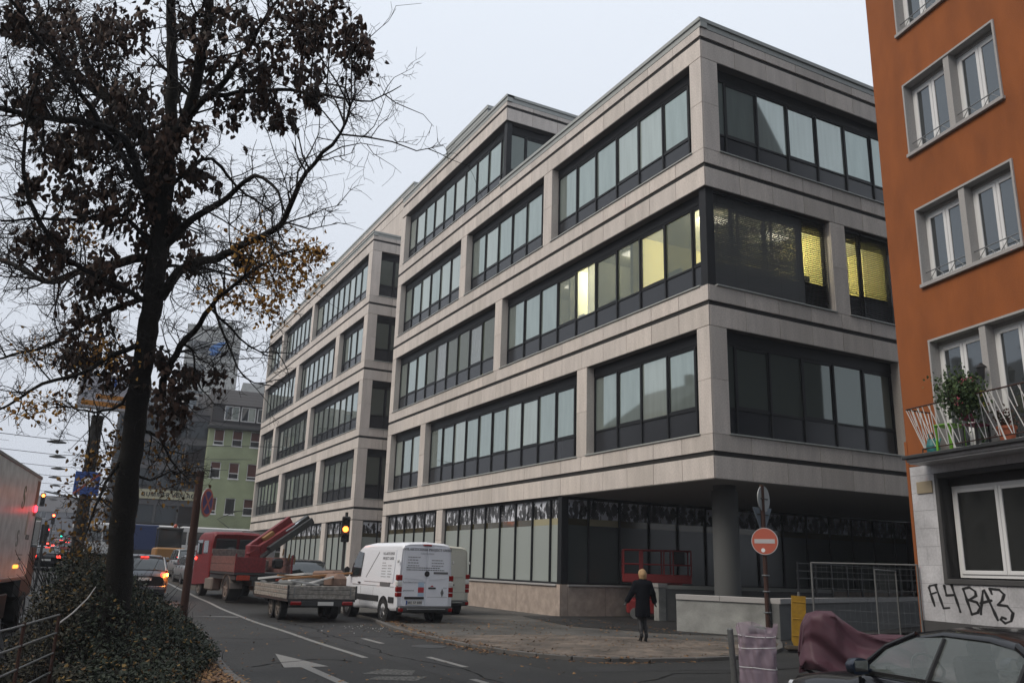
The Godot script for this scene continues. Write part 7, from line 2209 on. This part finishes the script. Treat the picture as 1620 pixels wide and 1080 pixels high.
func street_things() -> void:
	# no-entry sign on its brown pole
	var at := V(14.38, 0.05, -14.80)
	var th := thing("sign_post", "rusty brown pole with red no entry disc and two sign backs above it", "sign post", at)
	pole(th, Vector3.ZERO, V(0, 3.78, 0), 0.052, M.rust)
	var red := mat("sign_red", 0.40, 0.095, 0.06, 0.5)
	var white := mat("sign_white", 0.42, 0.41, 0.42, 0.5)
	var back := mat("sign_back", 0.27, 0.29, 0.29, 0.5, 0.2)
	var s := obj("no_entry_disc", disc(0.30, 0.02).mesh(white), th, RT(-0.05, 2.50, 0.07, deg_to_rad(-58)))
	obj("red_field", disc(0.285, 0.02).mesh(red), s, P(0, 0, 0.002))
	obj("white_bar", cbox(V(0.46, 0.095, 0.004), white, 0.001), s, P(0, 0, 0.0135))
	obj("sticker", disc(0.045, 0.004).mesh(M.white_paint), s, P(-0.04, -0.2, 0.014))
	s = obj("round_sign", disc(0.30, 0.02).mesh(back), th, RT(0.06, 3.46, -0.02, deg_to_rad(20)))
	obj("bracket", cbox(V(0.34, 0.03, 0.02), M.dark_steel, 0.004), s, P(0, 0.0, 0.02))
	var b := MB.new()
	b.ext(PackedVector2Array([Vector2(-0.34, 0.26), Vector2(0.34, 0.26), Vector2(0.04, -0.32), Vector2(-0.04, -0.32)]), 0.02, Transform3D())
	s = obj("give_way_sign", b.mesh(mat("sign_back_blue", 0.16, 0.20, 0.24, 0.5, 0.2)), th, RT(0.03, 3.0, -0.05, deg_to_rad(8)))
	obj("bracket", cbox(V(0.4, 0.03, 0.02), M.dark_steel, 0.004), s, P(0, 0.1, 0.02))
	for y in [0.95, 1.4, 1.75]: obj("clamp", cbox(V(0.13, 0.03, 0.13), M.steel, 0.008), th, P(0, y, 0))
	# brown pole with the no-stopping disc
	th = thing("sign_post", "thick brown pole rising from the shrubs with a red rimmed no stopping disc", "sign post", V(2.78, 0, -20.45))
	pole(th, Vector3.ZERO, V(0, 3.72, 0), 0.085, M.rust)
	s = obj("no_stopping_disc", disc(0.31, 0.02).mesh(red), th, RT(0.20, 3.02, 0.14, deg_to_rad(58)))
	obj("blue_field", disc(0.255, 0.02).mesh(mat("sign_violet", 0.05, 0.035, 0.14, 0.5)), s, P(0, 0, 0.003))
	for a in [PI / 4, -PI / 4]: obj("cross_bar", cbox(V(0.50, 0.055, 0.004), red, 0.001), s, RT(0, 0, 0.0145 if a > 0 else 0.0165, 0, 0, a))
	obj("rim", disc(0.325, 0.012).mesh(white), s, P(0, 0, -0.006))
	# leaning grey bollard
	th = thing("bollard", "thin grey leaning steel bollard beside the wrapped box", "bollard", V(10.38, 0, -11.5))
	var q := MB.new()
	q.tube([V(0, 0, 0), V(-0.07, 0.90, 0)], [0.05, 0.05], 16)
	obj("tube", q.mesh(M.concrete), th)
	q = MB.new()
	q.lathe([[0.05, 0.0], [0.045, 0.02], [0, 0.03]], 16, RT(-0.07, 0.90, 0))
	obj("cap", q.mesh(M.steel), th)
	wrapped_box()
	# yellow site marker
	th = thing("site_marker", "tall yellow warning marker board leaning on the ramp wall corner", "marker board", V(16.68, 0.03, -16.15), deg_to_rad(-36))
	var yl := grainy(mat("marker_yellow", 0.42, 0.235, 0.012, 0.6), noise(0.02, 0.8, 1.0, 4, FastNoiseLite.TYPE_SIMPLEX, 99), 0.7)
	b = MB.new()
	b.ext(PackedVector2Array([Vector2(-0.17, 1.30), Vector2(-0.17, 0.22), Vector2(-0.12, 0.10), Vector2(0.0, 0.06), Vector2(0.12, 0.10), Vector2(0.17, 0.22), Vector2(0.17, 1.30)]), 0.07, RT(0, 0, 0, 0, 0, -0.04))
	obj("board", b.mesh(yl), th)
	obj("handle", cbox(V(0.06, 0.1, 0.04), M.concrete, 0.01), th, P(0.06, 1.34, 0))
	for y in [0.35, 0.75, 1.15]: obj("rib", cbox(V(0.30, 0.025, 0.012), yl, 0.004), th, RT(y * 0.04, y, 0.04, 0, 0, -0.04))
	obj("foot", cbox(V(0.8, 0.12, 0.4), M.dirt, 0.05), th, P(0.05, 0.06, 0.05))
	site_fence()
	# signals
	traffic_light("traffic_light", "amber traffic light on a grey pole between the trailer and the lettered van", V(9.48, 0.03, -30.9), deg_to_rad(-17), 2.96, 1, Color(1.0, 0.19, 0.03), 4.5)
	traffic_light("signal_post", "amber traffic light half hidden by leaves left of the tree trunk", V(1.62, 0.1, -26.3), deg_to_rad(-4), 2.93, 0, Color(1.0, 0.17, 0.02), 4.0)
	traffic_light("signal_mast", "dark traffic light seen from behind above the black car", V(-0.32, lift(0, -44), -44.3), PI, 2.3, 9, Color.BLACK, 0.0)
	var m := traffic_light("mast_signal", "orange signal hanging from a mast arm over the street", V(-0.95, lift(0, -69), -69.3), 0.0, 5.2 - lift(0, -69) + 0.3, 0, Color(1.0, 0.16, 0.03), 9.0, false, 1.0)
	var arm := MB.new()
	var top := 6.05 - lift(0, -69)
	arm.tube([V(0, top - 0.2, -0.15), V(0.02, top + 0.05, -0.15), V(2.3, top - 0.35, -0.15)], [0.05, 0.05, 0.06], 7)
	arm.tube([V(2.3, 0, -0.15), V(2.3, top - 0.3, -0.15)], [0.09, 0.07], 8)
	obj("mast_arm", arm.mesh(M.dark_steel), m)
	traffic_light("far_signal", "farther red signal over the street beyond the mast arm", V(-0.15, lift(0, -110), -110), 0.0, 3.6, 0, Color(1.0, 0.08, 0.03), 12.0, true, 1.3)
	traffic_light("far_signal", "small red signal low over the queue of cars", V(-0.4, lift(0, -92), -92.5), 0.0, 2.2, 0, Color(1.0, 0.03, 0.04), 8.0, true, 0.9)
	traffic_light("far_signal", "tiny green signal above the far queue", V(0.9, lift(0, -104), -104), 0.0, 2.0, 2, Color(0.02, 0.7, 0.45), 8.0, true, 0.7)
	# lamps slung over the street
	for z in [-56.0, -66.0, -77.0, -88.0, -101.0, -117.0, -136.0]:
		var k := [-56.0, -66.0, -77.0, -88.0, -101.0, -117.0, -136.0].find(z)
		var l := thing("street_lamp", "%s of the dark lamps slung on wires over the street" % ["nearest", "second nearest", "third nearest", "middle", "third farthest", "second farthest", "farthest"][k], "street lamp", V(-0.55 + 0.1 * (k % 3), 8.15 + (lift(0, z) - 0.7) * 0.5, z), 0.0, "lamps slung over the street")
		b = MB.new()
		b.loft([ring([[0.0, -0.06], [0.16, -0.03], [0.18, 0.03], [0.0, 0.10]], -0.12), ring([[0.0, -0.10], [0.5, -0.05], [0.52, 0.03], [0.0, 0.16]], 0.0), ring([[0.0, -0.06], [0.16, -0.03], [0.18, 0.03], [0.0, 0.10]], 0.12)])
		obj("lamp_body", b.mesh(M.dark_steel), l)
		b = MB.new()
		b.tube([V(-16, 1.1, 0), V(-8, 0.45, 0), V(0, 0.14, 0), V(7, 0.42, 0), V(13, 0.9, 0)], [0.02, 0.02, 0.02, 0.02, 0.02], 4)
		obj("span_wire", b.mesh(M.black), l)
	# parking board and blue sign on one stout pole
	th = thing("billboard", "white parking board with orange lines on a stout dark pole behind the tree", "billboard", V(1.5, lift(1, -50), -50.5))
	pole(th, V(-0.25, 0, 0), V(-0.25, 8.6, 0), 0.30, M.bark)
	var y := 10.35 - lift(1, -50)
	s = obj("board", cbox(V(3.1, 1.95, 0.25), M.light_trim, 0.03), th, RT(0.15, y, 0.30, 0.12))
	obj("face", cbox(V(2.96, 1.81, 0.02), mat("board_face", 0.36, 0.36, 0.40, 0.5), 0.004), s, P(0, 0, 0.125))
	var or1 := mat("board_orange", 0.42, 0.17, 0.02, 0.6)
	var p2 := obj("parking_mark", cbox(V(0.5, 0.42, 0.012), M.sign_blue, 0.003), s, P(0.0, 0.52, 0.138))
	text("lettering", "P", 0.28, M.white_paint, p2, P(0, 0, 0.008), "Droid Sans", 0.004, 700)
	text("lettering", "Parkhaus", 0.2, M.dark_steel, s, P(-0.1, 0.1, 0.137), "Droid Sans", 0.006)
	obj("orange_line", cbox(V(2.1, 0.24, 0.01), or1, 0.002), s, P(0.35, -0.28, 0.138))
	obj("orange_line", cbox(V(2.5, 0.26, 0.01), or1, 0.002), s, P(-0.1, -0.68, 0.138))
	b = MB.new()
	b.ext(PackedVector2Array([Vector2(-0.1, -0.12), Vector2(0.0, -0.12), Vector2(0.0, 0.02), Vector2(0.1, 0.02), Vector2(-0.05, 0.18), Vector2(-0.2, 0.02), Vector2(-0.1, 0.02)]), 0.01, P(-1.15, -0.28, 0.138))
	obj("arrow_mark", b.mesh(M.dark_steel), s)
	s = obj("blue_sign", cbox(V(1.22, 1.22, 0.06), M.sign_blue, 0.02), th, RT(-0.28, 5.30 - lift(1, -50) + 0.13, 0.36, 0.1))
	b = MB.new()
	b.ext(PackedVector2Array([Vector2(-0.42, -0.2), Vector2(-0.42, 0.02), Vector2(-0.28, 0.06), Vector2(-0.18, 0.26), Vector2(0.2, 0.26), Vector2(0.32, 0.06), Vector2(0.42, 0.0), Vector2(0.42, -0.2)]), 0.01, P(0, 0.05, 0.034))
	obj("car_symbol", b.mesh(M.white_paint), s)
	obj("red_stripe", cbox(V(1.62, 0.11, 0.008), red, 0.002), s, RT(0, 0, 0.042, 0, 0, 0.78))
	# glass crumbs and a paper scrap on the road behind the trailer
	var xs := []; var cs := []
	for i in 60:
		xs.append(Transform3D(rand_basis(0.5), V(rng.randfn(8.4, 0.6), 0.012, rng.randfn(-24.6, 0.8))))
		cs.append(Color(0.5, 0.5, 0.48))
	tag(stuff_copies("litter", leaf_mesh(0.06, 0.06, 0.01), xs, cs), "white crumbs of litter on the road behind the trailer", "litter")

func wrapped_box() -> void:
	var th := thing("wrapped_box", "waist high box wrapped in pinkish plastic foil at the bottom edge", "wrapped box", V(10.52, -0.06, -11.1), deg_to_rad(-42))
	obj("core", cbox(V(0.42, 0.92, 0.40), mat("wrap_core", 0.17, 0.13, 0.15, 0.8), 0.03), th, P(0.02, 0.47, 0))
	obj("core_top", cbox(V(0.30, 0.12, 0.3), M.concrete, 0.04), th, P(0.02, 0.98, 0))
	var foil := mat("foil", 0.42, 0.33, 0.40, 0.24)
	foil.albedo_color.a = 0.46
	foil.roughness = 0.28
	foil.transparency = BaseMaterial3D.TRANSPARENCY_ALPHA
	var rings := []
	for j in 30:
		var y := j / 29.0 * 1.06
		var row := []
		for k in 60:
			var a := TAU * k / 60.0
			var sq := 1.0 / maxf(absf(cos(a)), absf(sin(a)))
			var r := 0.245 * minf(sq, 1.25) + 0.018 * sin(a * 7 + y * 5.0 + sin(y * 9.0)) + 0.012 * sin(a * 17 - y * 13.0) + 0.05 * smoothstep(0.85, 1.06, y) * absf(sin(a * 2.0 + 0.6))
			if y > 0.38 and y < 0.43 or y > 0.70 and y < 0.74: r -= 0.018
			row.append(V(cos(a) * r * 1.12, y + (0.045 * sin(a * 3.0 + 1.0) if j > 26 else 0.0), sin(a) * r))
		rings.append(row)
	var b := MB.new()
	b.loft(rings, true, false)
	obj("foil", b.mesh(foil), th)
	for y in [0.41, 0.72, 0.90]:
		b = MB.new()
		var pts := []
		var rad := []
		for k in 25:
			var a := TAU * k / 24.0
			var sq := minf(1.0 / maxf(absf(cos(a)), absf(sin(a))), 1.22)
			pts.append(V(cos(a) * 0.262 * sq * 1.12, y + 0.012 * sin(a * 2.0 + y * 9.0), sin(a) * 0.262 * sq)); rad.append(0.006)
		b.tube(pts, rad, 5)
		obj("tape", b.mesh(M.white_paint), th)

func site_fence() -> void:
	var pts := [V(14.36, 0, -13.43), V(15.52, 0, -11.75)]
	var th := thing("site_fence", "grey wire mesh construction fence panel closing the gap beside the orange house", "fence", pts[0])
	var build := func(a: Vector3, e: Vector3, h: float) -> void:
		var inv := at_origin(th)
		for p in [a, e]:
			var q := MB.new()
			q.tube([p + V(0, 0.08, 0), p + V(0, h, 0)], [0.021, 0.021], 10)
			obj("upright", q.mesh(M.concrete), th, inv)
		for y in [0.14, h - 0.01]:
			var q := MB.new()
			q.tube([a + V(0, y, 0), e + V(0, y, 0)], [0.017, 0.017], 8)
			obj("frame_bar", q.mesh(M.concrete), th, inv)
		var w := MB.new()
		var n := int(a.distance_to(e) / 0.10)
		for k in range(1, n):
			var p := a.lerp(e, float(k) / n)
			w.tube([p + V(0, 0.15, 0), p + V(0, h - 0.02, 0)], [0.0013, 0.0013], 3, false)
		for k in 9:
			var y := 0.3 + k * (h - 0.4) / 8.0
			w.tube([a + V(0, y, 0), e + V(0, y, 0)], [0.0013, 0.0013], 3, false)
		obj("wire_mesh", w.mesh(M.steel), th, inv, true, true)
	build.call(pts[0], pts[1], 2.10)
	build.call(V(15.9, 0, -13.1), V(18.6, 0, -14.7), 2.0)
	var f := obj("fence_foot", cbox(V(0.62, 0.13, 0.22), M.concrete, 0.02), th, RT(0, 0.065, 0, 0.9))
	obj("fence_foot", cbox(V(0.62, 0.13, 0.22), M.concrete, 0.02), th, RT(0.75, 0.065, -0.2, 0.4))

# ---- figures -------------------------------------------------------------
func nets(bones: Array, cell: float, k: float, m: Material) -> ArrayMesh:
	var lo := Vector3.ONE * 1e9; var hi := -lo
	for b in bones:
		var r := maxf(b[2], b[3]) + k + cell * 2
		for p in [b[0], b[1]]:
			lo = lo.min(p - Vector3.ONE * r); hi = hi.max(p + Vector3.ONE * r)
	var n := Vector3i(((hi - lo) / cell).ceil()) + Vector3i.ONE
	var f := PackedFloat32Array()
	f.resize(n.x * n.y * n.z)
	f.fill(1.0)
	for b in bones:
		var r := maxf(b[2], b[3]) + k + cell * 2
		var a0: Vector3 = b[0].min(b[1]) - Vector3.ONE * r; var a1: Vector3 = b[0].max(b[1]) + Vector3.ONE * r
		var i0 := Vector3i(((a0 - lo) / cell).floor()).max(Vector3i.ZERO); var i1 := Vector3i(((a1 - lo) / cell).ceil()).min(n - Vector3i.ONE)
		var d: Vector3 = b[1] - b[0]
		var dd := maxf(d.length_squared(), 1e-9)
		var flat: Vector3 = b[4] if b.size() > 4 else Vector3.ONE
		for z in range(i0.z, i1.z + 1):
			for y in range(i0.y, i1.y + 1):
				for x in range(i0.x, i1.x + 1):
					var p := lo + V(x, y, z) * cell
					var t := clampf((p - b[0]).dot(d) / dd, 0, 1)
					var e: float = ((p - b[0] - d * t) * flat).length() - lerpf(b[2], b[3], t)
					var j := (z * n.y + y) * n.x + x
					var g := f[j]
					var h := maxf(k - absf(e - g), 0.0) / k
					f[j] = minf(e, g) - h * h * k * 0.25
	var vid := {}
	var vs := PackedVector3Array()
	var off := [0, 1, n.x, n.x + 1, n.x * n.y, n.x * n.y + 1, n.x * n.y + n.x, n.x * n.y + n.x + 1]
	for z in n.z - 1:
		for y in n.y - 1:
			for x in n.x - 1:
				var j := (z * n.y + y) * n.x + x
				if f[j] > 0.2: continue
				var mask := 0
				for c in 8:
					if f[j + off[c]] < 0.0: mask |= 1 << c
				if mask == 0 or mask == 255: continue
				var s := Vector3.ZERO; var cnt := 0
				for e in [[0, 1], [2, 3], [4, 5], [6, 7], [0, 2], [1, 3], [4, 6], [5, 7], [0, 4], [1, 5], [2, 6], [3, 7]]:
					if (mask >> e[0] & 1) != (mask >> e[1] & 1):
						var va := f[j + off[e[0]]]; var vb := f[j + off[e[1]]]
						var pa := V(e[0] & 1, e[0] >> 1 & 1, e[0] >> 2); var pb := V(e[1] & 1, e[1] >> 1 & 1, e[1] >> 2)
						s += pa.lerp(pb, va / (va - vb)); cnt += 1
				vid[j] = vs.size()
				vs.append(lo + (V(x, y, z) + s / cnt) * cell)
	var ns := PackedVector3Array()
	ns.resize(vs.size())
	var ids := PackedInt32Array()
	var step := [1, n.x, n.x * n.y]
	for j in vid:
		for ax in 3:
			var u: int = step[(ax + 1) % 3]; var w: int = step[(ax + 2) % 3]
			var q: int = j
			if not (vid.has(q - u) and vid.has(q - w) and vid.has(q - u - w)): continue
			var va := f[q]; var vb := f[q + step[ax]]
			if (va < 0.0) == (vb < 0.0): continue
			var a: int = vid[q]; var b2: int = vid[q - u]; var c2: int = vid[q - u - w]; var d2: int = vid[q - w]
			var order := [a, b2, c2, d2] if va < 0.0 else [a, d2, c2, b2]
			var fn := (vs[order[1]] - vs[order[0]]).cross(vs[order[2]] - vs[order[0]])
			# outwards is from the inside corner to the outside one
			var outv := Vector3.ZERO
			outv[ax] = 1.0 if va < 0.0 else -1.0
			if fn.dot(outv) > 0.0: order.reverse()
			else: fn = -fn
			if fn.dot(outv) < 0.0: fn = -fn
			for i in order: ns[i] += fn
			ids.append_array([order[0], order[1], order[2], order[0], order[2], order[3]])
	for i in ns.size(): ns[i] = ns[i].normalized()
	var arr := []
	arr.resize(Mesh.ARRAY_MAX)
	arr[Mesh.ARRAY_VERTEX] = vs
	arr[Mesh.ARRAY_NORMAL] = ns
	arr[Mesh.ARRAY_INDEX] = ids
	var r := ArrayMesh.new()
	r.add_surface_from_arrays(Mesh.PRIMITIVE_TRIANGLES, arr)
	r.surface_set_material(0, m)
	return r

func hand_bones(w: Vector3, d: Vector3, side: float) -> Array:
	# palm, four curled fingers of unequal length and a thumb leaving the side near the wrist
	var fw := d.normalized()
	var ac := fw.cross(V(side, 0, 0.2)).normalized()
	var nn := ac.cross(fw).normalized()
	var p := w + fw * 0.045
	var r := [[w, w + fw * 0.075 + ac * 0.02, 0.024, 0.022], [w, w + fw * 0.075 - ac * 0.02, 0.024, 0.020]]
	for i in 4:
		var base := p + fw * 0.035 + ac * (0.033 - i * 0.022)
		var l: float = [0.036, 0.041, 0.038, 0.030][i]
		var k1 := base + fw * l + nn * 0.008
		var k2 := k1 + fw * l * 0.55 + nn * l * 0.55
		r.append([base, k1, 0.0095, 0.0085]); r.append([k1, k2, 0.0085, 0.007])
	var t0 := w + fw * 0.025 + ac * 0.03
	var t1 := t0 + fw * 0.03 + ac * 0.028 + nn * 0.012
	r.append([t0, t1, 0.013, 0.010]); r.append([t1, t1 + fw * 0.028 + ac * 0.006 + nn * 0.01, 0.010, 0.008])
	return r

func walker(called: String, label: String, at: Vector3, turn: float, coat_m: Material, hair_m: Material, long_coat: bool) -> Node3D:
	# walks towards -z; left is -x
	var th := thing(called, label, "person", at, turn)
	var skin := mat("skin", 0.42, 0.24, 0.17, 0.6)
	var hose := mat("tights", 0.012, 0.012, 0.014, 0.7)
	var hipL := V(-0.085, 0.93, 0.0); var hipR := V(0.085, 0.93, 0.0)
	var kneeL := V(-0.075, 0.53, -0.03); var ankL := V(-0.075, 0.14, 0.16)
	var kneeR := V(0.06, 0.51, -0.10); var ankR := V(0.085, 0.13, 0.02)
	var shL := V(-0.18, 1.42, 0.0); var elL := V(-0.29, 1.18, 0.04); var wrL := V(-0.41, 0.98, 0.02)
	var shR := V(0.18, 1.42, 0.0); var elR := V(0.27, 1.17, 0.0); var wrR := V(0.34, 0.97, -0.10)
	var body := [[V(0, 0.95, 0), V(0, 1.15, 0.0), 0.135, 0.115, V(0.9, 1, 1.15)], [V(0, 1.15, 0), V(0, 1.38, 0.01), 0.115, 0.125, V(0.85, 1, 1.2)],
		[V(-0.12, 1.41, 0), V(0.12, 1.41, 0), 0.07, 0.07], [V(0, 1.42, 0.01), V(0, 1.52, 0.0), 0.052, 0.048],
		[hipL, kneeL, 0.09, 0.055], [kneeL, ankL, 0.055, 0.034], [hipR, kneeR, 0.09, 0.055], [kneeR, ankR, 0.055, 0.034],
		[shL, elL, 0.05, 0.040], [elL, wrL, 0.040, 0.026], [shR, elR, 0.05, 0.040], [elR, wrR, 0.040, 0.026],
		[ankL, V(-0.075, 0.07, 0.06), 0.034, 0.030], [ankR, V(0.085, 0.045, -0.10), 0.034, 0.030],
		# head with brow, chin, nose and ears
		[V(0, 1.60, 0.012), V(0, 1.66, 0.004), 0.080, 0.092], [V(0, 1.56, -0.045), V(0, 1.60, -0.05), 0.035, 0.045], [V(0, 1.625, -0.085), V(0, 1.605, -0.105), 0.012, 0.014],
		[V(-0.083, 1.62, 0.01), V(-0.083, 1.645, 0.012), 0.012, 0.014], [V(0.083, 1.62, 0.01), V(0.083, 1.645, 0.012), 0.012, 0.014]]
	obj("body", nets(body, 0.012, 0.03, skin), th)
	obj("tights", nets([[hipL, kneeL, 0.094, 0.059], [kneeL, V(-0.075, 0.30, 0.085), 0.059, 0.058], [V(-0.075, 0.30, 0.085), ankL, 0.058, 0.037], [hipR, kneeR, 0.094, 0.059], [kneeR, V(0.075, 0.33, -0.05), 0.059, 0.058], [V(0.075, 0.33, -0.05), ankR, 0.058, 0.037], [hipL, hipR, 0.10, 0.10]], 0.012, 0.02, hose), th)
	# coat: shoulders, flared skirt, sleeves and a raised collar
	var hem := 0.60 if long_coat else 0.85
	var coat := [[V(-0.13, 1.40, 0.01), V(0.13, 1.40, 0.01), 0.085, 0.085], [V(0, 1.38, 0.01), V(0, 1.12, 0.01), 0.165, 0.150, V(0.82, 1, 1.15)], [V(0, 1.12, 0.01), V(0, hem + 0.14, 0.0), 0.150, 0.165, V(0.85, 1, 1.05)],
		[shL, elL, 0.082, 0.072], [elL, wrL - (wrL - elL) * 0.05, 0.072, 0.068], [shR, elR, 0.082, 0.072], [elR, wrR - (wrR - elR) * 0.05, 0.072, 0.068],
		[V(0, 1.44, 0.01), V(0, 1.51, 0.01), 0.085, 0.078]]
	for k in 10:
		var a := TAU * k / 10.0
		coat.append([V(cos(a) * 0.08, 1.0, sin(a) * 0.06), V(cos(a) * 0.15, hem + 0.03, sin(a) * 0.12), 0.06, 0.05])
	obj("coat", nets(coat, 0.014, 0.035, coat_m), th)
	obj("gloves", nets(hand_bones(wrL, wrL - elL, -1.0), 0.0045, 0.006, M.black), th)
	obj("gloves", nets(hand_bones(wrR, wrR - elR, 1.0), 0.0045, 0.006, M.black), th)
	# short bob of hair that leaves the face free
	obj("hair", nets([[V(0, 1.64, 0.04), V(0, 1.69, 0.012), 0.088, 0.096], [V(-0.055, 1.56, 0.045), V(-0.06, 1.66, 0.02), 0.042, 0.055], [V(0.055, 1.56, 0.045), V(0.06, 1.66, 0.02), 0.042, 0.055], [V(0, 1.56, 0.07), V(0, 1.66, 0.06), 0.045, 0.06], [V(-0.05, 1.71, -0.03), V(0.05, 1.71, -0.03), 0.045, 0.045]], 0.009, 0.02, hair_m), th)
	for s in [-1.0, 1.0]:
		obj("eye", cbox(V(0.022, 0.010, 0.006), M.black, 0.003), th, P(s * 0.033, 1.632, -0.088))
	obj("mouth", cbox(V(0.042, 0.008, 0.006), mat("lip", 0.28, 0.08, 0.07, 0.5), 0.003), th, P(0, 1.572, -0.094))
	# heeled ankle boots
	for q in [[ankL, V(-0.075, 0.055, 0.03), V(-0.075, 0.035, -0.04), V(-0.075, 0.02, 0.13)], [ankR, V(0.085, 0.035, -0.08), V(0.085, 0.028, -0.16), V(0.085, 0.0, 0.035)]]:
		obj("boot", nets([[q[0] + V(0, 0.05, 0), q[0], 0.044, 0.044], [q[0], q[1], 0.044, 0.036], [q[1], q[2], 0.036, 0.026], [q[0] - V(0, 0.02, -0.015), q[3], 0.026, 0.014]], 0.008, 0.015, M.black), th)
	return th

func people() -> void:
	var navy := mat("navy_coat", 0.006, 0.007, 0.010, 0.9, 0.0, 0.2)
	walker("person", "person with short blond hair in a knee length dark coat walking away on the pavers", V(13.72, 0.085, -18.55), deg_to_rad(-22), navy, mat("blond_hair", 0.34, 0.215, 0.105, 0.7), true)
	walker("person", "worker with dark hair and yellow jacket standing behind the trailer", V(10.1, lift(10, -40.5) + 0.06, -40.8), deg_to_rad(20), mat("hi_vis", 0.50, 0.52, 0.04, 0.6), mat("dark_hair", 0.012, 0.010, 0.009, 0.7), false)

func _ready() -> void:
	rng.seed = 20251
	sky_and_camera()
	materials()
	ground_and_road()
	office_near()
	office_far()
	ramp_walls()
	orange_house()
	far_houses()
	opposite_row()
	cars()
	vans()
	crane_lorry()
	trailer()
	box_truck()
	far_vehicles()
	scissor_lift()
	covered_bike()
	street_things()
	people()
	big_tree()
	shrubs()
	fallen_leaves()
